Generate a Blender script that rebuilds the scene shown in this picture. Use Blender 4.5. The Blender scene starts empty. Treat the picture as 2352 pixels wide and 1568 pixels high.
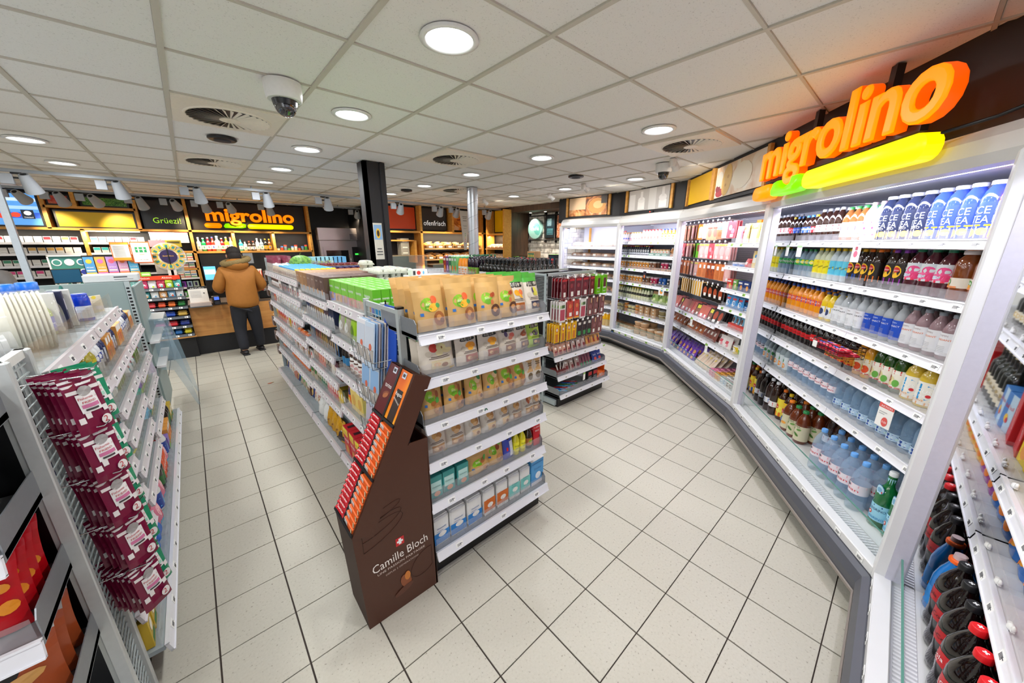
import bpy, math, random
from mathutils import Matrix, Vector
random.seed(7)
PI = math.pi
S = bpy.context.scene
COL = S.collection
# ---------------------------------------------------------------- camera, world, exposure
cam_d = bpy.data.cameras.new('camera'); cam = bpy.data.objects.new('camera', cam_d); COL.objects.link(cam)
cam_d.sensor_width = 36.0; cam_d.lens = 807.81 * 36.0 / 2352.0; cam_d.clip_start = 0.05; cam_d.clip_end = 60
YAW, PITCH, ROLL = math.radians(41.748), math.radians(-15.637), math.radians(0.0865)
_R = Vector((math.cos(YAW), -math.sin(YAW), 0)); _F = Vector((math.sin(YAW) * math.cos(PITCH), math.cos(YAW) * math.cos(PITCH), math.sin(PITCH)))
_U = _R.cross(_F)
_r = _R * math.cos(ROLL) + _U * math.sin(ROLL); _u = _U * math.cos(ROLL) - _R * math.sin(ROLL)
cam.matrix_world = Matrix(((_r.x, _u.x, -_F.x, 0), (_r.y, _u.y, -_F.y, 0), (_r.z, _u.z, -_F.z, 1.8045), (0, 0, 0, 1)))
S.camera = cam
S.view_settings.view_transform = 'Standard'; S.view_settings.look = 'None'; S.view_settings.gamma = 1
S.view_settings.use_curve_mapping = False
S.view_settings.exposure = 0.15
W = bpy.data.worlds.new('ambient_fill'); S.world = W; W.use_nodes = True  # even ambient fill, added to enter through the room's open, unseen back
W.node_tree.nodes['Background'].inputs[0].default_value = (0.93, 0.96, 1.0, 1)
W.node_tree.nodes['Background'].inputs[1].default_value = 1.75
try:
    S.cycles.use_denoising = True; S.cycles.use_adaptive_sampling = True; S.cycles.adaptive_threshold = 0.02
    S.cycles.max_bounces = 7; S.cycles.diffuse_bounces = 4; S.cycles.glossy_bounces = 3; S.cycles.transmission_bounces = 3
    S.cycles.transparent_max_bounces = 14; S.cycles.sample_clamp_indirect = 4.0
    S.cycles.caustics_reflective = False; S.cycles.caustics_refractive = False
except Exception: pass
ZC = 2.652

def arealight(name, loc, energy, size, color=(1, 1, 1), target=None, shape='DISK', sy=None, spread=None):
    l = bpy.data.lights.new(name, 'AREA'); l.shape = shape; l.size = size; l.energy = energy; l.color = color
    if sy: l.size_y = sy
    if spread: l.spread = spread
    o = bpy.data.objects.new(name, l); COL.objects.link(o); o.location = loc
    if target is not None:
        o.rotation_euler = (Vector(target) - Vector(loc)).to_track_quat('-Z', 'Y').to_euler()
    return o
def spot(name, loc, target, energy, color, angle=50, blend=0.6, r=0.03):
    l = bpy.data.lights.new(name, 'SPOT'); l.energy = energy; l.color = color; l.spot_size = math.radians(angle); l.spot_blend = blend; l.shadow_soft_size = r
    o = bpy.data.objects.new(name, l); COL.objects.link(o); o.location = loc
    o.rotation_euler = (Vector(target) - Vector(loc)).to_track_quat('-Z', 'Y').to_euler(); return o

# ---------------------------------------------------------------- materials
def lin(h):
    if isinstance(h, str):
        h = h.lstrip('#'); c = [int(h[i:i + 2], 16) / 255 for i in (0, 2, 4)]
        return tuple(x / 12.92 if x <= .04045 else ((x + .055) / 1.055) ** 2.4 for x in c)
    return h
MATS = {}
def M(col, rough=.45, metal=0, emit=0, alpha=1, noise=.06, scale=60, spec=.5, key=None, bump=0, coat=0):
    k = (col, rough, metal, emit, alpha, noise, scale, spec, bump, coat)
    if k in MATS: return MATS[k]
    m = bpy.data.materials.new(key or 'paint'); m.use_nodes = True; nt = m.node_tree; b = nt.nodes['Principled BSDF']
    c = lin(col)
    b.inputs['Roughness'].default_value = rough; b.inputs['Metallic'].default_value = metal
    b.inputs['Specular IOR Level'].default_value = spec
    if coat: b.inputs['Coat Weight'].default_value = coat; b.inputs['Coat Roughness'].default_value = .08
    b.inputs['Base Color'].default_value = (*c, 1)
    if noise or bump:
        tc = nt.nodes.new('ShaderNodeTexCoord'); n = nt.nodes.new('ShaderNodeTexNoise'); n.inputs['Scale'].default_value = scale; n.inputs['Detail'].default_value = 2
        nt.links.new(tc.outputs['Object'], n.inputs['Vector'])
    if noise:
        mx = nt.nodes.new('ShaderNodeMix'); mx.data_type = 'RGBA'
        mx.inputs['A'].default_value = (*[x * (1 - noise) for x in c], 1); mx.inputs['B'].default_value = (*[min(1, x * (1 + noise)) for x in c], 1)
        nt.links.new(n.outputs['Fac'], mx.inputs['Factor']); nt.links.new(mx.outputs['Result'], b.inputs['Base Color'])
    if bump:
        bp = nt.nodes.new('ShaderNodeBump'); bp.inputs['Strength'].default_value = bump; bp.inputs['Distance'].default_value = .01
        nt.links.new(n.outputs['Fac'], bp.inputs['Height']); nt.links.new(bp.outputs['Normal'], b.inputs['Normal'])
    if emit:
        b.inputs['Emission Color'].default_value = (*c, 1); b.inputs['Emission Strength'].default_value = emit
    if alpha < 1: b.inputs['Alpha'].default_value = alpha
    MATS[k] = m; return m
def nodemat(name, build):
    m = bpy.data.materials.new(name); m.use_nodes = True; build(m.node_tree, m.node_tree.nodes['Principled BSDF']); return m
def ramp(nt, fac, stops):
    r = nt.nodes.new('ShaderNodeValToRGB'); e = r.color_ramp.elements
    while len(e) < len(stops): e.new(.5)
    for i, (p, c) in enumerate(stops): e[i].position = p; e[i].color = (*lin(c), 1)
    nt.links.new(fac, r.inputs['Fac']); return r.outputs['Color']
def _wood(nt, b, c1, c2, sc, axis=0):
    tc = nt.nodes.new('ShaderNodeTexCoord'); mp = nt.nodes.new('ShaderNodeMapping'); s = [sc * 8] * 3; s[axis] = sc; mp.inputs['Scale'].default_value = s
    n = nt.nodes.new('ShaderNodeTexNoise'); n.inputs['Scale'].default_value = 1.5; n.inputs['Detail'].default_value = 6; n.inputs['Distortion'].default_value = .6
    nt.links.new(tc.outputs['Object'], mp.inputs['Vector']); nt.links.new(mp.outputs['Vector'], n.inputs['Vector'])
    nt.links.new(ramp(nt, n.outputs['Fac'], [(.3, c1), (.7, c2)]), b.inputs['Base Color']); b.inputs['Roughness'].default_value = .5
WOOD = nodemat('oak_wood', lambda nt, b: _wood(nt, b, 'b5763a', 'd39a55', 1.2))
TRIMWOOD = nodemat('pine_trim_wood', lambda nt, b: _wood(nt, b, 'c98c3c', 'e0a850', 2))
DARKWOOD = nodemat('smoked_wood', lambda nt, b: _wood(nt, b, '3b2a20', '57402f', 1.5, 2))
def _tile(nt, b):
    tc = nt.nodes.new('ShaderNodeTexCoord'); n = nt.nodes.new('ShaderNodeTexNoise'); n.inputs['Scale'].default_value = 90; n.inputs['Detail'].default_value = 3
    oi = nt.nodes.new('ShaderNodeObjectInfo'); ad = nt.nodes.new('ShaderNodeVectorMath'); ad.operation = 'ADD'
    nt.links.new(tc.outputs['Object'], ad.inputs[0]); nt.links.new(oi.outputs['Location'], ad.inputs[1])
    nt.links.new(ad.outputs[0], n.inputs['Vector'])
    v = nt.nodes.new('ShaderNodeTexVoronoi'); v.inputs['Scale'].default_value = 140; nt.links.new(ad.outputs[0], v.inputs['Vector'])
    c1 = ramp(nt, n.outputs['Fac'], [(.27, '8d8577'), (.36, 'bdb8a9'), (.8, 'c4bfb1')])
    c2 = ramp(nt, v.outputs['Distance'], [(.06, '8a8073'), (.12, 'ffffff')])
    mx = nt.nodes.new('ShaderNodeMix'); mx.data_type = 'RGBA'; mx.blend_type = 'MULTIPLY'; mx.inputs['Factor'].default_value = .5
    nt.links.new(c1, mx.inputs['A']); nt.links.new(c2, mx.inputs['B']); nt.links.new(mx.outputs['Result'], b.inputs['Base Color'])
    b.inputs['Roughness'].default_value = .38; b.inputs['Specular IOR Level'].default_value = .4
TILE = nodemat('speckled_porcelain', _tile)
def _ceil(nt, b):
    tc = nt.nodes.new('ShaderNodeTexCoord'); n = nt.nodes.new('ShaderNodeTexNoise'); n.inputs['Scale'].default_value = 160; n.inputs['Detail'].default_value = 4
    nt.links.new(tc.outputs['Object'], n.inputs['Vector'])
    nt.links.new(ramp(nt, n.outputs['Fac'], [(.3, 'd2d0cb'), (.38, 'f0eeea'), (1, 'f2f0ec')]), b.inputs['Base Color'])
    b.inputs['Roughness'].default_value = .9
CEILM = nodemat('mineral_fibre', _ceil)
def _perf(nt, b):
    tc = nt.nodes.new('ShaderNodeTexCoord'); sx = nt.nodes.new('ShaderNodeSeparateXYZ'); nt.links.new(tc.outputs['Object'], sx.inputs[0])
    outs = []
    for ax, sc in (('X', 40), ('Z', 40)):
        m = nt.nodes.new('ShaderNodeMath'); m.operation = 'MULTIPLY'; m.inputs[1].default_value = sc; nt.links.new(sx.outputs[ax], m.inputs[0])
        f = nt.nodes.new('ShaderNodeMath'); f.operation = 'FRACT'; nt.links.new(m.outputs[0], f.inputs[0])
        g = nt.nodes.new('ShaderNodeMath'); g.operation = 'LESS_THAN'; g.inputs[1].default_value = .3; nt.links.new(f.outputs[0], g.inputs[0]); outs.append(g)
    k = nt.nodes.new('ShaderNodeMath'); k.operation = 'MULTIPLY'; nt.links.new(outs[0].outputs[0], k.inputs[0]); nt.links.new(outs[1].outputs[0], k.inputs[1])
    nt.links.new(ramp(nt, k.outputs[0], [(0, 'dfe1ea'), (1, '8a8d9c')]), b.inputs['Base Color']); b.inputs['Roughness'].default_value = .45
PERF = nodemat('perforated_white_steel', _perf)
def _brick(nt, b):
    tc = nt.nodes.new('ShaderNodeTexCoord'); n = nt.nodes.new('ShaderNodeTexNoise'); n.inputs['Scale'].default_value = 9; n.inputs['Detail'].default_value = 8
    oi = nt.nodes.new('ShaderNodeObjectInfo'); ad = nt.nodes.new('ShaderNodeVectorMath'); nt.links.new(tc.outputs['Object'], ad.inputs[0]); nt.links.new(oi.outputs['Location'], ad.inputs[1])
    nt.links.new(ad.outputs[0], n.inputs['Vector'])
    nt.links.new(ramp(nt, n.outputs['Fac'], [(.35, '9d978d'), (.5, 'd9d5cc'), (.8, 'efece5')]), b.inputs['Base Color']); b.inputs['Roughness'].default_value = .85
BRICK = nodemat('whitewashed_brick', _brick)
def _photo(c1, c2, c3, sc=6, emit=0, dist=1.5):
    def f(nt, b):
        tc = nt.nodes.new('ShaderNodeTexCoord'); n = nt.nodes.new('ShaderNodeTexNoise'); n.inputs['Scale'].default_value = sc; n.inputs['Detail'].default_value = 3; n.inputs['Distortion'].default_value = dist
        nt.links.new(tc.outputs['Object'], n.inputs['Vector']); c = ramp(nt, n.outputs['Fac'], [(.35, c1), (.5, c2), (.65, c3)])
        nt.links.new(c, b.inputs['Base Color']); b.inputs['Roughness'].default_value = .4
        if emit: nt.links.new(c, b.inputs['Emission Color']); b.inputs['Emission Strength'].default_value = emit
    return nodemat('printed_picture', f)
def CLEAR(tint='ffffff', alpha=.13, rough=.06):
    return M(tint, rough, 0, 0, alpha, 0, 60, .6)
BLACK = M('16161a', .5, noise=.1, scale=8); BLACKP = M('0c0c0e', .35, noise=.1); WHITE = M('eceae6', .35); STEEL = M('a9adb2', .3, .9); GREY = M('9aa3a6', .45, noise=.04, scale=20)
CHROME = M('c8ccd0', .15, 1); RAILM = M('e9e9ee', .35, noise=.02); GLASS = CLEAR('cfe6df', .12, .03); PLEX = CLEAR('e6e6ea', .11, .05); CASEW = M('dcdcdc', .35, noise=.03, scale=10)
BUMPER = M('4d4f57', .4, noise=.06, scale=20)

# ---------------------------------------------------------------- mesh builder
TXT = {}
def textgeo(s):
    if s in TXT: return TXT[s]
    c = bpy.data.curves.new('t', 'FONT'); c.body = s; c.resolution_u = 2; c.size = 1; c.align_x = 'CENTER'; c.align_y = 'BOTTOM_BASELINE'
    o = bpy.data.objects.new('t', c); COL.objects.link(o)
    dg = bpy.context.evaluated_depsgraph_get(); dg.update(); m = o.evaluated_get(dg).to_mesh()
    vs = [tuple(v.co) for v in m.vertices]; fs = [tuple(p.vertices) for p in m.polygons]
    o.evaluated_get(dg).to_mesh_clear(); bpy.data.objects.remove(o); bpy.data.curves.remove(c)
    x0 = min(v[0] for v in vs) if vs else 0; x1 = max(v[0] for v in vs) if vs else 1
    TXT[s] = ([(v[0] - (x0 + x1) / 2, v[1]) for v in vs], fs, max(x1 - x0, .01)); return TXT[s]
class MB:
    def __init__(s): s.v = []; s.f = []; s.m = []; s.mats = []; s.sm = []
    def mi(s, m):
        if m not in s.mats: s.mats.append(m)
        return s.mats.index(m)
    def add(s, vs, fs, m, smooth=False, T=None):
        o = len(s.v); i = s.mi(m)
        s.v += [tuple(T @ Vector(v)) for v in vs] if T else [tuple(v) for v in vs]
        for f in fs: s.f.append(tuple(a + o for a in f)); s.m.append(i); s.sm.append(smooth)
        return s
    def box(s, x0, x1, y0, y1, z0, z1, m, c=0, T=None):
        if not c:
            vs = [(x, y, z) for z in (z0, z1) for y in (y0, y1) for x in (x0, x1)]
            return s.add(vs, [(0, 2, 3, 1), (4, 5, 7, 6), (0, 1, 5, 4), (1, 3, 7, 5), (3, 2, 6, 7), (2, 0, 4, 6)], m, T=T)
        ring = lambda d, z: [(x0 + d + c, y0 + d, z), (x1 - d - c, y0 + d, z), (x1 - d, y0 + d + c, z), (x1 - d, y1 - d - c, z), (x1 - d - c, y1 - d, z), (x0 + d + c, y1 - d, z), (x0 + d, y1 - d - c, z), (x0 + d, y0 + d + c, z)]
        vs = ring(c, z0) + ring(0, z0 + c) + ring(0, z1 - c) + ring(c, z1)
        fs = [tuple(range(7, -1, -1)), tuple(range(24, 32))]
        for k in range(3):
            for i in range(8): fs.append((k * 8 + i, k * 8 + (i + 1) % 8, k * 8 + 8 + (i + 1) % 8, k * 8 + 8 + i))
        return s.add(vs, fs, m, T=T)
    def lathe(s, prof, m, seg=14, T=None, cap=True, smooth=True, sx=1, sy=1):
        vs = []; fs = []
        for r, z in prof:
            for i in range(seg): a = 2 * PI * i / seg; vs.append((r * math.cos(a) * sx, r * math.sin(a) * sy, z))
        for k in range(len(prof) - 1):
            for i in range(seg): fs.append((k * seg + i, k * seg + (i + 1) % seg, (k + 1) * seg + (i + 1) % seg, (k + 1) * seg + i))
        s.add(vs, fs, m, smooth, T)
        if cap:
            n = len(prof) - 1
            s.add(vs[:seg], [tuple(range(seg - 1, -1, -1))], m, False, T); s.add(vs[n * seg:], [tuple(range(seg))], m, False, T)
        return s
    def prism(s, poly, d0, d1, m, axis='Y', T=None, sides=True):
        n = len(poly)
        P = {'Y': lambda p, d: (p[0], d, p[1]), 'X': lambda p, d: (d, p[0], p[1]), 'Z': lambda p, d: (p[0], p[1], d)}[axis]
        vs = [P(p, d0) for p in poly] + [P(p, d1) for p in poly]
        fs = [tuple(range(n)), tuple(range(2 * n - 1, n - 1, -1))]
        if sides: fs += [(i, i + n, (i + 1) % n + n, (i + 1) % n) for i in range(n)]
        return s.add(vs, fs, m, T=T)
    def tube(s, pts, r, m, seg=6, T=None):
        pts = [Vector(p) for p in pts]; vs = []; fs = []
        for i, p in enumerate(pts):
            d = (pts[min(i + 1, len(pts) - 1)] - pts[max(i - 1, 0)]).normalized()
            a = d.orthogonal().normalized() if i == 0 else (pa - d * pa.dot(d)).normalized()
            pa = a; b = d.cross(a)
            for k in range(seg): t = 2 * PI * k / seg; vs.append(tuple(p + a * r * math.cos(t) + b * r * math.sin(t)))
        for i in range(len(pts) - 1):
            for k in range(seg): fs.append((i * seg + k, i * seg + (k + 1) % seg, (i + 1) * seg + (k + 1) % seg, (i + 1) * seg + k))
        fs.append(tuple(range(seg))); fs.append(tuple(range(len(vs) - 1, len(vs) - 1 - seg, -1)))
        return s.add(vs, fs, m, True, T)
    def ell(s, cx, cy, cz, rx, ry, rz, m, a=10, b=6, T=None):
        vs = []; fs = []
        for j in range(b + 1):
            t = PI * j / b
            for i in range(a): p = 2 * PI * i / a; vs.append((cx + rx * math.sin(t) * math.cos(p), cy + ry * math.sin(t) * math.sin(p), cz - rz * math.cos(t)))
        for j in range(b):
            for i in range(a): fs.append((j * a + i, j * a + (i + 1) % a, (j + 1) * a + (i + 1) % a, (j + 1) * a + i))
        return s.add(vs, fs, m, True, T)
    # decals on a surface F(u,v)->xyz  (u,v in metres on the front face, v up)
    def dell(s, F, u, v, ru, rv, m, n=12, rot=0):
        c, q = math.cos(rot), math.sin(rot)
        vs = [F(u, v)] + [F(u + ru * math.cos(2 * PI * i / n) * c - rv * math.sin(2 * PI * i / n) * q, v + ru * math.cos(2 * PI * i / n) * q + rv * math.sin(2 * PI * i / n) * c) for i in range(n)]
        return s.add(vs, [(0, 1 + i, 1 + (i + 1) % n) for i in range(n)], m)
    def drect(s, F, u0, u1, v0, v1, m, nu=4, nv=3):
        vs = [F(u0 + (u1 - u0) * i / nu, v0 + (v1 - v0) * j / nv) for j in range(nv + 1) for i in range(nu + 1)]
        return s.add(vs, [(j * (nu + 1) + i, j * (nu + 1) + i + 1, (j + 1) * (nu + 1) + i + 1, (j + 1) * (nu + 1) + i) for j in range(nv) for i in range(nu)], m)
    def dtext(s, F, t, u, v, w, m, h=None, rot=0, maxh=None):
        g, fs, tw = textgeo(t); k = w / tw; kh = h if h else k
        if maxh and kh > maxh: kh = maxh
        c, q = math.cos(rot), math.sin(rot)
        return s.add([F(u + x * k * c - y * kh * q, v + x * k * q + y * kh * c) for x, y in g], fs, m)
    def mesh(s, name='mesh'):
        me = bpy.data.meshes.new(name); me.from_pydata(s.v, [], s.f)
        for m in s.mats: me.materials.append(m)
        me.polygons.foreach_set('material_index', s.m); me.polygons.foreach_set('use_smooth', s.sm)
        me.update(); return me
I4 = Matrix.Identity(4)
def T3(x=0, y=0, z=0, rz=0, rx=0, ry=0, s=1):
    return Matrix.Translation((x, y, z)) @ Matrix.Rotation(rz, 4, 'Z') @ Matrix.Rotation(rx, 4, 'X') @ Matrix.Rotation(ry, 4, 'Y') @ Matrix.Scale(s, 4)
def O(name, mb, parent=None, mat=None, label=None, cat=None, group=None, kind=None):
    me = mb.mesh(name) if isinstance(mb, MB) else mb
    o = bpy.data.objects.new(name, me); COL.objects.link(o)
    if parent: o.parent = parent
    if mat is not None: o.matrix_local = mat
    if label: o['label'] = label
    if cat: o['category'] = cat
    if group: o['group'] = group
    if kind: o['kind'] = kind
    return o
def E(name, mat, label, cat, group=None):
    return O(name, None, None, mat, label, cat, group)
def frame(P, t, w=0):
    t = Vector((t[0], t[1], 0)).normalized(); n = Vector((-t.y, t.x, 0))
    return Matrix(((t.x, n.x, 0, P[0]), (t.y, n.y, 0, P[1]), (0, 0, 1, w), (0, 0, 0, 1)))
ORD = ['zeroth', 'first', 'second', 'third', 'fourth', 'fifth', 'sixth', 'seventh', 'eighth', 'ninth', 'tenth', 'eleventh', 'twelfth', 'thirteenth', 'fourteenth', 'fifteenth', 'sixteenth', 'seventeenth', 'eighteenth', 'nineteenth', 'twentieth'] + ['%d%s' % (i, 'st' if i % 10 == 1 else 'nd' if i % 10 == 2 else 'rd' if i % 10 == 3 else 'th') for i in range(21, 200)]
ROW = ['front row', 'second row', 'third row', 'fourth row', 'fifth row']
class Kind:
    def __init__(s, name, cat, desc, parts, w=.07, d=.07, h=.2):
        s.name, s.cat, s.desc, s.w, s.d, s.h = name, cat, desc, w, d, h
        s.parts = [(n, p.mesh(n) if isinstance(p, MB) else p) for n, p in parts]
def fit(s):
    w = s.split()
    while len(w) > 16 and ',' not in w[0]: w.pop(0)
    return ' '.join(w)
def put(k, mat, label, group=None):
    label = fit(label)
    r = O(k.name, k.parts[0][1], None, mat, label, k.cat, group)
    for n, me in k.parts[1:]: O(n, me, r)
    return r
def runs(n_list): return n_list
def row(F, ks, u0, w, v=0.05, where='', group=None, gap=.004, depth=1, dv=None, umax=None, jit=.002, rz=0, rx=0, side='left'):
    """ks: list of (Kind, count) left to right on frame F at height w. depth rows go inward."""
    tot = {}
    u = u0; cnt = {}
    flat = [k for k, c in ks for _ in range(c)]
    for k in flat:
        if umax and u + k.w > umax: break
        cnt[k] = cnt.get(k, 0) + 1; c = cnt[k]
        for dd in range(depth):
            uu = u + k.w / 2 + random.uniform(-jit, jit); vv = v + k.d / 2 + dd * (dv or k.d + .005) + random.uniform(-jit, jit)
            lab = k.desc + ', ' + ORD[c] + ' from ' + side
            if depth > 1: lab += ', ' + ROW[dd]
            lab += ', ' + where
            put(k, F @ T3(uu, vv, w, rz + random.uniform(-.06, .06) * (1 if rz == 0 else 0), rx), lab, group)
        u += k.w + gap
    return u
# ================================================================ setting
def inview(x, y, z, m=1.12):
    v = Vector((x, y, z - 1.8045)); d = v.dot(_F)
    if d < .05: return False
    return abs(v.dot(_r) / d) < 1.4556 * m and abs(v.dot(_u) / d) < .9705 * m
OX, OY = -0.7291 * .3, 5.7785 * .3
fl = O('floor', MB().box(-4.5, 8, -2.2, 11, -.06, -.006, M('3a2f28', .8, noise=.15, scale=30)), label='floor of speckled beige tiles with dark joints', kind='structure')
GX, GY = .0036, .0026
tm = MB(); c = .0015
tm.box(-.15 + GX, .15 - GX, -.15 + GY, .15 - GY, -.006, 0, TILE)
tmesh = tm.mesh('tile')
cells = []
i0, i1, j0, j1 = int((-4.5 - OX) / .3), int((8 - OX) / .3), int((-2.2 - OY) / .3), int((11 - OY) / .3)
blocks = [(.78, 1.5, 1.6, 5.5), (2.9, 3.7, 2.5, 5), (-3, -.5, .5, 6), (-3, 5, 7.8, 11)]
for i in range(i0, i1):
    for j in range(j0, j1):
        x = OX + i * .3 + .15; y = OY + j * .3 + .15
        hid = any(a < x < b and c_ < y < d for a, b, c_, d in blocks) or (x - 3.9) * .72 - (y - .9) * .72 > .35 and x > 2.4
        cells.append((0 if (inview(x, y, 0) and not hid) else 1, math.hypot(x, y), x, y))
cells.sort()
rest = MB()
for n, (h, d, x, y) in enumerate(cells):
    if n < 300 and h == 0: O('tile', tmesh, fl, Matrix.Translation((x, y, 0)))
    else: rest.add([(x - .1464, y - .1474, 0), (x + .1464, y - .1474, 0), (x + .1464, y + .1474, 0), (x - .1464, y + .1474, 0)], [(0, 1, 2, 3)], TILE)
O('tile', rest, fl, kind='stuff')
# ceiling: T-bar grid with recessed panels
CX, CY = .0705, 1.8542
gm = M('c9c3b6', .6, noise=.03); g = MB(); g.box(-4.5, 8, -2.2, 11, ZC + .06, ZC + .1, M('888888', .9))
for k in range(-8, 14): x = CX + .625 * k; g.box(x - .012, x + .012, -2.2, 11, ZC - .0, ZC + .03, gm)
for k in range(-7, 15): y = CY + .625 * k; g.box(-4.5, 8, y - .0075, y + .0075, ZC + .001, ZC + .03, gm)
ce = O('ceiling', g, label='suspended ceiling grid of white mineral panels', kind='structure')
pm = MB(); pm.box(-.3, .3, -.304, .304, ZC + .008, ZC + .022, CEILM); pme = pm.mesh('ceiling_panel'); restc = MB()
cc = []
for i in range(-8, 13):
    for j in range(-7, 14):
        x = CX + .625 * i + .3125; y = CY + .625 * j + .3125; cc.append((0 if inview(x, y, ZC, 1.25) else 1, math.hypot(x, y), x, y))
cc.sort()
for n, (h, d, x, y) in enumerate(cc):
    if n < 300 and h == 0: O('ceiling_panel', pme, ce, Matrix.Translation((x, y, 0)))
    else: restc.box(x - .3, x + .3, y - .304, y + .304, ZC + .008, ZC + .022, CEILM)
O('ceiling_panel', restc, ce, kind='stuff')
# walls
def struct(name, mb, label=None, parent=None): return O(name, mb, parent, label=label, kind='structure' if not parent else None)
BLK = M('17171b', .55, noise=.12, scale=3)
DARKW = M('2b2b2f', .7, noise=.1, scale=5)
struct('wall_back', MB().box(-4.5, 3.35, 10.2, 10.3, 0, 2.75, BLK), 'black back wall behind the counter shelving')
struct('wall_bakery', MB().box(3.35, 6.9, 8.3, 8.4, 0, 2.75, BLK).box(3.3, 3.35, 8.3, 10.3, 0, 2.75, BLK), 'black wall behind the bakery shelves')
struct('wall_left', MB().box(-4.6, -4.5, -2.2, 10.3, 0, 2.75, M('d9d6cf', .8)), 'plain pale side wall beyond the aisle')
struct('wall_far_right', MB().box(6.15, 6.95, 8.0, 8.3, 0, 2.75, BLK).box(6.17, 6.25, 6.95, 8.0, 0, 2.75, BLK), 'black wall section with yellow panel beside the cafe corner')
t = MB(); t.box(6.13, 6.78, 6.93, 6.99, 0, 2.75, DARKWOOD).box(6.13, 6.98, 4.9, 6.9, 2.53, 2.66, DARKWOOD)
struct('trim_1', t, 'dark wood surround and header of the cafe alcove')
# brick wall of the cafe alcove: bricks as pieces
bw = struct('wall_cafe', MB().box(6.775, 6.85, 3.6, 7.0, 0, 2.75, M('aaa59b', .9)), 'whitewashed brick wall of the cafe corner')
bb = MB(); bb.box(-.012, .012, -.12, .12, -.055, .055, BRICK, c=.006); bme = bb.mesh('brick'); brest = MB(); nb = 0
for r in range(22):
    for k in range(15):
        y = 6.85 - k * .25 - (r % 2) * .125; z = .06 + r * .12
        if z > 1.2 and y > 4.8: O('brick', bme, bw, Matrix.Translation((6.77 + random.uniform(-.004, .004), y, z))); nb += 1
        elif y > 3.7: brest.box(6.76, 6.78, y - .12, y + .12, z - .055, z + .055, BRICK)
O('brick', brest, bw, kind='stuff')
# bulkhead above the refrigerated cases
BWP = [(5.80, 5.05), (5.82, 3.67), (5.435, 2.38), (3.907, 1.01), (2.24, -.35), (-1.2, -.47)]
bh = MB()
for a, b in zip(BWP[:-1], BWP[1:]):
    F = frame(a, (b[0] - a[0], b[1] - a[1])); L = math.hypot(b[0] - a[0], b[1] - a[1])
    bh.box(0, L, 0, .06, 2.2, ZC + .03, BLK, T=F).box(0, L, -.015, 0, 2.26, 2.29, BLK, T=F)
bh.box(5.8, 6.9, 5.0, 5.06, 2.2, ZC, BLK)
struct('wall_bulkhead', bh, 'black fascia running above the refrigerated cases')
struct('wall_right', MB().box(-1.2, 3.2, -1.45, -1.35, 0, 2.2, DARKW), 'dark wall behind the nearest cases')
# black steel pillar with sign
p = MB(); p.box(1.56, 1.78, 4.15, 4.2, 0, ZC, BLACK).box(1.56, 1.6, 4.15, 4.33, 0, ZC, BLACK).box(1.735, 1.79, 4.13, 4.35, 0, ZC, BLACK).box(1.58, 1.75, 4.28, 4.33, 0, ZC, BLACK)
struct('column', p, 'black steel pillar rising from the middle shelving')
# ceiling lamps
LAMPS = [(1.008, 1.54 + 1.25 * k) for k in range(-2, 5)] + [(2.9, 1.54 + 1.25 * k) for k in range(0, 5)] + [(4.76, 1.54 + 1.25 * k) for k in range(1, 4)] + [(-.87, 1.54 + 1.25 * k) for k in range(-1, 5)] + [(-2.75, 2.79 + 1.25 * k) for k in range(0, 4)]
lm = MB(); lm.lathe([(.125, ZC + .004), (.128, ZC - .004), (.105, ZC - .008), (.098, ZC + .004), (.09, ZC + .03)], M('f2f2f0', .3), 28, cap=False)
ld = MB(); ld.lathe([(.094, ZC + .006), (.02, ZC + .016)], M('f4faff', .4, emit=9, noise=0), 28)
lme, lde = lm.mesh('trim_ring'), ld.mesh('diffuser')
for n, (x, y) in enumerate(LAMPS):
    vis = inview(x, y, ZC, 1.05)
    if vis or n % 1 == 0:
        rowi = {1.008: 'over the near aisle', 2.9: 'over the open floor', 4.76: 'near the refrigerated cases', -.87: 'over the left aisle', -2.75: 'over the far left'}[x]
        k = round((y - 1.54) / 1.25)
        if vis:
            r = O('ceiling_lamp', lme, None, Matrix.Translation((x, y, 0)), 'round recessed white downlight %s, %s in that row' % (rowi, {-2: 'nearest', -1: 'nearest', 0: 'first', 1: 'second', 2: 'third', 3: 'fourth', 4: 'fifth'}[k]), 'ceiling lamp', 'recessed round downlights')
            O('diffuser', lde, r)
        arealight('downlight', (x, y, ZC - .012), 10 if x > 2 else 13, .18, (.96, .98, 1.0), (x, y, 0))
# swirl vents
def vent(x, y, label):
    m = M('efe6d6', .4); v = MB(); z = ZC
    v.box(-.3, .3, -.304, .304, z - .012, z + .003, m); r = O('ceiling_vent', v, None, Matrix.Translation((x, y, 0)), label, 'air vent', 'square swirl air vents')
    O('backing', MB().lathe([(.235, z - .0135), (.001, z - .0136)], BLACKP, 32, cap=False), r)
    b = MB()
    for k in range(32):
        a = 2 * PI * k / 32; T = Matrix.Rotation(a, 4, 'Z')
        b.add([(.05, -.003, z - .016), (.235, -.014, z - .015), (.235, .004, z - .024), (.05, .002, z - .022)], [(0, 1, 2, 3), (3, 2, 1, 0)], m, T=T)
    b.lathe([(.06, z - .024), (.06, z - .014)], m, 20); b.lathe([(.25, z - .012), (.245, z - .018), (.235, z - .018), (.233, z - .012)], m, 32, cap=False)
    O('blade', b, r, kind='stuff')
vent(.383, 3.417, 'square swirl vent over the near left aisle beside the dome camera'); vent(.383, 5.29, 'square swirl vent in front of the track rail, second in left aisle')
vent(2.258, 3.417, 'square swirl vent behind the black pillar'); vent(3.508, 1.54, 'square swirl vent in front of the big orange sign'); vent(3.508, 5.29, 'square swirl vent beside the silver duct')
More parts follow.
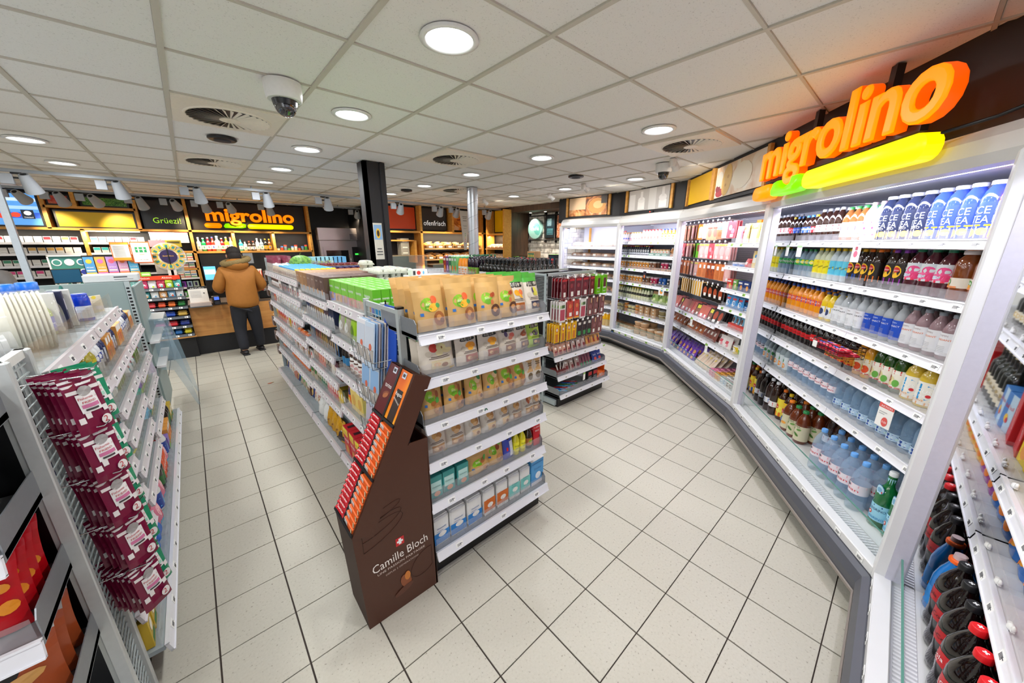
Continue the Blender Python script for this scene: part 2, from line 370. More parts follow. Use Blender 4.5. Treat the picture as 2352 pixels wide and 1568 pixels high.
# duct
d = MB(); d.lathe([(.085, 1.2), (.085, ZC)], M('b9bdc2', .35, .8, noise=.12, scale=6), 24)
dz = O('ventilation_duct', d, None, Matrix.Translation((3.56, 4.95, 0)), 'silver spiral duct pipe standing behind the wine', 'duct')
hx = MB(); pts = [(.0865 * math.cos(a * PI / 8), .0865 * math.sin(a * PI / 8), 1.25 + a * .013) for a in range(0, 107)]; hx.tube(pts, .003, M('8d9196', .4, .8), 4)
O('spiral_seam', hx, dz)
# ceiling speakers, smoke heads
def disc(x, y, r, label, nm='ceiling_speaker', cat='speaker', m=BLACKP):
    s = O(nm, MB().lathe([(r, ZC), (r * 1.02, ZC - .012), (r * .9, ZC - .02)], m, 24, cap=False).lathe([(r * .9, ZC - .02), (.001, ZC - .021)], m, 24, cap=False), None, Matrix.Translation((x, y, 0)), label, cat, 'round ceiling fittings')
    O('grille', MB().lathe([(r * .6, ZC - .021), (r * .55, ZC - .027), (.001, ZC - .028)], M('2a2a2e', .6), 20, cap=False), s)
disc(.382, 4.1, .1, 'black round ceiling speaker between the two swirl vents'); disc(3.98, 3.2, .1, 'black round ceiling speaker in front of the cafe corner'); disc(2.9, 5.9, .09, 'black round ceiling speaker beside the silver duct')
# dome cameras
def dome(x, y, label, s=1):
    r = O('dome_camera', MB().lathe([(.088 * s, ZC), (.088 * s, ZC - .05), (.082 * s, ZC - .085), (.078 * s, ZC - .088)], M('e8e6e2', .35), 28), None, Matrix.Translation((x, y, 0)), label, 'camera', 'dome security cameras')
    O('mounting_ring', MB().lathe([(.06 * s, ZC - .088), (.055 * s, ZC - .115)], BLACKP, 24), r)
    O('dome', MB().lathe([(.053 * s * math.cos(a * PI / 12), ZC - .113 - .053 * s * math.sin(a * PI / 12)) for a in range(0, 7)], M('15151a', .05, noise=0, spec=.9, coat=1), 20), r)
    O('lens', MB().ell(.01, -.02, ZC - .14, .022, .022, .022, BLACKP), r)
    for k in range(3):
        O('screw', MB().lathe([(.004, ZC - .0885), (.004, ZC - .091)], STEEL, 8, T=T3(.07 * math.cos(k * 2.1), .07 * math.sin(k * 2.1))), r)
    O('maker_label', MB().box(-.02, .02, -.0895, -.0885, ZC - .045, ZC - .025, M('5a6ea8', .5), T=Matrix.Rotation(-.3, 4, 'Z')), r)
dome(.55, 2.52, 'white dome security camera hanging over the near left aisle', 1.05); dome(4.12, 2.08, 'white dome security camera near the milk picture', 1); dome(2.55, 9.3, 'small white dome camera above the oven', .8)
# small wall-washer spots on ceiling
def wash(x, y, tx, ty, label):
    a = math.atan2(ty - y, tx - x); r = O('ceiling_spotlight', MB().lathe([(.035, 0), (.038, -.05), (.032, -.075)], M('e6e2dc', .4), 18, T=T3(0, 0, ZC, 0, 0)), None, Matrix.Translation((x, y, 0)), label, 'spotlight', 'small white ceiling spotlights')
    O('lamp_head', MB().lathe([(.034, 0), (.04, -.08)], M('e6e2dc', .4), 18, T=T3(.02 * math.cos(a), .02 * math.sin(a), ZC - .04, a - PI / 2, .9)), r)
    O('lamp_lens', MB().lathe([(.034, -.081), (.001, -.082)], M('fff3df', .4, emit=14, noise=0), 16, cap=False, T=T3(.02 * math.cos(a), .02 * math.sin(a), ZC - .04, a - PI / 2, .9)), r)
    spot('wash_light', (x + .09 * math.cos(a), y + .09 * math.sin(a), ZC - .1), (tx, ty, 2.35), 18, (1, .9, .78), 70)
wash(3.95, 1.9, 4.9, 1.85, 'white ceiling spotlight aimed at the cheese picture'); wash(4.6, 3.55, 5.7, 3.0, 'white ceiling spotlight aimed at the milk picture'); wash(5.0, 4.6, 5.8, 4.3, 'white ceiling spotlight aimed at the bread picture'); wash(4.6, 6.0, 5.9, 6.2, 'white ceiling spotlight beside the duct facing the cafe')
# ================================================================ refrigerated cases
STRIP = M('f3f0ff', .4, emit=5, noise=0)
TAGM = M('f7f7f4', .5, noise=0); TAGI = M('55555a', .6, noise=0); TAGG = M('8fc43c', .5, noise=0)
def tagmesh(w=.045, h=.026, green=False):
    m = MB().box(-w / 2, w / 2, -.002, 0, -h / 2, h / 2, TAGG if green else TAGM)
    for k in range(5): m.box(-w * .3 + k * .005, -w * .3 + k * .005 + .0025, -.0026, -.0021, -h * .35, h * .2, TAGI)
    m.box(w * .05, w * .4, -.0026, -.0021, -.001, .002, TAGI)
    return m.mesh('price_tag')
TAG1 = tagmesh(); TAG2 = tagmesh(green=True); TAG3 = tagmesh(.07, .03)
def shelf(parent, F, u0, u1, v0, v1, w, rail=.04, railm=None, stop=.05, tags='each', step=.16, metal=None, tilt=.25, divs=0, green=0, side=False, stopm=None, name='shelf'):
    railm = railm or RAILM; metal = metal or CASEW
    b = MB().box(u0, u1, v0, v1, w - .022, w - .002, metal)
    if side:
        for uu in (u0, u1 - .003): b.prism([(v0 + .01, w - .02), (v1, w - .02), (v1, w + .07), (v0 + .03, w + .07), (v0 + .01, w + .05)], uu, uu + .003, M('8b8f93', .4, .5), 'X')
    s = O(name, b, parent, F)
    R = T3(0, v0, w - .002, 0, -tilt)
    O('price_rail', MB().box(u0, u1, -.012, 0, -rail, .0, railm, T=R).box(u0, u1, -.016, 0, -.002, .004, railm, T=R).box(u0, u1, -.016, 0, -rail - .003, -rail + .002, railm, T=R), s)
    if stop:
        st = MB().box(u0 + .01, u1 - .01, v0 + .008, v0 + .011, w, w + stop, stopm or PLEX)
        for k in range(1, int((u1 - u0) / .1)): st.box(u0 + k * .1, u0 + k * .1 + .002, v0 + .011, v0 + .06, w, w + stop * .8, stopm or PLEX)
        O('front_stop', st, s)
    n = max(1, int((u1 - u0) / step)); j = MB()
    for k in range(n):
        u = u0 + (k + .5) * (u1 - u0) / n + random.uniform(-.03, .03); T = T3(u, 0, 0) @ R @ T3(0, -.012, -rail / 2)
        me = TAG2 if random.random() < green else TAG1
        if tags == 'each': O('price_tag', me, s, T)
        elif tags == 'join': j.box(-.02, .02, -.003, 0, -.013, .013, TAGG if random.random() < green else TAGM, T=T).box(-.012, .0, -.004, -.003, -.008, .006, TAGI, T=T)
    if tags == 'join' and n: O('price_tags', j, s, kind='stuff')
    return s
MIRROR = M('e4e6ea', .03, 1, noise=0)
def case(label, A, B, shelves, left_end='mirror', right_end=None, tags='each', green=0, last=False):
    F = frame(A, (B[0] - A[0], B[1] - A[1])); L = math.hypot(B[0] - A[0], B[1] - A[1])
    r = E('refrigerated_case', F, label, 'fridge', 'open refrigerated display cases along the wall')
    O('kick_plate', MB().box(-.02, L + .02, .03, .08, .0, .08, BLACKP), r)
    bp = [(.02, .075), (-.05, .085), (-.075, .11), (-.08, .19), (-.065, .235), (-.04, .25), (.02, .25)]
    O('bumper', MB().prism(bp, .0, L, BUMPER, 'X').prism([(-.078, .115), (-.084, .12), (-.084, .135), (-.078, .14)], .01, L - .01, M('8a8078', .4), 'X'), r)
    sl = MB().box(0, L, -.035, .025, .25, .30, CASEW, c=.004).box(0, L, .02, .10, .25, .275, M('c9c7cc', .4)).box(0, L, .10, .72, .25, .285, CASEW)
    s = O('sill', sl, r)
    for k in range(int(L / .17)): O('price_tag', TAG2 if random.random() < green else TAG1, s, T3(.1 + k * .17, -.036, .276))
    gl = MB()
    for k in range(int(L / .02)): gl.box(k * .02, k * .02 + .009, .035, .065, .275, .281, M('e4e4e6', .4))
    for k in range(int(L / .02)): gl.box(k * .02, k * .02 + .009, .068, .098, .275, .281, M('e4e4e6', .4))
    O('air_grille', gl, r, kind='stuff')
    O('front_glass', MB().box(.04, L - .04, .028, .033, .28, .43, GLASS).box(.04, L - .04, .027, .034, .427, .431, M('5c8f80', .2)), r)
    O('back_panel', MB().box(.0, L, .72, .74, .25, 2.12, PERF), r)
    O('top_panel', MB().box(0, L, .05, .74, 2.115, 2.13, M('b9bac8', .4, noise=.04)), r)
    # canopy
    cp = [(-.02, 2.09), (-.035, 2.13), (-.02, 2.19), (.02, 2.235), (.09, 2.255), (.28, 2.26), (.28, 2.13), (.05, 2.115), (.03, 2.085)]
    O('canopy', MB().prism(cp, 0, L, M('c9c8c6', .35, noise=.02), 'X'), r)
    O('light_strip', MB().box(.03, L - .03, .04, .062, 2.088, 2.1, STRIP), r)
    arealight('case_light', tuple(F @ Vector((L / 2, .1, 2.08))), 13, L - .1, (.86, .86, 1.0), tuple(F @ Vector((L / 2, .55, 1.0))), 'RECTANGLE', .05)
    for e, (uu, kind) in enumerate(((0, left_end), (L, right_end))):
        if kind == 'mirror': O('side_panel', MB().box(uu - .004, uu + .004, .06, .72, .285, 2.11, MIRROR), r, label='mirrored inner end panel')
        if kind == 'glass': O('side_panel', MB().box(uu - .004, uu + .004, .08, .72, .3, 2.08, M('dfe6ff', .1, alpha=.25, noise=0)), r, label='clear glass end panel')
    if left_end: O('post', MB().box(-.03, .035, -.04, .06, .26, 2.12, CASEW, c=.006).box(.035, .042, .0, .05, .3, 2.1, M('c2c0cc', .4)), r)
    if last: O('post', MB().box(L - .03, L + .03, -.04, .06, .26, 2.12, CASEW, c=.006), r)
    for (w, u0, u1) in shelves: shelf(r, I4, u0, u1, .20, .68, w, tags=tags, green=green)
    return F, L, r
J = [(5.57, 4.77), (5.57, 3.48), (5.10, 2.25), (3.75, .90), (2.20, -.20), (-.4, -.262)]
C1, L1, c1 = case('refrigerated case of packed bread, farthest along the wall beside the cafe', J[0], J[1], [(w, .02, 1.27) for w in (1.735, 1.54, 1.36, 1.15, .90, .645)], left_end='glass', tags='join', green=.1)
C2, L2, c2 = case('refrigerated case of dairy drinks and salads, under the milk picture', J[1], J[2], [(w, .01, 1.30) for w in (1.825, 1.605, 1.38, 1.135, .86, .61)], tags='join', green=.35)
C3, L3, c3 = case('refrigerated case of sliced meat and cheese, under the yellow panel', J[2], J[3], [(w, .945, 1.9) for w in (1.805, 1.56, 1.305, 1.10, .88)] + [(.845, .01, .94), (.615, .01, .94), (.615, .945, 1.9)], tags='each', green=.1)
C4, L4, c4 = case('refrigerated case of soft drinks and water under the big orange sign', J[3], J[4], [(w, a, b) for w in (1.82, 1.545, 1.255, .993, .71) for a, b in ((.01, .935), (.94, 1.88))], tags='each')
C5, L5, c5 = case('nearest refrigerated case with cola bottles, at the right edge', J[4], J[5], [(w, a, b) for w in (1.62, 1.38, .94, .67) for a, b in ((.01, .93), (.94, 2.2))], tags='each', last=True)
# ================================================================ product builders
def DM(c, r=.45): return c if not isinstance(c, (str, tuple)) else M(c, r, noise=0)
def dec(mb, F, w, h, specs, off=.0006):
    for k, s in enumerate(specs):
        o = off + .00035 * k; G = lambda u, v, o=o: F(max(-w * .499, min(w * .499, u)), v, o)
        if s[0] == 'e': mb.dell(G, s[1] * w / 2, s[2] * h, s[3] * w / 2, s[4] * h, DM(s[5]), rot=s[6] if len(s) > 6 else 0)
        elif s[0] == 'r': mb.drect(G, s[1] * w / 2, s[2] * w / 2, s[3] * h, s[4] * h, DM(s[5]))
        elif s[0] == 't': mb.dtext(G, s[1], s[2] * w / 2, s[3] * h, s[4] * w / 2, DM(s[5]), rot=s[6] if len(s) > 6 else 0, h=s[7] * h if len(s) > 7 else None)
    return mb
def Fflat(d, flip=1): return lambda u, v, o: (u, -d / 2 - o, v)
def pouch(name, cat, desc, w, h, d, col, decs=(), top=None, topf=.18, rough=.4, seal=True, wr=.05, lean=0, clear=None, belly=.42):
    mat = DM(col) if not isinstance(col, str) else M(col, rough, noise=.05, scale=25)
    rnd = random.Random(hash(name + desc) % 999 if False else len(desc) * 7 + int(w * 1000))
    ph = rnd.random() * 6
    def prof(v):
        t = v / h
        if t < belly * .4: return .55 + .45 * math.sin(t / (belly * .4) * PI / 2)
        if t > .93: return .02
        return max(.02, math.cos((t - belly * .4) / (.93 - belly * .4) * PI / 2) ** .75)
    def F(u, v, o, sgn=-1):
        x = max(-1, min(1, 2 * u / w)); t = v / h
        bx = max(0, 1 - abs(x) ** 2.4) ** .6
        y = d / 2 * bx * prof(v) + wr * d * .5 * math.sin(x * 5 + ph + t * 7) * bx * (.3 + t) * (t < .95)
        wv = u * (1 - .05 * math.sin(t * PI))
        return (wv, sgn * (y + o) + (0.004 * math.sin(x * 4 + ph) if t > .8 else 0), v)
    mb = MB(); nu, nv = 8, 9
    for sgn in (-1, 1):
        vs = [F(w * (i / nu - .5), h * j / nv, 0, sgn) for j in range(nv + 1) for i in range(nu + 1)]
        for j in range(nv):
            m = mat if not (top and j >= nv * (1 - topf) - .01) else M(top, rough, noise=.05, scale=25)
            fs = [(j * (nu + 1) + i, j * (nu + 1) + i + 1, (j + 1) * (nu + 1) + i + 1, (j + 1) * (nu + 1) + i) for i in range(nu)]
            if sgn > 0: fs = [f[::-1] for f in fs]
            mb.add(vs, fs, m, True)
    parts = [(name, mb)]
    if decs: parts.append(('printed_label', dec(MB(), F, w, h, decs)))
    return Kind(name, cat, desc, parts, w, d, h)
def boxk(name, cat, desc, w, h, d, col, decs=(), topd=(), sided=(), top=None, c=0.002):
    m = M(col, .45, noise=.04) if isinstance(col, str) else col
    mb = MB().box(-w / 2, w / 2, -d / 2, d / 2, 0, h, m, c=min(c, w * .1, h * .1))
    L = MB(); dec(L, Fflat(d), w, h, decs)
    if topd: dec(L, lambda u, v, o: (u, v - d / 2, h + o), w, d, topd)
    if sided: dec(L, lambda u, v, o: (-w / 2 - o, -u, v), d, h, sided); dec(L, lambda u, v, o: (w / 2 + o, u, v), d, h, sided)
    if top: mb.box(-w / 2 - .0004, w / 2 + .0004, -d / 2 - .0004, d / 2 + .0004, h - .002, h + .0006, M(top, .45, noise=0))
    return Kind(name, cat, desc, [(name, mb)] + ([('printed_label', L)] if L.v else []), w, d, h)
PROF = {
 'pet': [(.72, 0), (.95, .02), (1, .06), (1, .30), (.97, .33), (1, .36), (1, .62), (.9, .73), (.6, .84), (.34, .91), (.32, .94)],
 'cola': [(.7, 0), (.95, .03), (1, .10), (.93, .27), (1, .40), (1, .62), (.93, .70), (.62, .82), (.36, .90), (.33, .94)],
 'soda': [(.8, 0), (1, .04), (1, .6), (.96, .68), (.7, .8), (.4, .89), (.36, .94)],
 'wine': [(.9, 0), (1, .01), (1, .60), (.92, .68), (.5, .75), (.40, .80), (.38, .97)],
 'square': [(.9, 0), (1, .02), (1, .68), (.85, .8), (.55, .88), (.55, .91)],
 'jar': [(.9, 0), (1, .04), (1, .72), (.92, .8), (.85, .84)],
 'milk': [(.9, 0), (1, .03), (1, .55), (.8, .7), (.5, .84), (.48, .9)],
 'cup': [(.78, 0), (.84, .05), (1, .92)],
}
def bottle(name, cat, desc, h, R, body, cap, prof='pet', label=None, decs=(), lz=(.36, .6), alpha=1, caph=.06, capr=None, cap2=None, neck=None, extra=None, rough=.08, liquid=None):
    P = PROF[prof]; mb = MB(); bm = M(body, rough, alpha=alpha, noise=0, spec=.7, coat=.3 if alpha == 1 else 0)
    mb.lathe([(r * R, z * h) for r, z in P], bm, 16)
    parts = [(name, mb)]
    if liquid: parts.append(('drink', MB().lathe([(r * R * .95, z * h + .002) for r, z in P if z < liquid], M(liquid_col(body), .1, noise=0), 12)))
    zt = P[-1][1] * h; cr = capr or P[-1][0] * R * 1.18
    c = MB().lathe([(cr, zt - .25 * caph * h), (cr, zt + (caph - .01) * h), (cr * .85, zt + caph * h)], M(cap, .35, noise=0), 14)
    if cap2: c.lathe([(cr * .7, zt + caph * h), (cr * .65, zt + caph * h + .02)], M(cap2, .35, noise=0), 12)
    if neck: c.lathe([(P[-1][0] * R * 1.04, zt - .16 * h), (P[-1][0] * R * 1.04, zt - .02)], M(neck, .35, noise=0), 12)
    parts.append(('cap', c))
    if label:
        l = MB(); z0, z1 = lz[0] * h, lz[1] * h
        l.lathe([(R * 1.012, z0), (R * 1.012, z1)], M(label, .35, noise=0) if isinstance(label, str) else label, 16, cap=False)
        dec(l, lambda u, v, o: ((R * 1.013 + o) * math.sin(u / R), -(R * 1.013 + o) * math.cos(u / R), z0 + v), R * 3.2, z1 - z0, decs)
        parts.append(('label', l))
    return Kind(name, cat, desc, parts, 2 * R, 2 * R, h)
def liquid_col(b): return b
def can(name, cat, desc, h, R, col, top='c8ccd0', decs=(), lid=None, sy=1):
    mb = MB().lathe([(R * .88, 0), (R, h * .04), (R, h * .93), (R * .86, h)], M(col, .3, noise=.03), 18)
    c = MB().lathe([(R * .9, h), (R * .9, h + .002), (R * .8, h + .001)], M(top, .3, .6), 18) if not lid else MB().lathe([(R * 1.04, h * (1 - lid)), (R * 1.04, h), (R * .98, h + .003)], M(top, .4, noise=0), 18)
    l = MB(); dec(l, lambda u, v, o: ((R + o + .0005) * math.sin(u / R), -(R + o + .0005) * math.cos(u / R), v), R * 3.2, h, decs)
    return Kind(name, cat, desc, [(name, mb), ('lid', c)] + ([('printed_label', l)] if l.v else []), 2 * R, 2 * R, h)
def tub(name, desc, h, R, col, lid, decs=(), cat='tub', sticker=None):
    mb = MB().lathe([(R * .8, 0), (R * .86, h * .05), (R, h * .93)], M(col, .5, noise=.04), 16)
    c = MB().lathe([(R * 1.05, h * .9), (R * 1.06, h * .98), (R, h), (R * .9, h - .003)], M(lid, .45, noise=.03), 16)
    l = MB(); dec(l, lambda u, v, o: ((R * (.82 + .18 * v / h) + o + .002) * math.sin(u / R), -(R * (.82 + .18 * v / h) + o + .002) * math.cos(u / R), v), R * 3, h, decs)
    if sticker: l.lathe([(R * .6, h + .001), (.001, h + .0015)], M(sticker, .5, noise=0), 12, cap=False)
    return Kind(name, cat, desc, [(name, mb), ('lid', c)] + ([('printed_label', l)] if l.v else []), 2 * R * 1.06, 2 * R * 1.06, h)
def hang(name, desc, w, h, col, decs=(), d=.012, header=None, cat='packet', film=True):
    c = w * .08
    poly = [(-w / 2 + c, 0), (w / 2 - c, 0), (w / 2, c), (w / 2, h - c), (w / 2 - c, h), (.012, h), (.01, h - .012), (-.01, h - .012), (-.012, h), (-w / 2 + c, h), (-w / 2, h - c), (-w / 2, c)]
    poly = [(x, z - h) for x, z in poly]
    mb = MB().prism(poly, -d / 2, d / 2, M(col, .25, noise=.15, scale=35))
    if film: mb.prism([(x * 1.06, z * 1.03) for x, z in poly], -.001, .001, M('e8dfe2', .15, alpha=.55, noise=0))
    l = dec(MB(), lambda u, v, o: (u, -d / 2 - o, v - h), w, h, decs)
    return Kind(name, cat, desc, [(name, mb)] + ([('printed_label', l)] if l.v else []), w, d, h)
def pegrow(F, parent, ks, u0, ztop, where, group, n=3, gap=.015, v=.13, dv=.028, rz=0, hook=True, hz=.02, tag=True):
    u = u0; cnt = {}
    for k, c in ks:
        for _ in range(c):
            cnt[k] = cnt.get(k, 0) + 1
            uu = u + k.w / 2
            for q in range(n):
                ang = rz + random.uniform(-.12, .12)
                put(k, F @ T3(uu + random.uniform(-.003, .003), v + q * dv, ztop + .003, ang, random.uniform(-.03, .03)), '%s, %s peg from left, %s on the peg, %s' % (k.desc, ORD[cnt[k]], ['first', 'second', 'third', 'fourth', 'fifth'][q], where), group)
            if hook:
                hk = MB().tube([(uu, .42, ztop + hz), (uu, v - .03, ztop + hz), (uu, v - .045, ztop + hz + .01)], .0022, CHROME, 5)
                if tag: hk.box(uu - .016, uu + .016, v - .05, v - .048, ztop + hz - .005, ztop + hz + .018, TAGM)
                O('peg_hook', hk, parent)
            u += k.w + gap
    return u
def barwrap(name, desc, L, w, h, col, decs=(), ends=None, cat='chocolate bar'):
    # flow-wrapped bar along X, front -Y up Z
    mb = MB(); n = 8; e = ends or col
    def ring(x, a, b): return [(x, a * math.cos(2 * PI * i / n), b + b * math.sin(2 * PI * i / n)) for i in range(n)]
    xs = [(-L / 2, w * .48, .002), (-L / 2 + .012, w * .46, .003), (-L / 2 + .02, w * .46, h / 2), (L / 2 - .02, w * .46, h / 2), (L / 2 - .012, w * .46, .003), (L / 2, w * .48, .002)]
    vs = []
    for x, a, b in xs: vs += [(x, a * math.cos(2 * PI * i / n), h / 2 + b * math.sin(2 * PI * i / n)) for i in range(n)]
    for k in range(5): mb.add(vs, [(k * n + i, k * n + (i + 1) % n, (k + 1) * n + (i + 1) % n, (k + 1) * n + i) for i in range(n)], M(e if k in (0, 4) else col, .25, noise=.04), k == 2)
    l = dec(MB(), lambda u, v, o: (u, v - w * .3, h / 2 + h / 2 * math.sqrt(max(0, 1 - ((v - w * .3) / (w * .48)) ** 2)) + o + .001), L * .8, w * .6, decs)
    return Kind(name, cat, desc, [(name, mb)] + ([('printed_label', l)] if l.v else []), L, w, h)
def loaf(name, desc, L, w, h, col='b9743a', cat='bread', sticker='f3efe6', film=True, dust=None):
    mb = MB().ell(0, 0, h / 2, L / 2, w / 2, h / 2, M(col, .6, noise=.35, scale=30, bump=.3), 12, 8)
    f = MB()
    if film: f.ell(0, 0, h / 2, L / 2 + .006, w / 2 + .004, h / 2 + .004, M('f4f0ea', .12, alpha=.22, noise=0), 12, 8)
    f.drect(lambda u, v: (u, -w / 2 * math.sqrt(max(0, 1 - (v * 2 / h - 1) ** 2)) * .98 - .006, v), -L * .13, L * .13, h * .3, h * .75, M(sticker, .5, noise=0))
    return Kind(name, cat, desc, [(name, mb), ('wrapper', f)], L, w, h)

def rowx(F, items, w, v, where, group, depth=2, dv=None, jit=.002, stag=0, rx=0, rz=.12, cnt=None):
    """items: list of (kind, [u centres])"""
    cnt = {} if cnt is None else cnt
    for k, us in items:
        for u in us:
            cnt[k] = cnt.get(k, 0) + 1
            for d in range(depth):
                lab = '%s, %s from left%s, %s' % (k.desc, ORD[cnt[k]], (', ' + ROW[d]) if depth > 1 else '', where)
                put(k, F @ T3(u + random.uniform(-jit, jit) + stag * (d % 2), v + k.d / 2 + d * (dv or k.d + .004) + random.uniform(-jit, jit), w, random.uniform(-rz, rz), rx), lab, group)
def ar(a, n, st): return [a + k * st for k in range(n)]
# ================================================================ drinks
B = bottle
BR = '2a1209'
riv = lambda cap, lab, n, R=.032, h=.205: B('drink_bottle', 'bottle', 'brown soda bottle with %s cap' % n, h, R, BR, cap, 'pet', lab, [('r', -1, 1, 0, .35, 'f2f2f2'), ('t', 'rivella', 0, .45, 1.3, 'ffffff')], (.34, .56))
rw = riv('e8ecf4', 'c8232c', 'white'); rb = riv('3f86d8', '2456b8', 'blue'); ry = riv('f0c81e', 'c8232c', 'yellow')
rw2 = B('drink_bottle', 'bottle', 'larger white capped brown soda bottle', .235, .035, BR, 'e8ecf4', 'pet', 'f4f4f4', [('r', -1, 1, .3, .9, 'c8232c'), ('t', 'rivella', 0, .42, 1.3, 'ffffff')], (.30, .52))
herb = B('drink_bottle', 'bottle', 'herbal tea bottle with green cap', .225, .036, '9a5a2c', '3d9b4e', 'soda', 'ead9b8', [('e', -.3, .6, .3, .2, '7a6fd0'), ('e', -.3, .6, .1, .07, 'f0c81e'), ('t', 'ICE TEA', 0, .15, 1, '6b4a2a')], (.12, .56))
mint = B('drink_bottle', 'bottle', 'mint tea bottle with pink blossoms', .235, .036, 'bfe6dc', 'e8c8d0', 'pet', 'c8efe4', [('e', -.4, .3, .12, .05, 'e0507a'), ('e', .2, .5, .12, .05, 'e0507a'), ('e', -.1, .75, .12, .05, 'e0507a'), ('e', .4, .2, .1, .04, 'e0507a')], (.05, .62), neck='e6a0b4')
def icetea(c1, n, extra): return B('ice_tea_bottle', 'bottle', n, .262, .041, c1, 'e6eaf6', 'square', 'e9d7c0' if 'orange' in n else c1, [('r', -1, 1, 0, .32, 'f3e3d0'), ('e', -.3, .14, .3, .13, 'f09a3c'), ('e', .3, .18, .26, .11, 'f6c04a'), ('t', 'ICE', 0, .68, .85, 'dfe6ff', 0, .3), ('t', 'TEA', 0, .42, .95, 'dfe6ff', 0, .3)] + extra, (.04, .62), neck=c1, caph=.055)
itz = icetea('27304f', 'dark blue ice tea bottle', [('t', 'ZERO', 0, .34, .7, 'ffffff')]); itb = icetea('3a55c8', 'bright blue ice tea bottle', [('r', -1, 1, .33, .38, 'f2cf2a')]); ito = icetea('f06a1c', 'orange ice tea bottle', [])
WA = 'a9c4dc'
yel = B('drink_bottle', 'bottle', 'clear soda bottle with yellow label and cap', .21, .031, 'e8e28c', 'e8d21c', 'pet', 'f2e21a', [('t', 'citro', 0, .3, 1.1, '4a7a2a'), ('e', 0, .75, .25, .12, '4a8a3a')], (.2, .52), alpha=.7)
spr = B('drink_bottle', 'bottle', 'clear lemon soda bottle with green cap', .215, .032, WA, '1f8a4a', 'pet', '1fa04a', [('e', .5, .6, .3, .35, 'f2e21a'), ('t', 'Sprite', 0, .35, 1.4, 'ffffff', .1)], (.40, .62), alpha=.5)
schy = B('drink_bottle', 'bottle', 'tonic bottle with yellow label', .225, .034, 'd9dfc0', 'f2cc1c', 'pet', 'f2e01c', [('r', -1, 1, .8, .9, 'e8b41c'), ('t', 'Schweppes', 0, .42, 1.3, '2a4a2a', .35)], (.18, .62), alpha=.8)
schc = B('drink_bottle', 'bottle', 'tonic bottle with turquoise label', .225, .034, 'd2dfe6', 'f2cc1c', 'pet', '5fc8e8', [('r', -1, 1, .42, .6, 'f2e01c'), ('t', 'Schweppes', 0, .42, 1.3, '1c3a5a', .35)], (.18, .62), alpha=.8)
def lip(cap, c, n, R=.034, h=.225): return B('ice_tea_bottle', 'bottle', n, h, R, '2a160c', cap, 'pet', '241a18', [('r', -1, 1, 0, .3, c), ('e', 0, .62, .48, .3, 'f6c022'), ('e', 0, .72, .34, .13, 'c8202c'), ('t', 'Lipton', 0, .67, .55, 'ffffff')], (.14, .66))
lipb = lip('f0b81c', '1c5ac8', 'yellow capped dark ice tea bottle'); lipo = lip('f0781c', 'f0781c', 'orange capped dark ice tea bottle'); lipp = lip('8a3ab0', 'a02ab0', 'dark ice tea bottle with purple cap')
pink = B('ice_tea_bottle', 'bottle', 'ice tea bottle with pink blossom label', .235, .042, '4a1420', '1c7a5a', 'soda', 'd9dfe6', [('e', .4, .6, .4, .25, 'e84a8a'), ('e', .1, .3, .4, .2, 'f06aa0'), ('e', .6, .25, .3, .2, 'e83a7a'), ('r', -1, 1, 0, .14, 'e83a5a'), ('e', -.1, .28, .35, .1, 'cfe2f6'), ('t', 'FRESH', -.4, .6, .6, 'ffffff')], (.30, .68), caph=.08, cap2='d0d6e0')
fuse = B('ice_tea_bottle', 'bottle', 'large brown ice tea bottle, orange cap', .235, .045, '7a3c14', 'ece6ea', 'square', 'e9e0d2', [('e', -.4, .55, .32, .36, '4a9a3a'), ('e', -.35, .3, .22, .16, 'f2a01c'), ('t', 'fuse', -.4, .5, .5, 'ffffff'), ('r', -1, .3, 0, .18, 'e8905a')], (.24, .44), caph=.06, cap2='f09a1c')
fan = B('orange_soda_bottle', 'bottle', 'orange soda bottle with blue cap', .215, .033, 'f29a0c', '1f4fb0', 'cola', 'f0641c', [('e', 0, .5, .8, .42, '2450b8'), ('t', 'FANTA', 0, .35, 1.1, 'ffffff', .12, .4)], (.40, .6))
ylw = B('drink_bottle', 'bottle', 'yellow lemonade bottle with white label', .205, .033, 'f0cc1e', '2a3a6a', 'soda', 'eceef2', [('r', -1, 1, .5, 1, 'e8c41c'), ('e', 0, .55, .35, .3, '2a3a6a')], (.1, .5))
def vit(col, lab, t, tc, n): return B('vitamin_water_bottle', 'bottle', n, .222, .036, col, '8a929c', 'soda', lab, [('t', 'VITAMIN', -.1, .84, .8, 'b0a0a0' if lab != '1f4fc0' else 'cfe0ff'), ('t', t, 0, .66, 1.15, tc, 0, .11)] + [('r', -.6, .3, .12 + k * .07, .135 + k * .07, 'b9b9bd') for k in range(5)], (.1, .6), alpha=.72)
vw = vit('cfd6dc', 'eef0f4', 'LOAD', '3a3a44', 'clear vitamin water bottle with white label'); vb = vit('bcc2c6', '1f4fc0', 'CONNECT', 'ffffff', 'vitamin water bottle with blue label'); vo = vit('a88a90', 'e6e6ea', 'OXIDANT', 'e8783c', 'vitamin water bottle with orange lettering'); vs_ = vit('a88a90', 'e6e6ea', 'SHAKE', '8a2a4a', 'vitamin water bottle with dark red lettering')
COLA = '120606'
coke = B('cola_bottle', 'bottle', 'small cola bottle with black cap and red label', .215, .031, COLA, '1a1a1c', 'cola', 'c8141c', [('t', 'Coca-Cola', 0, .3, 1.4, '2a0608')], (.38, .56))
coker = B('cola_bottle', 'bottle', 'cola bottle with red cap and red label', .235, .034, COLA, 'd0181e', 'cola', 'd0161e', [('t', 'Coca-Cola', 0, .3, 1.4, 'ffffff', .08)], (.36, .58))
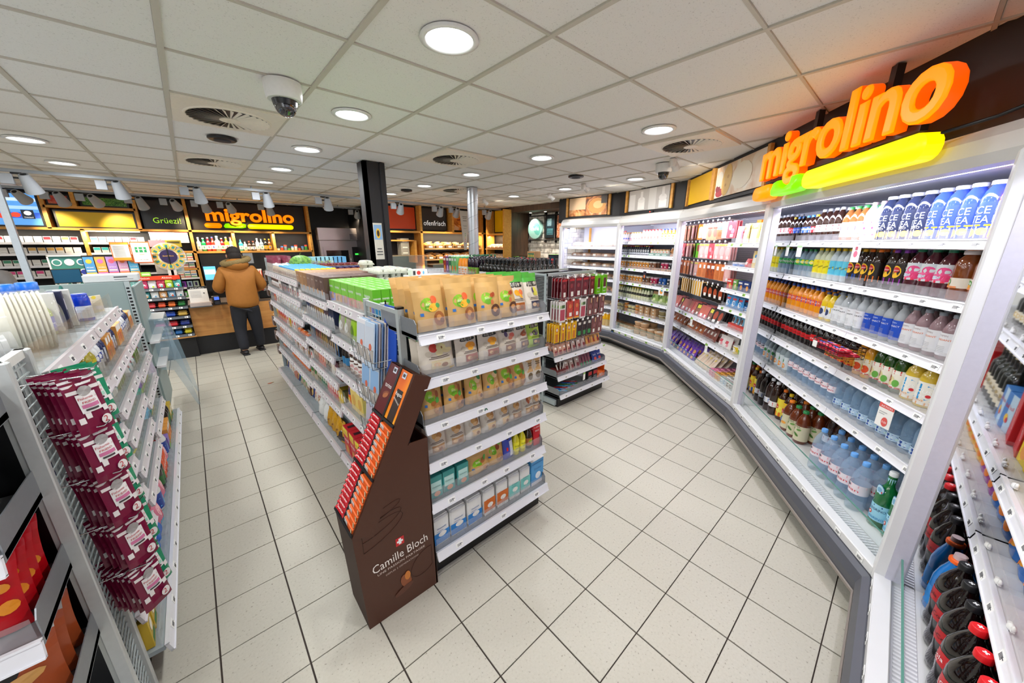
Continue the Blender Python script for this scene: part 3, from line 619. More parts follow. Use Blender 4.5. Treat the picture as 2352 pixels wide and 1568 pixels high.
mezzo = B('cola_bottle', 'bottle', 'cola mix bottle with orange label', .235, .034, COLA, 'f08a1c', 'cola', 'f2901e', [('e', .3, .5, .7, .4, 'f0b03c'), ('t', 'mezzo', 0, .52, 1.3, '241a14', .15, .3), ('t', 'mix', .2, .15, .8, '241a14', .15, .3), ('r', -1, 1, 0, .1, 'd0201c')], (.14, .6))
appy = B('juice_bottle', 'bottle', 'yellow apple juice bottle with red cap', .225, .033, 'e0a01c', 'c8201c', 'pet', 'f2ecd2', [('r', -1, 1, .75, 1, 'e0b01c'), ('t', 'Ramseier', 0, .8, 1.2, 'ffffff'), ('e', .2, .35, .4, .25, 'e8501c'), ('e', -.3, .4, .3, .22, 'f0c83c'), ('r', -1, 1, 0, .08, 'c8201c')], (.12, .55))
appg = B('juice_bottle', 'bottle', 'green apple spritzer bottle with red cap', .24, .036, '1f4a14', 'c8201c', 'pet', 'f2ecdc', [('r', -1, 1, .78, 1, 'd0302c'), ('t', 'Ramseier', 0, .82, 1.2, 'ffffff'), ('e', -.2, .4, .38, .26, 'e6dca0'), ('e', -.35, .5, .24, .22, '9a1c28'), ('e', .3, .3, .26, .2, '6ab04a'), ('r', -1, 1, 0, .07, 'c8201c')], (.12, .55))
foc = B('vitamin_water_bottle', 'bottle', 'yellow drink bottle with blue oval label', .215, .042, 'd8b83c', 'e6e0d8', 'square', 'f2efe6', [('r', -1, 1, 0, .12, 'f09a1c'), ('e', 0, .55, .95, .36, '2a9ad8'), ('t', 'FOCUS', 0, .55, 1.3, 'ffffff', -.1, .22), ('t', 'WATER', .0, .35, .8, 'ffffff', -.1), ('e', .55, .42, .14, .07, 'd0202c'), ('t', 'ACTIVE', 0, .15, .8, 'f09a1c')], (.06, .62), capr=.027)
def ev(h, R, n, capc='6aa6e6', a=.32): return B('water_bottle', 'bottle', n, h, R, 'a8c6e4', capc, 'pet', 'e9dfe6', [('r', -1, 1, .7, .95, 'e8b6c2'), ('e', -.5, .78, .22, .14, '3a4050'), ('e', -.2, .76, .18, .12, '4a5060'), ('t', 'evian', -.05, .28, 1.25, 'd0283c', 0, .36)], (.36, .56), alpha=a)
evs = ev(.235, .038, 'clear water bottle with pink label'); evb = ev(.31, .046, 'large clear blue capped water bottle')
apz = B('water_bottle', 'bottle', 'clear water bottle with small oval label', .235, .038, '8fb0d0', '3a4a5a', 'cola', 'b8d2e6', [('e', 0, .5, .9, .45, 'eef2f6'), ('e', 0, .5, .8, .38, '1f4a9a'), ('t', 'aproz', 0, .36, .9, 'ffffff', 0, .3), ('e', .75, .35, .16, .16, 'cfe8e0')], (.14, .32), alpha=.45)
vlg = B('water_bottle', 'bottle', 'flavoured water bottle with orange slice', .23, .036, 'b4c4cc', '3a8a4a', 'soda', 'cfd8dc', [('e', 0, .3, .4, .2, 'f0903c'), ('e', 0, .3, .2, .1, 'f6c07a'), ('e', -.2, .7, .3, .14, '3a8a4a')], (.12, .6), alpha=.6)
rivL = B('drink_bottle', 'bottle', 'tall brown soda bottle, red label', .315, .045, BR, 'eceef4', 'pet', 'f2f2f4', [('r', -1, 1, .2, .8, 'c8232c'), ('t', 'rivella', 0, .32, 1.3, 'ffffff', 0, .36)], (.26, .42))
rivB = B('drink_bottle', 'bottle', 'tall brown soda bottle, blue label', .315, .045, BR, 'eceef4', 'pet', 'f2f2f4', [('r', -1, 1, .2, .8, '2a5ab8'), ('t', 'rivella', 0, .32, 1.3, 'ffffff', 0, .36)], (.26, .42))
lipL = B('ice_tea_bottle', 'bottle', 'yellow capped lemon ice tea bottle', .28, .043, '3a1c0c', 'f2cc1c', 'pet', 'f0c01c', [('e', -.3, .7, .5, .22, 'f6e03c'), ('e', .4, .4, .4, .2, 'f6e03c'), ('e', 0, .55, .34, .13, 'c8202c'), ('t', 'Lipton', 0, .5, .55, 'ffffff'), ('r', -1, 1, 0, .25, '1c5ac8')], (.12, .7))
lipO = B('ice_tea_bottle', 'bottle', 'orange capped lemon ice tea bottle', .28, .043, '3a1c0c', 'f0781c', 'pet', 'f2dc3c', [('e', -.3, .7, .5, .22, 'f6e85c'), ('e', .4, .4, .4, .2, 'f6e85c'), ('e', 0, .55, .34, .13, 'c8202c'), ('t', 'Lipton', 0, .5, .55, 'ffffff'), ('r', -1, 1, 0, .25, 'f0781c')], (.12, .7))
hbL = B('ice_tea_bottle', 'bottle', 'amber herbal ice tea bottle with green cap', .27, .047, '6a2c0c', '2a8a4a', 'soda', 'd6cfae', [('e', -.3, .7, .3, .08, '5a8a3a', .6), ('e', .2, .4, .3, .08, '4a7a2a', -.6), ('e', -.4, .3, .24, .07, '5a8a3a', .9), ('e', .4, .75, .22, .07, '6a9a4a', .2), ('t', 'FUSETEA', 0, .88, 1, '3a5a2a')], (.1, .55))
hbO = B('ice_tea_bottle', 'bottle', 'amber herbal ice tea bottle with orange cap', .27, .047, '6a2c0c', 'f0841c', 'soda', 'd6cfae', [('e', -.3, .7, .3, .08, '5a8a3a', .6), ('e', .2, .4, .3, .1, 'e8a03c'), ('e', -.4, .3, .24, .07, '5a8a3a', .9)], (.1, .55))
pell = B('mineral_water_bottle', 'bottle', 'green mineral water bottle with white cap', .33, .046, '0c6a34', 'e9ecee', 'wine', '9fd8ec', [('r', -1, 1, .86, .94, '2a5a8a'), ('t', 'S.PELLEGRINO', 0, .62, 1.5, '1f3f6a', 0, .2), ('e', -.15, .42, .14, .12, 'e04a2c'), ('e', -.15, .42, .07, .06, 'e9f4f8'), ('t', 'S.PELLEGRINO', 0, .1, 1.5, '2a8ac0', 0, .2)], (.12, .42), neck='a8d8ec', capr=.019)
ov = MB(); dec(ov, lambda u, v, o: ((.044 + o) * math.sin(u / .044), -(.044 + o) * math.cos(u / .044) * (1), .19 + v), .1, .07, [('e', 0, .5, .5, .45, '2a6a9a'), ('e', 0, .5, .44, .38, 'bfe2f0'), ('e', 0, .5, .26, .2, '7ab0d0'), ('e', .3, .35, .06, .08, 'd0303c')]); pell.parts.append(('neck_label', ov.mesh('neck_label')))
kv = 'at %s of the soft drinks case'
W1 = C4
D = W1; GD = 'bottles standing in the soft drinks case'
rowx(D, [(rb, ar(.04, 2, .063)), (ry, [.17]), (rw2, ar(.24, 4, .072)), (herb, ar(.545, 3, .07)), (mint, ar(.755, 2, .07)), (itz, ar(.89, 4, .084)), (itb, ar(1.226, 4, .084)), (ito, ar(1.562, 3, .084))], 1.82, .235, 'top drinks shelf', GD)
rowx(D, [(spr, ar(.04, 4, .067)), (schy, ar(.31, 3, .069)), (schc, ar(.517, 3, .069)), (lipb, [.72, .785]), (lipo, [.85, .915]), (lipp, [1.04, 1.108]), (pink, ar(1.19, 3, .088)), (fuse, ar(1.46, 4, .094))], 1.545, .235, 'second drinks shelf', GD)
rowx(D, [(fan, ar(.04, 7, .069)), (ylw, [.53, .60]), (vw, ar(.675, 4, .075)), (vb, ar(.975, 4, .075)), (vo, ar(1.275, 5, .075)), (vs_, [1.65, 1.725])], 1.255, .235, 'third drinks shelf', GD, depth=3)
rowx(D, [(coke, ar(.04, 7, .0635)), (coker, ar(.49, 3, .071)), (mezzo, ar(.70, 4, .071)), (appy, [1.0, 1.07]), (appg, ar(1.148, 3, .076)), (foc, ar(1.385, 5, .087))], .993, .235, 'fourth drinks shelf', GD)
rowx(D, [(vlg, ar(.04, 3, .076)), (evs, ar(.275, 8, .079)), (apz, ar(.91, 11, .079))], .71, .235, 'fifth drinks shelf', GD)
FL = 'floor of drinks case'
cn = {}
rowx(D, [(rivB, [.06]), (rivL, [.155])], .285, .21, FL, GD, depth=3, cnt=cn)
rowx(D, [(lipO, [.25]), (lipL, [.345])], .285, .235, FL, GD, depth=3, cnt=cn)
rowx(D, [(hbO, [.455]), (hbL, [.555, .655])], .285, .19, FL, GD, depth=3, cnt=cn)
rowx(D, [(evb, ar(1.02, 5, .098))], .285, .115, FL, GD, depth=4, cnt=cn); rowx(D, [(rivL, ar(.75, 3, .098))], .285, .33, 'back of ' + FL, GD, depth=2)
rowx(D, [(pell, ar(1.535, 3, .1))], .285, .16, FL, GD, depth=3, cnt=cn)
# wire basket with bars hanging in front of the fourth shelf
bk = E('wire_basket', W1 @ T3(1.0, .12, 1.125), 'black wire basket of red snack bars hanging from the drinks shelf', 'basket')
w = MB()
for k in range(9): x = -.13 + .0325 * k; w.tube([(x, -.07, .07), (x, -.07, 0), (x, .07, 0), (x, .07, .07)], .0016, BLACK, 4)
for z in (0, .023, .046, .07):
    w.tube([(-.13, -.07, z), (.13, -.07, z), (.13, .07, z), (-.13, .07, z), (-.13, -.07, z)], .002 if z < .07 else .003, BLACK, 4)
O('wire_frame', w, bk); w2 = MB().tube([(-.05, .07, .07), (-.05, .09, .09), (.05, .09, .09), (.05, .07, .07)], .0025, BLACK, 4); O('hook', w2, bk)
O('price_label', MB().box(-.125, -.08, -.075, -.072, .01, .05, TAGM), bk)
rbar = barwrap('snack_bar', 'red wrapped snack bar', .13, .04, .022, 'c81c34', [('r', -.7, .2, .2, .8, '3a5ad0'), ('r', .3, .8, .2, .8, 'e8a0a8')])
for k in range(10): put(rbar, W1 @ T3(.935 + (k % 2) * .13, .078 + (k // 2 % 3) * .042, 1.128 + (k // 6) * .026, random.uniform(-.2, .2)), 'red wrapped snack bar in the black wire basket, %s in the pile' % ORD[k + 1], 'snack bars in the wire basket')
# promo cards hanging in front
def card(F, u, v, z, w, h, label, decs, col='f6f4f0', rz=.15, cat='sign', name='promotion_card', lean=0):
    m = MB().box(-w / 2, w / 2, -.001, .001, -h, 0, M(col, .5, noise=0)); dec(m, lambda a, b, o: (a, -.001 - o, b - h), w, h, decs)
    return O(name, m, None, F @ T3(u, v, z, rz, lean), label, cat, 'small promotion cards on the shelves')
card(W1, 1.4, .18, .955, .085, .135, 'red and white promotion card hanging above the water bottles', [('r', -1, 1, .8, 1, 'e05a54'), ('t', 'AKTION', 0, .84, 1.5, 'ffffff', 0, .11), ('e', .2, .25, .42, .2, 'e05a54'), ('t', '3.50', .2, .2, .6, 'ffffff'), ('r', -.8, .3, .62, .65, 'b0b0b0'), ('r', -.8, 0, .54, .57, 'b0b0b0')])
card(W1, .0, .17, 1.79, .055, .09, 'small white card hanging above the yellow soda bottles', [('r', -1, 1, .8, 1, 'a8c89a')]); card(W1, .2, .17, 1.79, .055, .09, 'small white card hanging above the green capped bottles', [('r', -1, 1, .8, 1, 'a8c89a')])
card(W1, .86, .17, 1.79, .06, .1, 'small white card with pink picture above the ice tea bottles', [('e', 0, .5, .5, .2, 'e8708a'), ('r', -.3, .3, .75, .95, 'b05a6a')])
# ---------------------------------------------------------------- nearest case
N1 = C5
c2b = B('cola_bottle', 'bottle', 'large cola bottle with black cap', .33, .054, '0e0505', '17171a', 'cola', 'b8101c', [('t', 'Coca-Cola', 0, .3, 1.4, '140406', .06, .42)], (.40, .56)); c2r = B('cola_bottle', 'bottle', 'large cola bottle with red cap', .33, .054, '0e0505', 'd81820', 'cola', 'c8121c', [('t', 'Coca-Cola', 0, .3, 1.4, 'ffffff', .06, .42), ('t', 'ORIGINAL TASTE', 0, .1, 1, 'ffffff')], (.40, .56))
for k_, cc_ in ((c2b, '17171a'), (c2r, 'd81820')):
    t = MB(); t.box(-.007, .007, -.002, .002, .3305, .3312, M('f4f4f4', .4, noise=0)).box(-.002, .002, -.007, .007, .3305, .3312, M('f4f4f4', .4, noise=0)); k_.parts.append(('cap_cross', t.mesh('cap_cross')))
spb = B('sports_drink_bottle', 'bottle', 'blue sports drink bottle with orange cap', .29, .05, '1478c8', 'f2641c', 'milk', '2a90e0', [('r', -1, 1, .1, .3, 'f08a1c')], (.1, .4), caph=.05, cap2='c8b0b0', rough=.12)
u = .015; seq = [spb, c2b, c2b, c2b, c2r, c2r, c2r, c2r, c2r, c2b, c2b, c2r, c2r, c2b, c2b, c2r]
cn = {}
for k in seq:
    cn[k] = cn.get(k, 0) + 1
    for dd in range(4): put(k, N1 @ T3(u + .055 + random.uniform(-.004, .004) + dd * .006, .165 + dd * .112, .285, random.uniform(-.5, .3)), '%s, %s from left, %s, floor of nearest case' % (k.desc, ORD[cn[k]], ROW[dd]), 'large bottles on the floor of the nearest case')
    u += .11
def capri(c, n): return pouch('juice_pouch', 'juice pouch', n, .12, .20, .045, c, [('e', .1, .3, .6, .12, 'f2a01c'), ('e', -.3, .22, .4, .1, 'f0801c'), ('e', .4, .5, .35, .1, 'f6c83c'), ('e', .2, .48, .2, .06, 'd8302c'), ('r', -.9, .9, .66, .88, '1c3a8a'), ('t', 'Capri-Sun', 0, .72, 1.5, 'ffffff'), ('t', '10x2', 0, .56, .7, 'ffffff')], rough=.2)
cpb = capri('2a6ab8', 'blue and orange juice pouch'); cpy = capri('e8b03c', 'yellow juice pouch'); cpp = capri('a04a9a', 'purple juice pouch')
GN = 'drinks packs in the nearest case'
rowx(N1, [(cpb, ar(.07, 3, .125)), (cpp, ar(.445, 3, .125)), (cpy, ar(.82, 9, .125))], .67, .25, 'lowest shelf of nearest case', GN, depth=3, rx=-.15)
cpack = boxk('drink_carton', 'carton', 'red cola carton', .13, .24, .07, 'c8141c', [('t', 'Coca-Cola', -.1, .45, 1.7, 'ffffff', .9)]); ypack = boxk('drink_carton', 'carton', 'yellow ice tea carton', .10, .25, .07, 'f2d21c', [('t', 'Ice Tea', 0, .5, 1.6, 'ffffff', .4), ('r', -1, 1, .4, .46, 'd0201c'), ('e', 0, .2, .6, .12, 'f0a03c'), ('e', 0, .75, .7, .14, 'd8301c')])
rbp = boxk('energy_drink_pack', 'drink pack', 'blue and silver four pack of energy drinks', .12, .18, .12, '3a7ac0', [('r', -1, .1, 0, 1, 'b9d2e4'), ('t', 'Red Bull', 0, .6, 1.5, 'd0202c'), ('e', 0, .35, .3, .12, 'f0c01c'), ('e', -.2, .3, .2, .08, 'd0202c')])
wnw = B('wine_bottle', 'bottle', 'dark wine bottle with cream label', .30, .038, '0c1410', 'd8c8a0', 'wine', 'e6dcc4', [('t', 'RISERVA', 0, .4, 1.2, '4a3a2a'), ('e', 0, .7, .3, .14, 'b09a6a')], (.14, .42), neck='1c1c1e'); chp = B('sparkling_wine_bottle', 'bottle', 'sparkling wine bottle with foil neck', .2, .036, '121a14', 'caa040', 'wine', 'ece4d0', [('e', 0, .5, .5, .3, 'd0a83c')], (.14, .36), neck='1f2c34')
rowx(N1, [(ypack, [.07, .18]), (cpack, [.3, .44]), (rbp, [.59, .72]), (wnw, ar(.83, 6, .085)), (cpack, ar(1.4, 5, .14))], .94, .25, 'third shelf of nearest case', GN, depth=2)
rowx(N1, [(chp, ar(.07, 14, .085))], 1.38, .25, 'second shelf of nearest case', GN, depth=2)
rowx(N1, [(chp, ar(.07, 9, .085))], 1.62, .25, 'top shelf of nearest case', GN, depth=1)
# white plastic clips on the shelf rails of the nearest case
for w_ in (.67, .94, 1.38):
    for k in range(9):
        m = MB().ell(0, 0, 0, .014, .01, .012, M('ecebe8', .4), 8, 6).box(-.022, .022, -.004, .004, -.004, .004, M('ecebe8', .4)).ell(.02, 0, .01, .008, .006, .01, M('ecebe8', .4), 6, 4)
        O('rail_clip', m, c5, T3(.1 + k * .22, .205, w_ + .012))
# ---------------------------------------------------------------- illuminated sign
SG = frame(J[3], (J[4][0] - J[3][0], J[4][1] - J[3][1]))
ORG = M((1.0, .27, .0), .4, emit=.8, noise=0, spec=.3); ORS = M((.9, .09, .0), .4, emit=.8, noise=0); YLW = M((1.0, .78, .0), .35, emit=.95, noise=0, spec=.3); GRN = M((.18, .85, .0), .3, emit=.9, noise=0, spec=.3)
def letters(word, F, u0, z0, width, height, root, front, side, th=.06, off=.012, gap=0):
    c = bpy.data.curves.new('t', 'FONT'); c.body = word; c.size = 1; o = bpy.data.objects.new('t', c); COL.objects.link(o)
    bpy.context.view_layer.update(); W0 = o.dimensions.x; bpy.data.objects.remove(o)
    sc = width / W0
    # advance of each letter
    adv = []
    for k in range(len(word)):
        g = textgeo(word[:k + 1]); adv.append(g[2])
    x = 0
    for k, ch in enumerate(word):
        cc_ = bpy.data.curves.new('t', 'FONT'); cc_.body = ch; cc_.size = 1; cc_.resolution_u = 4; cc_.extrude = th / sc * .35; cc_.bevel_depth = .03; cc_.bevel_resolution = 3; cc_.offset = .0
        oo = bpy.data.objects.new('t', cc_); COL.objects.link(oo); dg = bpy.context.evaluated_depsgraph_get(); me = bpy.data.meshes.new_from_object(oo.evaluated_get(dg)); bpy.data.objects.remove(oo)
        xs = [v.co.x for v in me.vertices]; w0, w1 = min(xs), max(xs)
        xr = adv[k]
        x0 = (xr - (w1 - w0) + .09) * sc
        for v in me.vertices:
            X = (v.co.x - w0) * sc; Y = v.co.y * height; Z = v.co.z * sc
            v.co = (X, -Z, Y)
        me.materials.clear(); me.materials.append(front); me.materials.append(side)
        for p in me.polygons: p.material_index = 0 if p.normal.y < -.15 else 1; p.use_smooth = True
        O('letter', me, root, F @ T3(u0 + x0, 0, z0) if root.matrix_local == I4 else T3(u0 + x0, 0, z0))
def pill(x0, x1, z0, z1, n=8):
    r = (z1 - z0) / 2; p = []
    for k in range(n + 1): a = -PI / 2 + PI * k / n; p.append((x1 - r + r * math.cos(a), (z0 + z1) / 2 + r * math.sin(a)))
    for k in range(n + 1): a = PI / 2 + PI * k / n; p.append((x0 + r + r * math.cos(a), (z0 + z1) / 2 + r * math.sin(a)))
    return p
def signage(F, u0, z0, W, H, label, group, th=.06, mats=(ORG, ORS, YLW, GRN)):
    r = E('illuminated_sign', F @ T3(u0, 0, z0), label, 'sign', group); org, ors, ylw, grn = mats
    letters('migrolino', F, 0, H * .36, W, H * .86, r, org, ors, th)
    def bar(nm, poly, m):
        cx = sum(p[0] for p in poly) / len(poly); cz = sum(p[1] for p in poly) / len(poly); mb = MB(); sh = [(cx + (x - cx) * .97, cz + (z - cz) * .88) for x, z in poly]
        n = len(poly); mb.prism(poly, -th * .4, th * .6, m); vs = [(x, -th * .4, z) for x, z in poly] + [(x, -th * .75, z) for x, z in sh]; mb.add(vs, [(i, (i + 1) % n, n + (i + 1) % n, n + i) for i in range(n)] + [tuple(range(n, 2 * n))], m, True); O(nm, mb, r)
    bar('orange_bar', pill(-.02 * W, .16 * W, 0, H * .24), org); bar('yellow_bar', pill(.445 * W, W * 1.0, 0, H * .24), ylw)
    g = [(.19, .02), (.38, .02), (.42, .06), (.425, .2), (.40, .24), (.365, .24), (.355, .14), (.30, .08), (.25, .14), (.235, .24), (.20, .22), (.18, .1)]
    bar('green_smile', [(a * W, b * H) for a, b in g], grn)
    return r
SF = SG @ T3(0, -.1, 0)
sg = signage(SF, -.03, 2.145, 1.64, .47, 'large glowing orange and yellow sign hanging above the soft drinks case', 'illuminated orange letter signs')
for uu in (.56, 1.2):
    O('hanger', MB().box(uu - .02, uu + .02, .05, .085, .1, ZC - 2.145, BLACK), sg)
O('back_rail', MB().box(.0, 1.5, .03, .06, .14, .17, BLACK), sg); O('power_cable', MB().tube([(1.62, .03, .1), (1.75, .1, .12), (1.9, .25, .2), (2.0, .33, .28)], .007, BLACKP, 6), sg)
tp = E('temperature_display', SG @ T3(1.78, .25, 2.31), 'small red digital temperature display on the black fascia', 'display')
O('display_case', MB().box(-.06, .06, -.02, .02, -.025, .025, BLACKP, c=.003), tp); dm = MB(); dm.dtext(lambda u, v: (u, -.0212, v), '0.31', 0, -.012, .045, M('ff2010', .4, emit=3, noise=0)); O('display_digits', dm, tp)
LV = ['bottom layer', 'middle layer', 'top layer', 'topmost layer']
# ================================================================ meat and cheese case
MT = 'c98a80'
def tag_(u=.0, v=.12, w=.34, h=.16): return ('r', u - w, u + w, v, v + h, 'f4f2ee')
ham = hang('sliced_meat_pack', 'pale pink sliced ham pack', .11, .19, 'e0a8a4', [('e', 0, .5, .7, .3, 'eabcb6'), tag_(.1, .06), ('r', -.8, .8, .85, .95, 'd8d05a')])
sal = hang('sliced_meat_pack', 'red speckled sliced salami pack', .11, .19, 'c8505a', [('e', -.3, .6, .4, .16, 'e0909a'), ('e', .35, .4, .4, .16, 'd87078'), tag_(.2, .06)])
orp = hang('sliced_meat_pack', 'orange framed sliced meat pack', .10, .2, 'e07a28', [('r', -.7, .7, .1, .75, 'e0a090'), ('e', 0, .75, .5, .08, 'f4f0ea'), tag_(0, .1, .4, .14)])
brp = hang('sliced_meat_pack', 'brown paper meat pack with salmon coloured window', .11, .21, 'c49a78', [('r', -.6, .6, .78, .94, 'd8d4c8'), ('e', 0, .42, .6, .24, 'd87060'), ('r', -.7, .7, .66, .74, 'e04a40')])
blp = hang('sliced_meat_pack', 'blue topped meat pack', .09, .2, 'b87858', [('r', -1, 1, .55, .95, '6a90c8'), ('e', 0, .3, .6, .16, 'e0603c')])
wur = hang('sausage_pack', 'clear pack of orange sausages', .10, .19, 'd8804a', [('r', -.5, -.3, .08, .8, 'b8602c'), ('r', 0, .2, .08, .8, 'b8602c'), ('r', .45, .6, .08, .8, 'b8602c'), ('r', -.3, .5, .62, .86, 'f6f4ee')])
grl = hang('sausage_pack', 'clear pack of small grilled sausages', .10, .19, 'a8502c', [('e', -.4, .5, .25, .1, '7a3418'), ('e', .3, .6, .25, .1, '7a3418'), ('e', 0, .3, .25, .1, '8a3c1c'), tag_(0, .66, .5, .2)])
stp = hang('sausage_pack', 'yellow and white striped thin sausage pack', .05, .19, 'f0b83c', [('r', -.4, .4, 0, 1, 'e8e2da')])
drk = hang('meat_tray', 'black tray with smoked sausage', .11, .2, '1c1614', [('e', 0, .5, .6, .3, 'b04a24'), ('r', -.3, .4, .2, .4, 'f2efe8'), ('e', .4, .92, .2, .06, 'e0dcc0')])
grn = hang('sliced_meat_pack', 'green boxed meat pack', .08, .19, '6ab82c', [('r', -.6, .6, .45, .9, '8a4a34')])
G3 = 'hanging packs in the meat case'
HZ = .2
pegrow(C3, c3, [(orp, 1), (ham, 1), (brp, 2), (blp, 1), (ham, 1), (sal, 1)], .02, 2.05, 'top meat row', G3, n=3, gap=.022, v=.26, dv=.03, rz=.25)
pegrow(C3, c3, [(grn, 1), (ham, 2), (sal, 1), (ham, 3)], .02, 1.80, 'second meat row', G3, n=3, gap=.02, v=.26, dv=.03, rz=.2)
pegrow(C3, c3, [(ham, 1), (wur, 2), (grl, 2), (wur, 2), (ham, 1)], .02, 1.555, 'third meat row', G3, n=3, gap=.016, v=.26, dv=.03, rz=.2)
pegrow(C3, c3, [(stp, 5), (drk, 1), (drk, 3)], .02, 1.30, 'fourth meat row', G3, n=3, gap=.02, v=.26, dv=.035, rz=.2)
def tray(desc, col, decs, w=.12, h=.17, d=.035, name='meat_tray', cat='meat tray'): return boxk(name, cat, desc, w, h, d, col, decs)
cb = tray('clear tray of red minced meat', 'c8606a', [('r', -.85, .85, .3, .95, 'c86a58'), ('r', -.4, .4, .08, .32, 'f2f0ea')]); cb2 = tray('dark tray of meat with yellow label', '2a1c1a', [('r', -.8, .8, .1, .6, '8a5a4a'), ('r', -.6, .6, .62, .9, 'e0d84a'), ('r', -.3, .3, .1, .3, 'f2f0ea')]); cb3 = tray('black tray with orange sausage', '1a1514', [('e', 0, .55, .6, .34, 'a8442a'), ('r', -.4, .4, .05, .25, 'f2f0ea')])
rowx(C3, [(cb, [.05, .17]), (cb2, [.29]), (cb, [.41, .52]), (cb2, [.64]), (cb3, [.76, .87])], .845, .24, 'fifth meat shelf', 'meat trays on the lower meat shelves', depth=3, dv=.05, rx=-.35, rz=.2)
sp = pouch('sausage_pack', 'sausage', 'clear bag of brown sausages', .12, .15, .05, 'b9683e', [('e', -.3, .5, .25, .3, '9a4c26'), ('e', .3, .5, .25, .3, '9a4c26'), ('r', -.2, .5, .3, .5, 'eee8e0')], rough=.2)
spr_ = pouch('salami_pack', 'sausage', 'dark salami in net wrapper', .08, .17, .05, '8a4a3c', [('r', -.4, .5, .4, .65, 'e8e0d8')], rough=.3)
whp = pouch('cheese_snack_bag', 'snack bag', 'white bag with red print', .13, .14, .06, 'f0e8e4', [('r', -.5, .4, .4, .65, 'd84a5a'), ('e', .3, .3, .3, .15, 'e8a0a8')], rough=.3)
rowx(C3, [(sp, ar(.07, 4, .125)), (spr_, ar(.55, 4, .09))], .615, .24, 'sixth meat shelf', 'sausages on the lower meat shelves', depth=3, rx=-.3)
rowx(C3, [(whp, [1.0, 1.12])], .615, .24, 'sixth cheese shelf', 'sausages on the lower meat shelves', depth=2, rx=-.2)
pp = pouch('snack_pouch', 'snack pouch', 'purple snack pouch with cookie picture', .11, .17, .04, '5a2c9a', [('e', 0, .68, .55, .16, 'c8904a'), ('t', 'wrap', 0, .4, 1.2, 'ffffff'), ('e', 0, .2, .5, .12, 'e8a070')], rough=.3)
rowx(C3, [(pp, ar(.08, 5, .115))], .285, .14, 'floor of meat case', 'purple pouches on the floor of the meat case', depth=3, dv=.07, rx=-.3)
stk = pouch('sausage_pack', 'sausage', 'pale long sausages in clear bag', .10, .2, .05, 'd8c4b0', [('e', -.3, .5, .22, .38, 'c8ac94'), ('e', .3, .5, .22, .38, 'c8ac94'), ('e', 0, .8, .3, .08, 'f0d02c')], rough=.2)
rowx(C3, [(stk, ar(.68, 4, .11))], .285, .13, 'floor of meat case', 'pale sausages on the floor of the meat case', depth=3, dv=.08, rx=-.55)
yc = [can('yoghurt_cup', 'yoghurt', n, .075, .031, c, l, [('e', 0, .5, .6, .3, a)]) for n, c, l, a in (('pink yoghurt cup with pink lid', 'f0a0b4', 'f07ab0', 'd83a6a'), ('orange yoghurt cup with yellow lid', 'f2b83c', 'f2a84c', 'e8641c'), ('white yoghurt cup with cream lid', 'eef0f2', 'e8e4dc', '8ab0d0'), ('white yoghurt cup with brown print', 'efe9e2', 'e8e0d8', '7a4a30'), ('black and white yoghurt cup', '2a2624', 'e8e4e0', 'd8a03c'))]
rowx(C3, [(yc[0], ar(1.10, 2, .066)), (yc[1], ar(1.232, 2, .066)), (yc[2], ar(1.364, 2, .066)), (yc[3], ar(1.496, 2, .066)), (yc[4], ar(1.628, 3, .066))], .285, .125, 'floor of meat case', 'yoghurt cups on the floor of the meat case', depth=5)
dv_ = MB()
for k in range(7): dv_.box(1.065 + k * .132, 1.068 + k * .132, .11, .5, .287, .37, PLEX)
dv_.box(1.06, 1.88, .108, .112, .287, .37, PLEX); O('yoghurt_divider', dv_, c3)
# cheese half
chw = pouch('cheese_pack', 'cheese', 'yellow and white sliced cheese pack', .15, .2, .03, 'f2d268', [('r', -.6, .7, .1, .7, 'f4ecd0'), ('e', -.3, .8, .3, .1, '8ab83c'), ('t', 'Raclette', 0, .72, 1.2, '6a4a1c')], rough=.3)
chp2 = pouch('cheese_pack', 'cheese', 'pink and white grated cheese pack', .12, .18, .03, 'e8788a', [('r', -.7, .7, .1, .6, 'f4ece0'), ('e', 0, .78, .4, .1, 'ffffff')], rough=.3)
chb = boxk('cheese_box', 'cheese', 'orange cheese box with red medallion', .09, .24, .02, 'f0a02c', [('e', 0, .6, .6, .16, 'e8e0c8'), ('e', 0, .6, .35, .1, 'c82c2c'), ('r', -1, 1, .1, .35, 'f2ecd8')])
rowx(C3, [(chp2, [1.02]), (chw, [1.15, 1.29, 1.43, 1.57])], 1.805, .24, 'top cheese shelf', 'cheese packs on the cheese shelves', depth=3, dv=.04, rz=.25)
rowx(C3, [(chb, ar(1.05, 6, .1))], 1.81, .42, 'back of top cheese shelf', 'cheese packs on the cheese shelves', depth=2, dv=.03)
rnd = can('cheese_round', 'cheese', 'blue and white round cheese pack', .035, .055, '2a7ac8', 'eef0f4', [], lid=.3)
wedge = pouch('cheese_pack', 'cheese', 'clear yellow cheese wedge pack', .12, .17, .03, 'ecd48a', [('r', -.5, .5, .3, .6, 'f6f4ec'), ('e', .2, .7, .3, .1, '4a90c8')], rough=.15)
redn = pouch('cheese_net', 'cheese', 'red netted small cheese bag', .1, .09, .07, 'd83a3c', [('r', -.4, .4, .3, .6, 'f0e8e0')], rough=.4)
rowx(C3, [(rnd, [1.02, 1.14]), (redn, [1.25]), (wedge, [1.38, 1.5, 1.62])], 1.56, .24, 'second cheese shelf', 'cheese packs on the cheese shelves', depth=3, dv=.05)
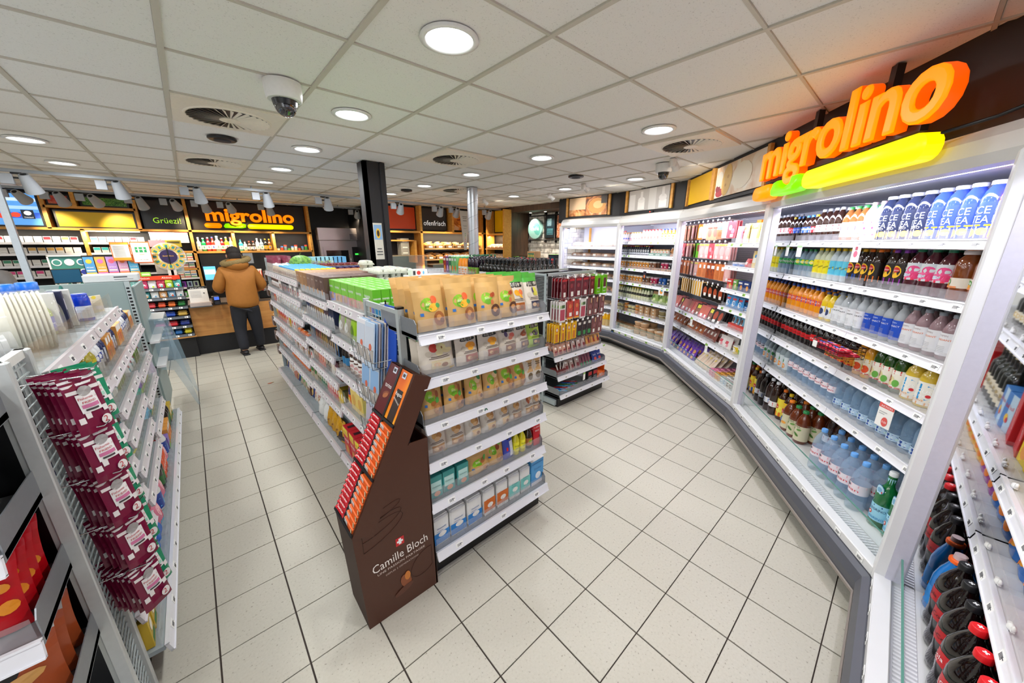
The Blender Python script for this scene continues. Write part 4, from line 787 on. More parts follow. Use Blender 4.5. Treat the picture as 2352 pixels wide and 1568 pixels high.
smb = [boxk('cheese_box', 'cheese', n, .10, .11, .03, c, [('e', .2, .35, .4, .25, a), ('r', -.8, .5, .7, .85, 'f4f2ee')]) for n, c, a in (('red cheese box with picture', 'c8322c', 'f0b04c'), ('dark blue cheese box with orange picture', '1f3a7a', 'f0a03c'), ('green cheese box with picture', '6aa040', 'f0e0a0'))]
cam_ = can('camembert', 'cheese', 'white and green round soft cheese', .10, .045, 'eef0e8', 'e8ece4', [('e', 0, .5, .6, .3, '6aa04a')])
rowx(C3, [(smb[0], [1.01]), (smb[2], [1.12]), (smb[1], [1.23, 1.34]), (cam_, [1.46, 1.56, 1.66])], 1.305, .24, 'third cheese shelf', 'small cheeses on the cheese shelves', depth=2)
moz = pouch('mozzarella_bag', 'cheese', 'blue and white mozzarella bag', .12, .13, .05, '4a9ad8', [('e', 0, .4, .6, .25, 'f2f6f8'), ('r', -.6, .6, .7, .85, 'e03a3c')], rough=.2)
tbg = tub('cheese_tub', 'white and green cream cheese tub', .06, .045, 'eef2ee', '8ac83c', [('e', 0, .5, .6, .3, '8ac83c')]); tbb = tub('cheese_tub', 'white and blue cream cheese tub', .06, .045, 'eef2f6', '2a7ac8', [('e', 0, .5, .6, .3, '2a7ac8')])
rowx(C3, [(moz, [1.02, 1.14, 1.26]), (tbb, [1.37]), (tbg, [1.47, 1.57, 1.67])], 1.10, .24, 'fourth cheese shelf', 'small cheeses on the cheese shelves', depth=2)
rowx(C3, [(tbg, [1.47, 1.57]), (tbb, [1.67])], 1.162, .24, 'stacked on fourth cheese shelf', 'small cheeses on the cheese shelves', depth=1)
snk = pouch('snack_pack', 'snack', 'blue and brown cheese snack pack', .07, .11, .03, '7ac0e0', [('e', 0, .5, .6, .3, '6a3a24'), ('r', -.6, .6, .1, .3, 'f4f2ee')], rough=.3)
rt = boxk('display_tray', 'tray', 'red cardboard tray of snack packs', .3, .05, .14, 'e04030')
rowx(C3, [(rt, [1.24, 1.56])], .88, .25, 'fifth cheese shelf', 'red cardboard trays on the cheese shelves', depth=1, rz=0); rowx(C3, [(snk, ar(1.12, 8, .08))], .91, .28, 'red tray on cheese shelf', 'snack packs in the red trays', depth=1, rx=-.1)
ywt = tub('dairy_tub', 'yellow dairy tub', .09, .045, 'f0d02c', 'f2f0e6', [('e', 0, .5, .5, .3, 'ffffff')]); wht = tub('dairy_tub', 'white dairy tub', .09, .042, 'eeece6', 'e8e8e4', [('e', 0, .5, .5, .3, '8ab04a')])
rowx(C3, [(ywt, [1.3]), (wht, [1.4, 1.5]), (ywt, [1.6])], .615, .24, 'sixth cheese shelf', 'small cheeses on the cheese shelves', depth=2)
for (u, z) in ((.35, .83), (.85, .6), (-.02, .3), (.12, .3)):
    card(C3, u, .17 if z > .4 else -.045, z, .05, .12, 'small white and green card on the meat case, %s' % {.35: 'below the meat trays', .85: 'above the yoghurt cups', -.02: 'leftmost on the lower edge', .12: 'second on the lower edge'}[u], [('r', -1, 1, .8, 1, '8ac04a'), ('r', -.6, .4, .5, .54, '909090')])
# ================================================================ dairy and salad case
mkw = B('milk_bottle', 'bottle', 'white milk drink bottle with red cap', .2, .034, 'f4f0ec', 'e03a34', 'milk', 'f6e6e2', [('e', 0, .5, .4, .3, 'e8604a'), ('t', 'S', 0, .4, .4, 'd03030')], (.1, .5)); mks = B('milk_bottle', 'bottle', 'small milk drink bottle with orange cap', .165, .03, 'f2ece6', 'f2a03c', 'milk', 'eee0e0', [('e', .2, .4, .5, .3, 'e04030'), ('e', -.4, .6, .4, .2, '4a7ac8')], (.1, .5)); mko = B('milk_bottle', 'bottle', 'orange milk drink bottle with blue cap', .2, .034, 'f09a2c', '2a4ac0', 'milk', 'f2e6d8', [('e', .2, .5, .5, .35, 'f08a1c'), ('e', -.4, .3, .3, .2, 'ffffff')], (.1, .55))
G2 = 'chilled drinks in the dairy case'
rowx(C2, [(mks, ar(.02, 4, .063)), (mkw, ar(.29, 6, .072)), (mko, ar(.73, 7, .071))], 1.825, .24, 'top dairy shelf', G2)
drk_ = lambda cap, n: B('milk_bottle', 'bottle', n, .165, .027, '1c2030', cap, 'milk', '202434', [('e', 0, .7, .5, .22, 'f0f0f0'), ('r', -.6, .6, .1, .35, 'd8dce4')], (.1, .62))
dr, dy = drk_('c8242c', 'dark coffee drink bottle with red cap'), drk_('e8d43c', 'dark coffee drink bottle with yellow cap')
jr = B('dessert_jar', 'jar', 'small dessert jar with copper lid', .09, .03, 'e0c8a0', 'c88a5a', 'jar', 'f2efe8', [('e', 0, .5, .5, .3, 'c0502c')], (.2, .6), capr=.029); gtr = boxk('display_tray', 'tray', 'green cardboard tray with white stripe', .13, .045, .09, '1a7a50', [('r', -.7, .7, .4, .65, 'f0f0ea')])
kb = B('smoothie_bottle', 'bottle', 'brown paper labelled drink bottle', .14, .033, 'b9783c', 'f0ece4', 'milk', 'b07a48', [('e', 0, .5, .4, .3, '2a1c14')], (.1, .6))
rowx(C2, [(dr, [.02, .075]), (dy, [.13, .185]), (dr, [.24, .295, .35]), (dy, [.405]), (dr, [.46])], 1.605, .24, 'second dairy shelf', G2)
rowx(C2, [(gtr, [.56, .70, .84])], 1.605, .23, 'second dairy shelf', 'green trays in the dairy case', depth=1, rz=0); rowx(C2, [(jr, ar(.53, 6, .068))], 1.632, .245, 'green trays of dairy case', 'small jars in the green trays', depth=1)
rowx(C2, [(kb, ar(.96, 5, .07))], 1.605, .24, 'second dairy shelf', G2)
def birch(c, lid, n): return B('muesli_jar', 'jar', n, .115, .033, c, lid, 'jar', c, [('e', 0, .55, .55, .34, '241c18'), ('e', 0, .55, .3, .18, 'd8d0c4')], (.1, .66), capr=.031, caph=.13)
jo, jb, jp, jk, jt, jbl = birch('e09a3c', 'f2f0ea', 'orange yoghurt jar with white lid'), birch('8a5a3c', 'f2f0ea', 'brown yoghurt jar with white lid'), birch('c82c5a', 'e8c0cc', 'pink yoghurt jar'), birch('2a2c34', 'b0b0b8', 'black yoghurt jar'), birch('3ac0c0', 'e8f0f0', 'turquoise yoghurt jar'), birch('2060b0', '2060b0', 'blue yoghurt jar')
kt = boxk('cardboard_tray', 'tray', 'brown cardboard jar tray', .155, .035, .09, 'b08660', [('e', .4, .5, .15, .3, '4a3424')]); ktb = boxk('cardboard_tray', 'tray', 'black cardboard jar tray', .155, .035, .09, '221e1e', [('e', 0, .5, .3, .3, 'd8d0c4')])
rowx(C2, [(kt, ar(.06, 8, .165))], 1.38, .23, 'third dairy shelf', 'cardboard jar trays in the dairy case', depth=1, rz=0); rowx(C2, [(jo, ar(.02, 7, .074)), (jb, [.54, .614]), (jp, [.80, .874]), (jk, [.96, 1.035]), (jt, [1.12, 1.195])], 1.4, .24, 'third dairy shelf', 'yoghurt jars in the dairy case', depth=2)
rowx(C2, [(kt, ar(.06, 4, .165)), (ktb, ar(.72, 4, .165))], 1.135, .23, 'fourth dairy shelf', 'cardboard jar trays in the dairy case', depth=1, rz=0); rowx(C2, [(jo, ar(.02, 5, .08)), (jb, [.42, .50]), (jp, [.60, .68]), (jbl, [.79, .87]), (jk, [.97, 1.05, 1.13])], 1.155, .24, 'fourth dairy shelf', 'yoghurt jars in the dairy case', depth=2)
ds = B('salad_dressing_bottle', 'bottle', 'pale salad dressing bottle with black label', .205, .031, 'e0dcb0', 'e8c83c', 'milk', '1c1a18', [('t', 'FRENCH', 0, .4, .9, 'e8e0c8')], (.36, .56)); ds2 = B('salad_dressing_bottle', 'bottle', 'pale dressing bottle with green cap', .205, .031, 'd8dcb8', '4a7a2c', 'milk', '1c1a18', [('t', 'ITALIAN', 0, .4, .9, 'e8e0c8')], (.36, .56))
rowx(C2, [(ds2, [.02, .085]), (ds, ar(.15, 4, .066)), (ds2, ar(.414, 3, .066))], .86, .24, 'fifth dairy shelf', G2)
slb = pouch('salad_bag', 'salad', 'clear bag of green salad leaves', .15, .19, .1, 'a8c070', [('e', -.3, .5, .3, .12, '5a8a3a'), ('e', .3, .35, .3, .12, 'd8e0b0'), ('e', .1, .6, .3, .1, '4a7a30'), ('e', -.2, .2, .3, .08, 'e0e8c0'), ('e', .4, .55, .2, .08, '7aa04a')], top='b08a64', topf=.3, rough=.3)
rowx(C2, [(slb, ar(.70, 4, .155))], .86, .24, 'fifth dairy shelf', 'salad bags in the dairy case', depth=1, rz=.2)
tbo = tub('dip_tub', 'orange dip tub', .05, .045, 'e0903c', 'f0e8dc'); tby = tub('dip_tub', 'pale yellow dip tub', .05, .045, 'e8dca0', 'f2eee0'); krb = boxk('kraft_food_box', 'food box', 'brown kraft food box', .11, .05, .09, 'c49a70', [('r', -.3, .3, .3, .8, 'e8e0d0')], top='d8b88e'); clb = tub('salad_bowl', 'clear bowl of salad', .07, .065, '9a8a5a', 'e0dcd0', sticker='f4f2ea')
for lv in range(3): rowx(C2, [(tbo, [.0, .3]), (krb, [.44, .58, .73])], .61 + lv * .053, .24, LV[lv] + ' on sixth dairy shelf', 'food tubs in the dairy case', depth=1)
for lv in range(2): rowx(C2, [(tby, [.1, .2]), (clb, [.88, 1.02, 1.16])], .61 + lv * .072, .24, LV[lv] + ' on sixth dairy shelf', 'food tubs in the dairy case', depth=1)
kfw = boxk('sandwich_box', 'food box', 'open kraft sandwich box', .08, .045, .22, 'c8a078', top='b98a60'); wht_ = boxk('display_tray', 'tray', 'white cardboard tray', .1, .05, .26, 'e8e6e0')
rowx(C2, [(wht_, [.06, .18, .30])], .285, .13, 'floor of dairy case', 'white trays in the dairy case', depth=1, rz=0)
rowx(C2, [(kfw, [.06, .18, .30])], .33, .14, 'white trays of dairy case', 'sandwich boxes in the dairy case', depth=1)
kbw = tub('kraft_bowl', 'round kraft paper bowl', .07, .075, 'c8a078', 'd2ac82', sticker='e8e0d4')
for lv in range(3): rowx(C2, [(kbw, [.44 + .01 * lv, .60] if lv < 3 else []), ], .285 + lv * .072, .14, LV[lv] + ' of bowl stack, dairy case', 'stacked kraft bowls', depth=2, dv=.17)
for lv in range(2): rowx(C2, [(kbw, [.77, .94, 1.1])], .285 + lv * .072, .14, LV[lv] + ' of low bowl stack, dairy case', 'stacked kraft bowls', depth=2, dv=.17)
card(C2, .52, .17, 1.36, .06, .14, 'dark card hanging between the yoghurt jars', [('e', 0, .4, .5, .2, 'e0804a')], '221c2c'); card(C2, .93, .17, 1.12, .1, .1, 'tilted white card with orange picture', [('e', 0, .5, .5, .3, 'f0a03c'), ('e', .2, .7, .3, .15, '4ab0c0')], lean=0); card(C2, .08, -.045, .29, .06, .11, 'black card with round blue sticker on the dairy case', [('e', 0, .4, .7, .35, '2a8ad8')], '1c1c20')
# ================================================================ bread case
lf1 = loaf('bread_pack', 'wrapped brown bread loaf', .25, .12, .085, 'b9783f'); lf2 = loaf('bread_pack', 'wrapped pale bread rolls', .2, .12, .08, 'd8a868'); lf3 = loaf('pastry_pack', 'clear pack of dusted pastries', .22, .12, .09, 'e0b48c', cat='pastry'); lf4 = loaf('toast_pack', 'wrapped toast bread with orange wrapper', .2, .11, .1, 'd8944a')
for i, (w, ks) in enumerate(((1.735, [lf3] * 5), (1.54, [lf1] * 5), (1.36, [lf1, lf2, lf1, lf2, lf1]), (1.15, [lf2, lf1, lf4, lf1, lf2]), (.90, [lf4, lf1, lf4, lf4, lf4]), (.645, [lf2, lf1, lf4, lf2, lf2]))):
    cn = {}
    for n, k in enumerate(ks): rowx(C1, [(k, [.16 + n * .24])], w, .24, ['top', 'second', 'third', 'fourth', 'fifth', 'sixth'][i] + ' bread shelf', 'packed bread in the bread case', depth=2, cnt=cn)
ojb = B('juice_bottle', 'bottle', 'yellow juice bottle with white cap', .25, .035, 'f0b81c', 'eee8e0', 'square', None); rdj = B('juice_jar', 'jar', 'dark red preserve jar', .14, .035, '7a2c34', 'e8e4e0', 'jar', 'e8dcd8', [], (.2, .6), capr=.033)
rowx(C1, [(rdj, ar(.62, 5, .074)), (ojb, ar(1.0, 3, .075))], .285, .13, 'floor of bread case', 'juice bottles on the floor of the bread case', depth=2)
rowx(C1, [(rdj, ar(.62, 5, .074))], .427, .13, 'stacked on floor of bread case', 'juice bottles on the floor of the bread case', depth=1)
O('wood_edge', MB().box(.0, .03, .62, .66, .3, 2.1, TRIMWOOD), c1, C1 @ I4 if False else T3(.2, 0, 0))
# ================================================================ pictures on the bulkhead
def picture(F, u0, u1, z0, z1, v, mat, label, slats=True, decs=(), group='framed pictures on the black fascia', name='wall_picture'):
    w, h = u1 - u0, z1 - z0
    r = E(name, F @ T3((u0 + u1) / 2, v, z0), label, 'picture', group)
    m = MB().box(-w / 2, w / 2, -.015, 0, 0, h, mat); dec(m, lambda a, b, o: (a, -.015 - o, b), w, h, decs); O('printed_panel', m, r)
    if slats:
        for s_ in (-1, 1): O('wood_slat', MB().box(s_ * (w / 2 + .05) - .022, s_ * (w / 2 + .05) + .022, -.03, 0, -.01, h + .01, TRIMWOOD), r)
    return r
BF = [frame(a, (b[0] - a[0], b[1] - a[1])) for a, b in zip(BWP[:-1], BWP[1:])]
picture(BF[0], .27, 1.13, 2.31, 2.64, -.005, _photo('5a2c10', 'c8762c', 'f0c080', 5), 'picture of toasted bread slices on black fascia', decs=[('r', -1, -.1, .35, 1, 'e8c8a0', ), ('e', .5, .5, .45, .42, 'e09a3c'), ('e', .55, .55, .25, .2, 'f0c878'), ('r', .7, 1, .6, 1, '241a16')])
picture(BF[1], .24, 1.08, 2.32, 2.64, -.005, M('b9b4b0', .5), 'grey picture of milk bottles on black fascia', decs=[('r', -.95, -.65, .05, .8, 'd8d4d0'), ('r', -.5, -.15, .05, .45, 'eceae6'), ('e', -.32, .5, .18, .14, 'e4e2de'), ('r', -.38, -.26, .5, .9, 'dcd8d4'), ('r', .05, .4, 0, 1, 'cfccc8'), ('r', .55, .9, .05, .4, 'e8e6e2'), ('e', .72, .5, .18, .16, 'dedad6'), ('r', .66, .78, .55, .95, 'd4d0cc')])
picture(BF[2], .21, .89, 2.31, 2.63, -.005, M('e8b400', .45, noise=.04, scale=4), 'plain yellow panel on black fascia beside the cheese picture')
picture(BF[2], 1.03, 2.0, 2.30, 2.62, -.005, _photo('d8a878', 'f0dcc0', 'f8f0e0', 3), 'picture of cheese wedges on black fascia', decs=[('e', -.75, .15, .2, .14, 'a82c3c'), ('e', -.85, .3, .12, .12, '8a2434'), ('e', -.8, .6, .16, .25, 'ddd8cc'), ('e', -.45, .5, .22, .5, 'eec060', -.2), ('e', -.4, .6, .05, .06, 'd8a040'), ('e', -.48, .35, .04, .05, 'd8a040'), ('e', .2, .5, .4, .4, 'f4e8d0')])
tb = E('temperature_display', BF[1] @ T3(.75, -.03, 2.285), 'tiny red display under the milk picture', 'display'); O('display_case', MB().box(-.05, .05, -.01, .02, -.012, .012, BLACKP), tb); O('display_digits', MB().box(-.01, .01, -.0115, -.0105, -.006, .006, M('ff2a18', .4, emit=3, noise=0)), tb)
# ================================================================ middle shelving island
def gondola_rack(name, label, F, xs, W, H, mat=GREY, base=True, group='steel shelving racks'):
    r = E(name, F, label, 'shelving', group)
    return r
UPR = M('b4bfc0', .45, .2, noise=.04, scale=10)
IS = frame((.70, 5.50), (0, -1))
isl = E('shelving_unit', IS, 'long double sided grey steel shelving unit in the middle of the shop', 'shelving', 'steel shelving racks')
def upright(parent, F, u, v, h, w=.03, d=.05):
    m = MB().box(u - w / 2, u + w / 2, v - d / 2, v + d / 2, 0, h, UPR)
    for k in range(int(h / .06)): m.box(u - .004, u + .004, v - d / 2 - .0006, v - d / 2, .05 + k * .06, .075 + k * .06, BLACKP)
    return O('upright', m, parent, F)
for u in (0, .9, 1.8, 2.7, 3.45): upright(isl, I4, u, .43, 1.52)
O('back_panel', MB().box(0, 3.45, .42, .44, .15, 1.45, M('98a2a4', .5)), isl)
O('base_plinth', MB().box(.0, 3.45, .0, .86, 0, .1, BLACKP), isl)
for v in (.02, .84): upright(isl, I4, -.02, v, 1.62, .03, .03)
O('end_frame', MB().box(-.03, -.01, .02, .84, 1.56, 1.6, UPR).box(-.025, -.02, .03, .83, .1, 1.55, M('a8b0b2', .5, .3)), isl)
SH = {0: [1.46, 1.27, 1.085, .87, .67, .46], 1: [1.46, 1.27, 1.085, .87, .67, .46], 2: [1.37, 1.17, .95, .735, .50], 3: [1.40, 1.15, .88, .58]}
RAILP = M('d9d2d6', .3, noise=.02)
for s_, (a, b) in enumerate(((0, .9), (.9, 1.8), (1.8, 2.7), (2.7, 3.45))):
    for w in SH[s_]: shelf(isl, I4, a + .01, b - .01, .0, .42, w, rail=.045, railm=RAILP, stop=.07, metal=GREY, stopm=CLEAR('e8e2e0', .12, .05), step=.11, tags='join')
    shelf(isl, I4, a + .01, b - .01, -.05, .42, .17, rail=.045, railm=RAILP, stop=.05, metal=GREY, step=.3, tags='each')
    O('shelf', MB().box(a + .01, b - .01, .44, .86, SH[s_][0] - .02, SH[s_][0] - .002, GREY), isl); O('shelf', MB().box(a + .01, b - .01, .44, .86, .14, .17, GREY), isl)
# packaged goods on the aisle side
def bx(n, w, h, d, col, decs=(), cat='box', name='carton_box', **k): return boxk(name, cat, n, w, h, d, col, decs, **k)
farm = [bx('green cereal bar box with %s base' % n, .143, .155, .05, '7cc43c', [('r', -1, 1, 0, .42, c), ('t', 'FARMER', -.2, .66, 1.3, 'ffffff', 0, .14), ('e', .2, .3, .35, .18, 'c08a58'), ('e', -.3, .22, .3, .12, '8a5a34')], name='cereal_bar_box', topd=[('r', -1, 1, 0, 1, '6ab82c'), ('t', 'FARMER', 0, .45, 1.4, 'ffffff', 0, .35)], sided=[('r', -1, 1, 0, 1, '5ab024'), ('r', -1, 1, 0, .3, '3a90c8'), ('t', 'FARMER', 0, .62, 1.7, 'ffffff', 0, .1), ('t', 'Nature', 0, .45, 1.2, 'ffffff', 0, .08)]) for n, c in (('blue', '5a6ad0'), ('orange', 'e0a04a'), ('purple', 'a87aa0'), ('red', 'd04a50'), ('tan', 'c8a080'), ('violet', '7a7ac8'))]
GI = 'packages on top of the middle shelving'
for j in range(9):
    for k in range(6):
        if j > 5 and k < 3 + (j - 6): continue
        d_ = farm[k]
        put(d_, IS @ T3(2.64 + k * .147, .075 + j * .0525, 1.385), '%s, %s row from the aisle, on top of the middle shelving' % (d_.desc, ORD[j + 1]), 'green cereal bar boxes on the middle shelving')
chc = [('tan', 'a87c50', 2), ('light brown', '9a7048', 1), ('grey brown', '806458', 2), ('dark brown', '5a4038', 2)]
u = 1.68
for n, c, q in chc:
    kd = bx('%s chocolate box' % n, .125, .17, .20, c, [('r', -1, 1, 0, .35, 'b0b4b8'), ('e', 0, .3, .3, .14, 'c89a70'), ('t', 'Blond', 0, .75, .7, 'e8d8c8')], cat='chocolate box', name='chocolate_box', topd=[('t', 'Blond', 0, .4, .7, 'e8d8c8')])
    for i in range(q):
        for j in range(2 if u > 2.1 else 3): put(kd, IS @ T3(u + .065, .11 + j * .205, 1.385), '%s, %s of its colour, %s, top of shelving' % (kd.desc, ORD[i + 1], ROW[j]), GI)
        u += .13
minib = lambda c, n: B('mini_drink_bottle', 'bottle', n, .10, .022, 'd8c8b0', c, 'milk', 'c8b8a8', [('e', 0, .5, .5, .3, '7a5a48')], (.1, .5), capr=.016, caph=.12)
mb_, mw_, my_ = minib('3aa0e0', 'mini bottle with sky blue cap'), minib('e8ecf2', 'mini bottle with white cap'), minib('f0d81c', 'mini bottle with yellow cap')
for i in range(27):
    for j in range(8):
        kk = my_ if i > 24 else (mw_ if i < 8 and j < 3 else mb_)
        if i < 5 and j > 4: continue
        put(kk, IS @ T3(.40 + i * .047, .04 + j * .046, 1.46), '%s, %s from the far end, %s from the aisle, top of middle shelving' % (kk.desc, ORD[i + 1], ORD[j + 1]), 'mini bottles on top of the middle shelving')
bagr = pouch('snack_bag', 'snack bag', 'dark red topped snack bag', .10, .19, .05, 'b8b0a8', [('e', 0, .4, .5, .2, 'e8e2d8')], top='7a1c38', topf=.45)
for i in range(8):
    for j in range(2): put(bagr, IS @ T3(.02 + i * .055, .06 + j * .11, 1.46, PI / 2 - .3, -.15), '%s, %s from the far end, %s, end of middle shelving' % (bagr.desc, ORD[i + 1], ROW[j]), 'red topped bags at the far end')
ml = MB().ell(0, 0, .1, .1, .13, .1, nodemat('watermelon_rind', lambda nt, b: _wood(nt, b, '2c6a1c', '8ac04a', 3)), 16, 10)
wm = O('watermelon', ml, None, IS @ T3(.52, .30, 1.46), 'striped green watermelon on the far end of the middle shelving', 'fruit'); O('stem', MB().tube([(0, 0, .195), (.01, 0, .22), (.02, .01, .225)], .004, M('6a7a3a', .6), 5), wm)
gb = E('grape_punnet', IS @ T3(.52, .52, 1.46), 'clear plastic punnet of green and dark grapes beside the watermelon', 'fruit punnet')
O('punnet', MB().box(-.08, .08, -.13, .13, 0, .13, CLEAR('eef2ee', .25)), gb)
gr = MB()
for k in range(70): gr.ell(random.uniform(-.065, .065), random.uniform(-.115, .115), random.uniform(.02, .12), .012, .012, .013, M('8ab83c' if k % 5 < 3 else '3a2034', .3, noise=0), 6, 4)
O('grapes', gr, gb, kind='stuff')
jc = lambda c, c2, n: bx(n, .065, .17, .065, c, [('r', -1, 1, 0, .45, c2), ('e', .2, .6, .5, .14, 'e8f0f4')], cat='drink carton', name='drink_carton', top=c)
jy, jbl2 = jc('9ad0e0', 'e8e83c', 'pale blue and yellow drink carton'), jc('6ab0e0', 'd8e8f4', 'sky blue drink carton')
for i in range(8):
    for j in range(3): kk = jy if i < 5 else jbl2; put(kk, IS @ T3(.30 + j * .07, .40 + i * .068 if False else .46 + i * .05, 1.46), '%s, %s row, %s from the aisle, behind the mini bottles' % (kk.desc, ORD[j + 1], ORD[i + 1]), GI)
jr1 = B('jam_jar', 'jar', 'honey coloured jar with dark red lid', .11, .033, 'c8882c', '6a141c', 'jar', 'd89a3c', [('e', 0, .5, .4, .3, 'e8d09a')], (.2, .6), capr=.032, caph=.14); jr2 = B('jam_jar', 'jar', 'amber preserve jar with purple lid', .09, .036, 'b04a1c', '2c2450', 'jar', None, capr=.035, caph=.16)
for i in range(6):
    for j in range(3): put(jr1, IS @ T3(.75 + j * .075, .48 + i * .07, 1.46), '%s, %s row, %s in that row, right of mini bottles' % (jr1.desc, ORD[j + 1], ORD[i + 1]), GI); 
    for j in range(3): put(jr2, IS @ T3(1.05 + j * .08, .48 + i * .07, 1.46), '%s, %s row, %s in that row, right of mini bottles' % (jr2.desc, ORD[j + 1], ORD[i + 1]), GI)
# egg cartons
def eggk():
    m = MB(); c = M('c2c4b4', .85, noise=.12, scale=40, bump=.3)
    for i in range(3):
        for j in range(2): m.lathe([(.018, 0), (.024, .02), (.027, .034)], c, 8, T=T3(-.05 + i * .05, -.025 + j * .05))
    m.box(-.08, .08, -.055, .055, .030, .036, c)
    l = MB().box(-.077, .077, -.052, .052, .034, .045, c)
    for i in range(3):
        for j in range(2): l.lathe([(.027, .044), (.024, .060), (.012, .068), (.001, .069)], c, 8, T=T3(-.05 + i * .05, -.025 + j * .05), cap=False)
    l.box(-.06, .06, -.03, .03, .058, .0685, c)
    return Kind('egg_carton', 'egg carton', 'grey egg carton', [('tray', m), ('lid', l), ('printed_label', MB().box(-.058, .058, -.028, .028, .069, .0695, M('c8cfd0', .6)).box(-.02, .02, -.01, .01, .0696, .0699, M('c8783c', .6)))], .16, .11, .07)
egg = eggk()
for i in range(3):
    for j in range(3):
        for lv in range(4 if (i, j) == (0, 0) else (3 if j < 2 else 3)):
            put(egg, IS @ T3(2.02 + i * .17, .54 + j * .115 + (0 if j else 0), 1.385 + lv * .0635, random.uniform(-.08, .08)), '%s, %s stack row, %s column, %s' % (egg.desc, ORD[i + 1], ORD[j + 1], LV[lv]), 'stacked grey egg cartons')
milk = bx('white milk carton with blue oval', .062, .175, .062, 'e8e8e6', [('e', 0, .5, .4, .1, '3a80c0'), ('t', 'MILCH', 0, .28, 1, '6ab0e0', 0, .08), ('e', 0, .12, .3, .08, '9ad0f0')], cat='milk carton', name='milk_carton', sided=[('e', 0, .75, .4, .1, '2a90d0'), ('t', 'MILCH', 0, .3, 1, 'e06a70', 0, .08)]); rec = bx('red and white cream carton', .035, .12, .075, 'eeeae8', [('r', -1, 1, .35, .9, 'e04438'), ('e', 0, .6, .5, .12, 'f2f0ee')], cat='cream carton', name='cream_carton', topd=[('r', -1, 1, .1, .5, 'e8554a'), ('r', -1, 1, .6, .9, '8ac0e0')])
for i in range(6):
    for j in range(7): put(milk, IS @ T3(2.62 + i * .0655 - .0, .52 + j * .048 if False else .48 + j * .055, 1.385, PI / 2 * 0), '%s, %s row, %s from the aisle' % (milk.desc, ORD[i + 1], ORD[j + 1]), 'milk cartons on the middle shelving') if False else None
MF = IS @ T3(2.66, .53, 1.385, PI / 2)   # cartons face the near end
FE = lambda x, y, z: T3(x, y, z)
for i in range(4):
    for j in range(5): put(milk, FE(1.25 + j * .064, 2.42 + i * .066, 1.385), '%s, %s row from the near end, %s from left' % (milk.desc, ORD[i + 1], ORD[j + 1]), 'milk cartons on the middle shelving')
crm = bx('small cream carton with folded top', .062, .13, .062, 'e4e0da', [('e', .2, .6, .3, .12, 'd8a0a0')], cat='cream carton', name='cream_carton')
fold = MB().prism([(-.031, .13), (.031, .13), (0, .15)], -.03, .03, M('e8e4de', .5)); crm.parts.append(('folded_top', fold.mesh('folded_top')))
for i in range(3):
    for j in range(3): put(crm, FE(1.30 + .07 * j + .0, 2.20 + i * .066, 1.385 - .005), '%s, %s row from the near end, %s from left' % (crm.desc, ORD[i + 1], ORD[j + 1]), 'small cream cartons on the middle shelving')
for i in range(3):
    for j in range(7): put(rec, FE(1.27 + j * .038, 1.95 + i * .078, 1.36), '%s, %s row from the near end, %s from left' % (rec.desc, ORD[i + 1], ORD[j + 1]), 'red and white cream cartons')
one = bx('single white carton with red print lying on the milk cartons', .13, .05, .06, 'eceae8', [('r', -.8, -.5, .2, .8, '3a3a3e'), ('e', -.1, .5, .25, .3, 'd83c34'), ('e', .5, .5, .1, .25, '5ab0e0')], cat='milk carton', name='milk_carton'); put(one, FE(1.27, 2.5, 1.563), one.desc)
O('shelf', MB().box(3.43, 3.62, .44, .86, 1.34, 1.355, GREY).box(3.43, 3.46, .05, .44, 1.30, 1.36, GREY), isl)
# side shelves: pack families
FN = {}
def fam(us, ks, w, where, depth=2, v=.03, **k): 
    u = us[0]; i = 0; n = FN.setdefault(where, {})
    while u + ks[i % len(ks)][0].w < us[1]:
        kd, q = ks[i % len(ks)]
        for _ in range(q):
            if u + kd.w > us[1]: break
            n[kd] = n.get(kd, 0) + 1
            for d in range(depth): put(kd, IS @ T3(u + kd.w / 2, v + kd.d / 2 + d * (kd.d + .006), w, random.uniform(-.05, .05), k.get('rx', 0)), '%s, %s, %s, %s' % (kd.desc, ORD[n[kd]], ROW[d], where), 'packages on the aisle side of the middle shelving')
            u += kd.w + .006
        i += 1
sil = B('soup_jar', 'jar', 'dark jar with white and red band', .13, .034, '3a2018', 'b03030', 'jar', 'e8e4e0', [('r', -1, 1, .3, .6, 'c8303a')], (.2, .6), capr=.033, caph=.12)
wb = bx('white box with brown square', .11, .12, .08, 'eae6e0', [('r', -.5, .5, .2, .6, '8a4a30')]); gbx = bx('grey box with red square', .10, .09, .08, '8a8486', [('r', -.4, .4, .3, .7, 'b83a3c')])
wbag = pouch('snack_bag', 'snack bag', 'clear and white snack bag', .12, .13, .06, 'd8dcdc', [('e', 0, .4, .5, .3, 'c8b8a0')], rough=.15); redb = bx('red biscuit box with gold print', .13, .12, .05, 'c8282c', [('r', -.6, .6, .2, .6, 'd8a050'), ('t', 'PETIT', 0, .68, 1.2, 'ffffff')]); whb = bx('white biscuit box with red print', .12, .12, .06, 'e8e4e0', [('r', -.5, .5, .5, .8, 'd03a34'), ('e', .3, .3, .3, .2, 'b87a4a')])
yb = bx('yellow biscuit box', .08, .13, .05, 'e8b82c', [('e', 0, .4, .5, .2, '8a5a2c')]); orb = bx('orange and white biscuit box', .12, .13, .06, 'e86a2c', [('r', -1, .3, .3, 1, 'eee8e2'), ('e', .3, .4, .4, .2, 'c88a4a'), ('t', 'Kinder', -.2, .7, 1, 'd02c2c')])
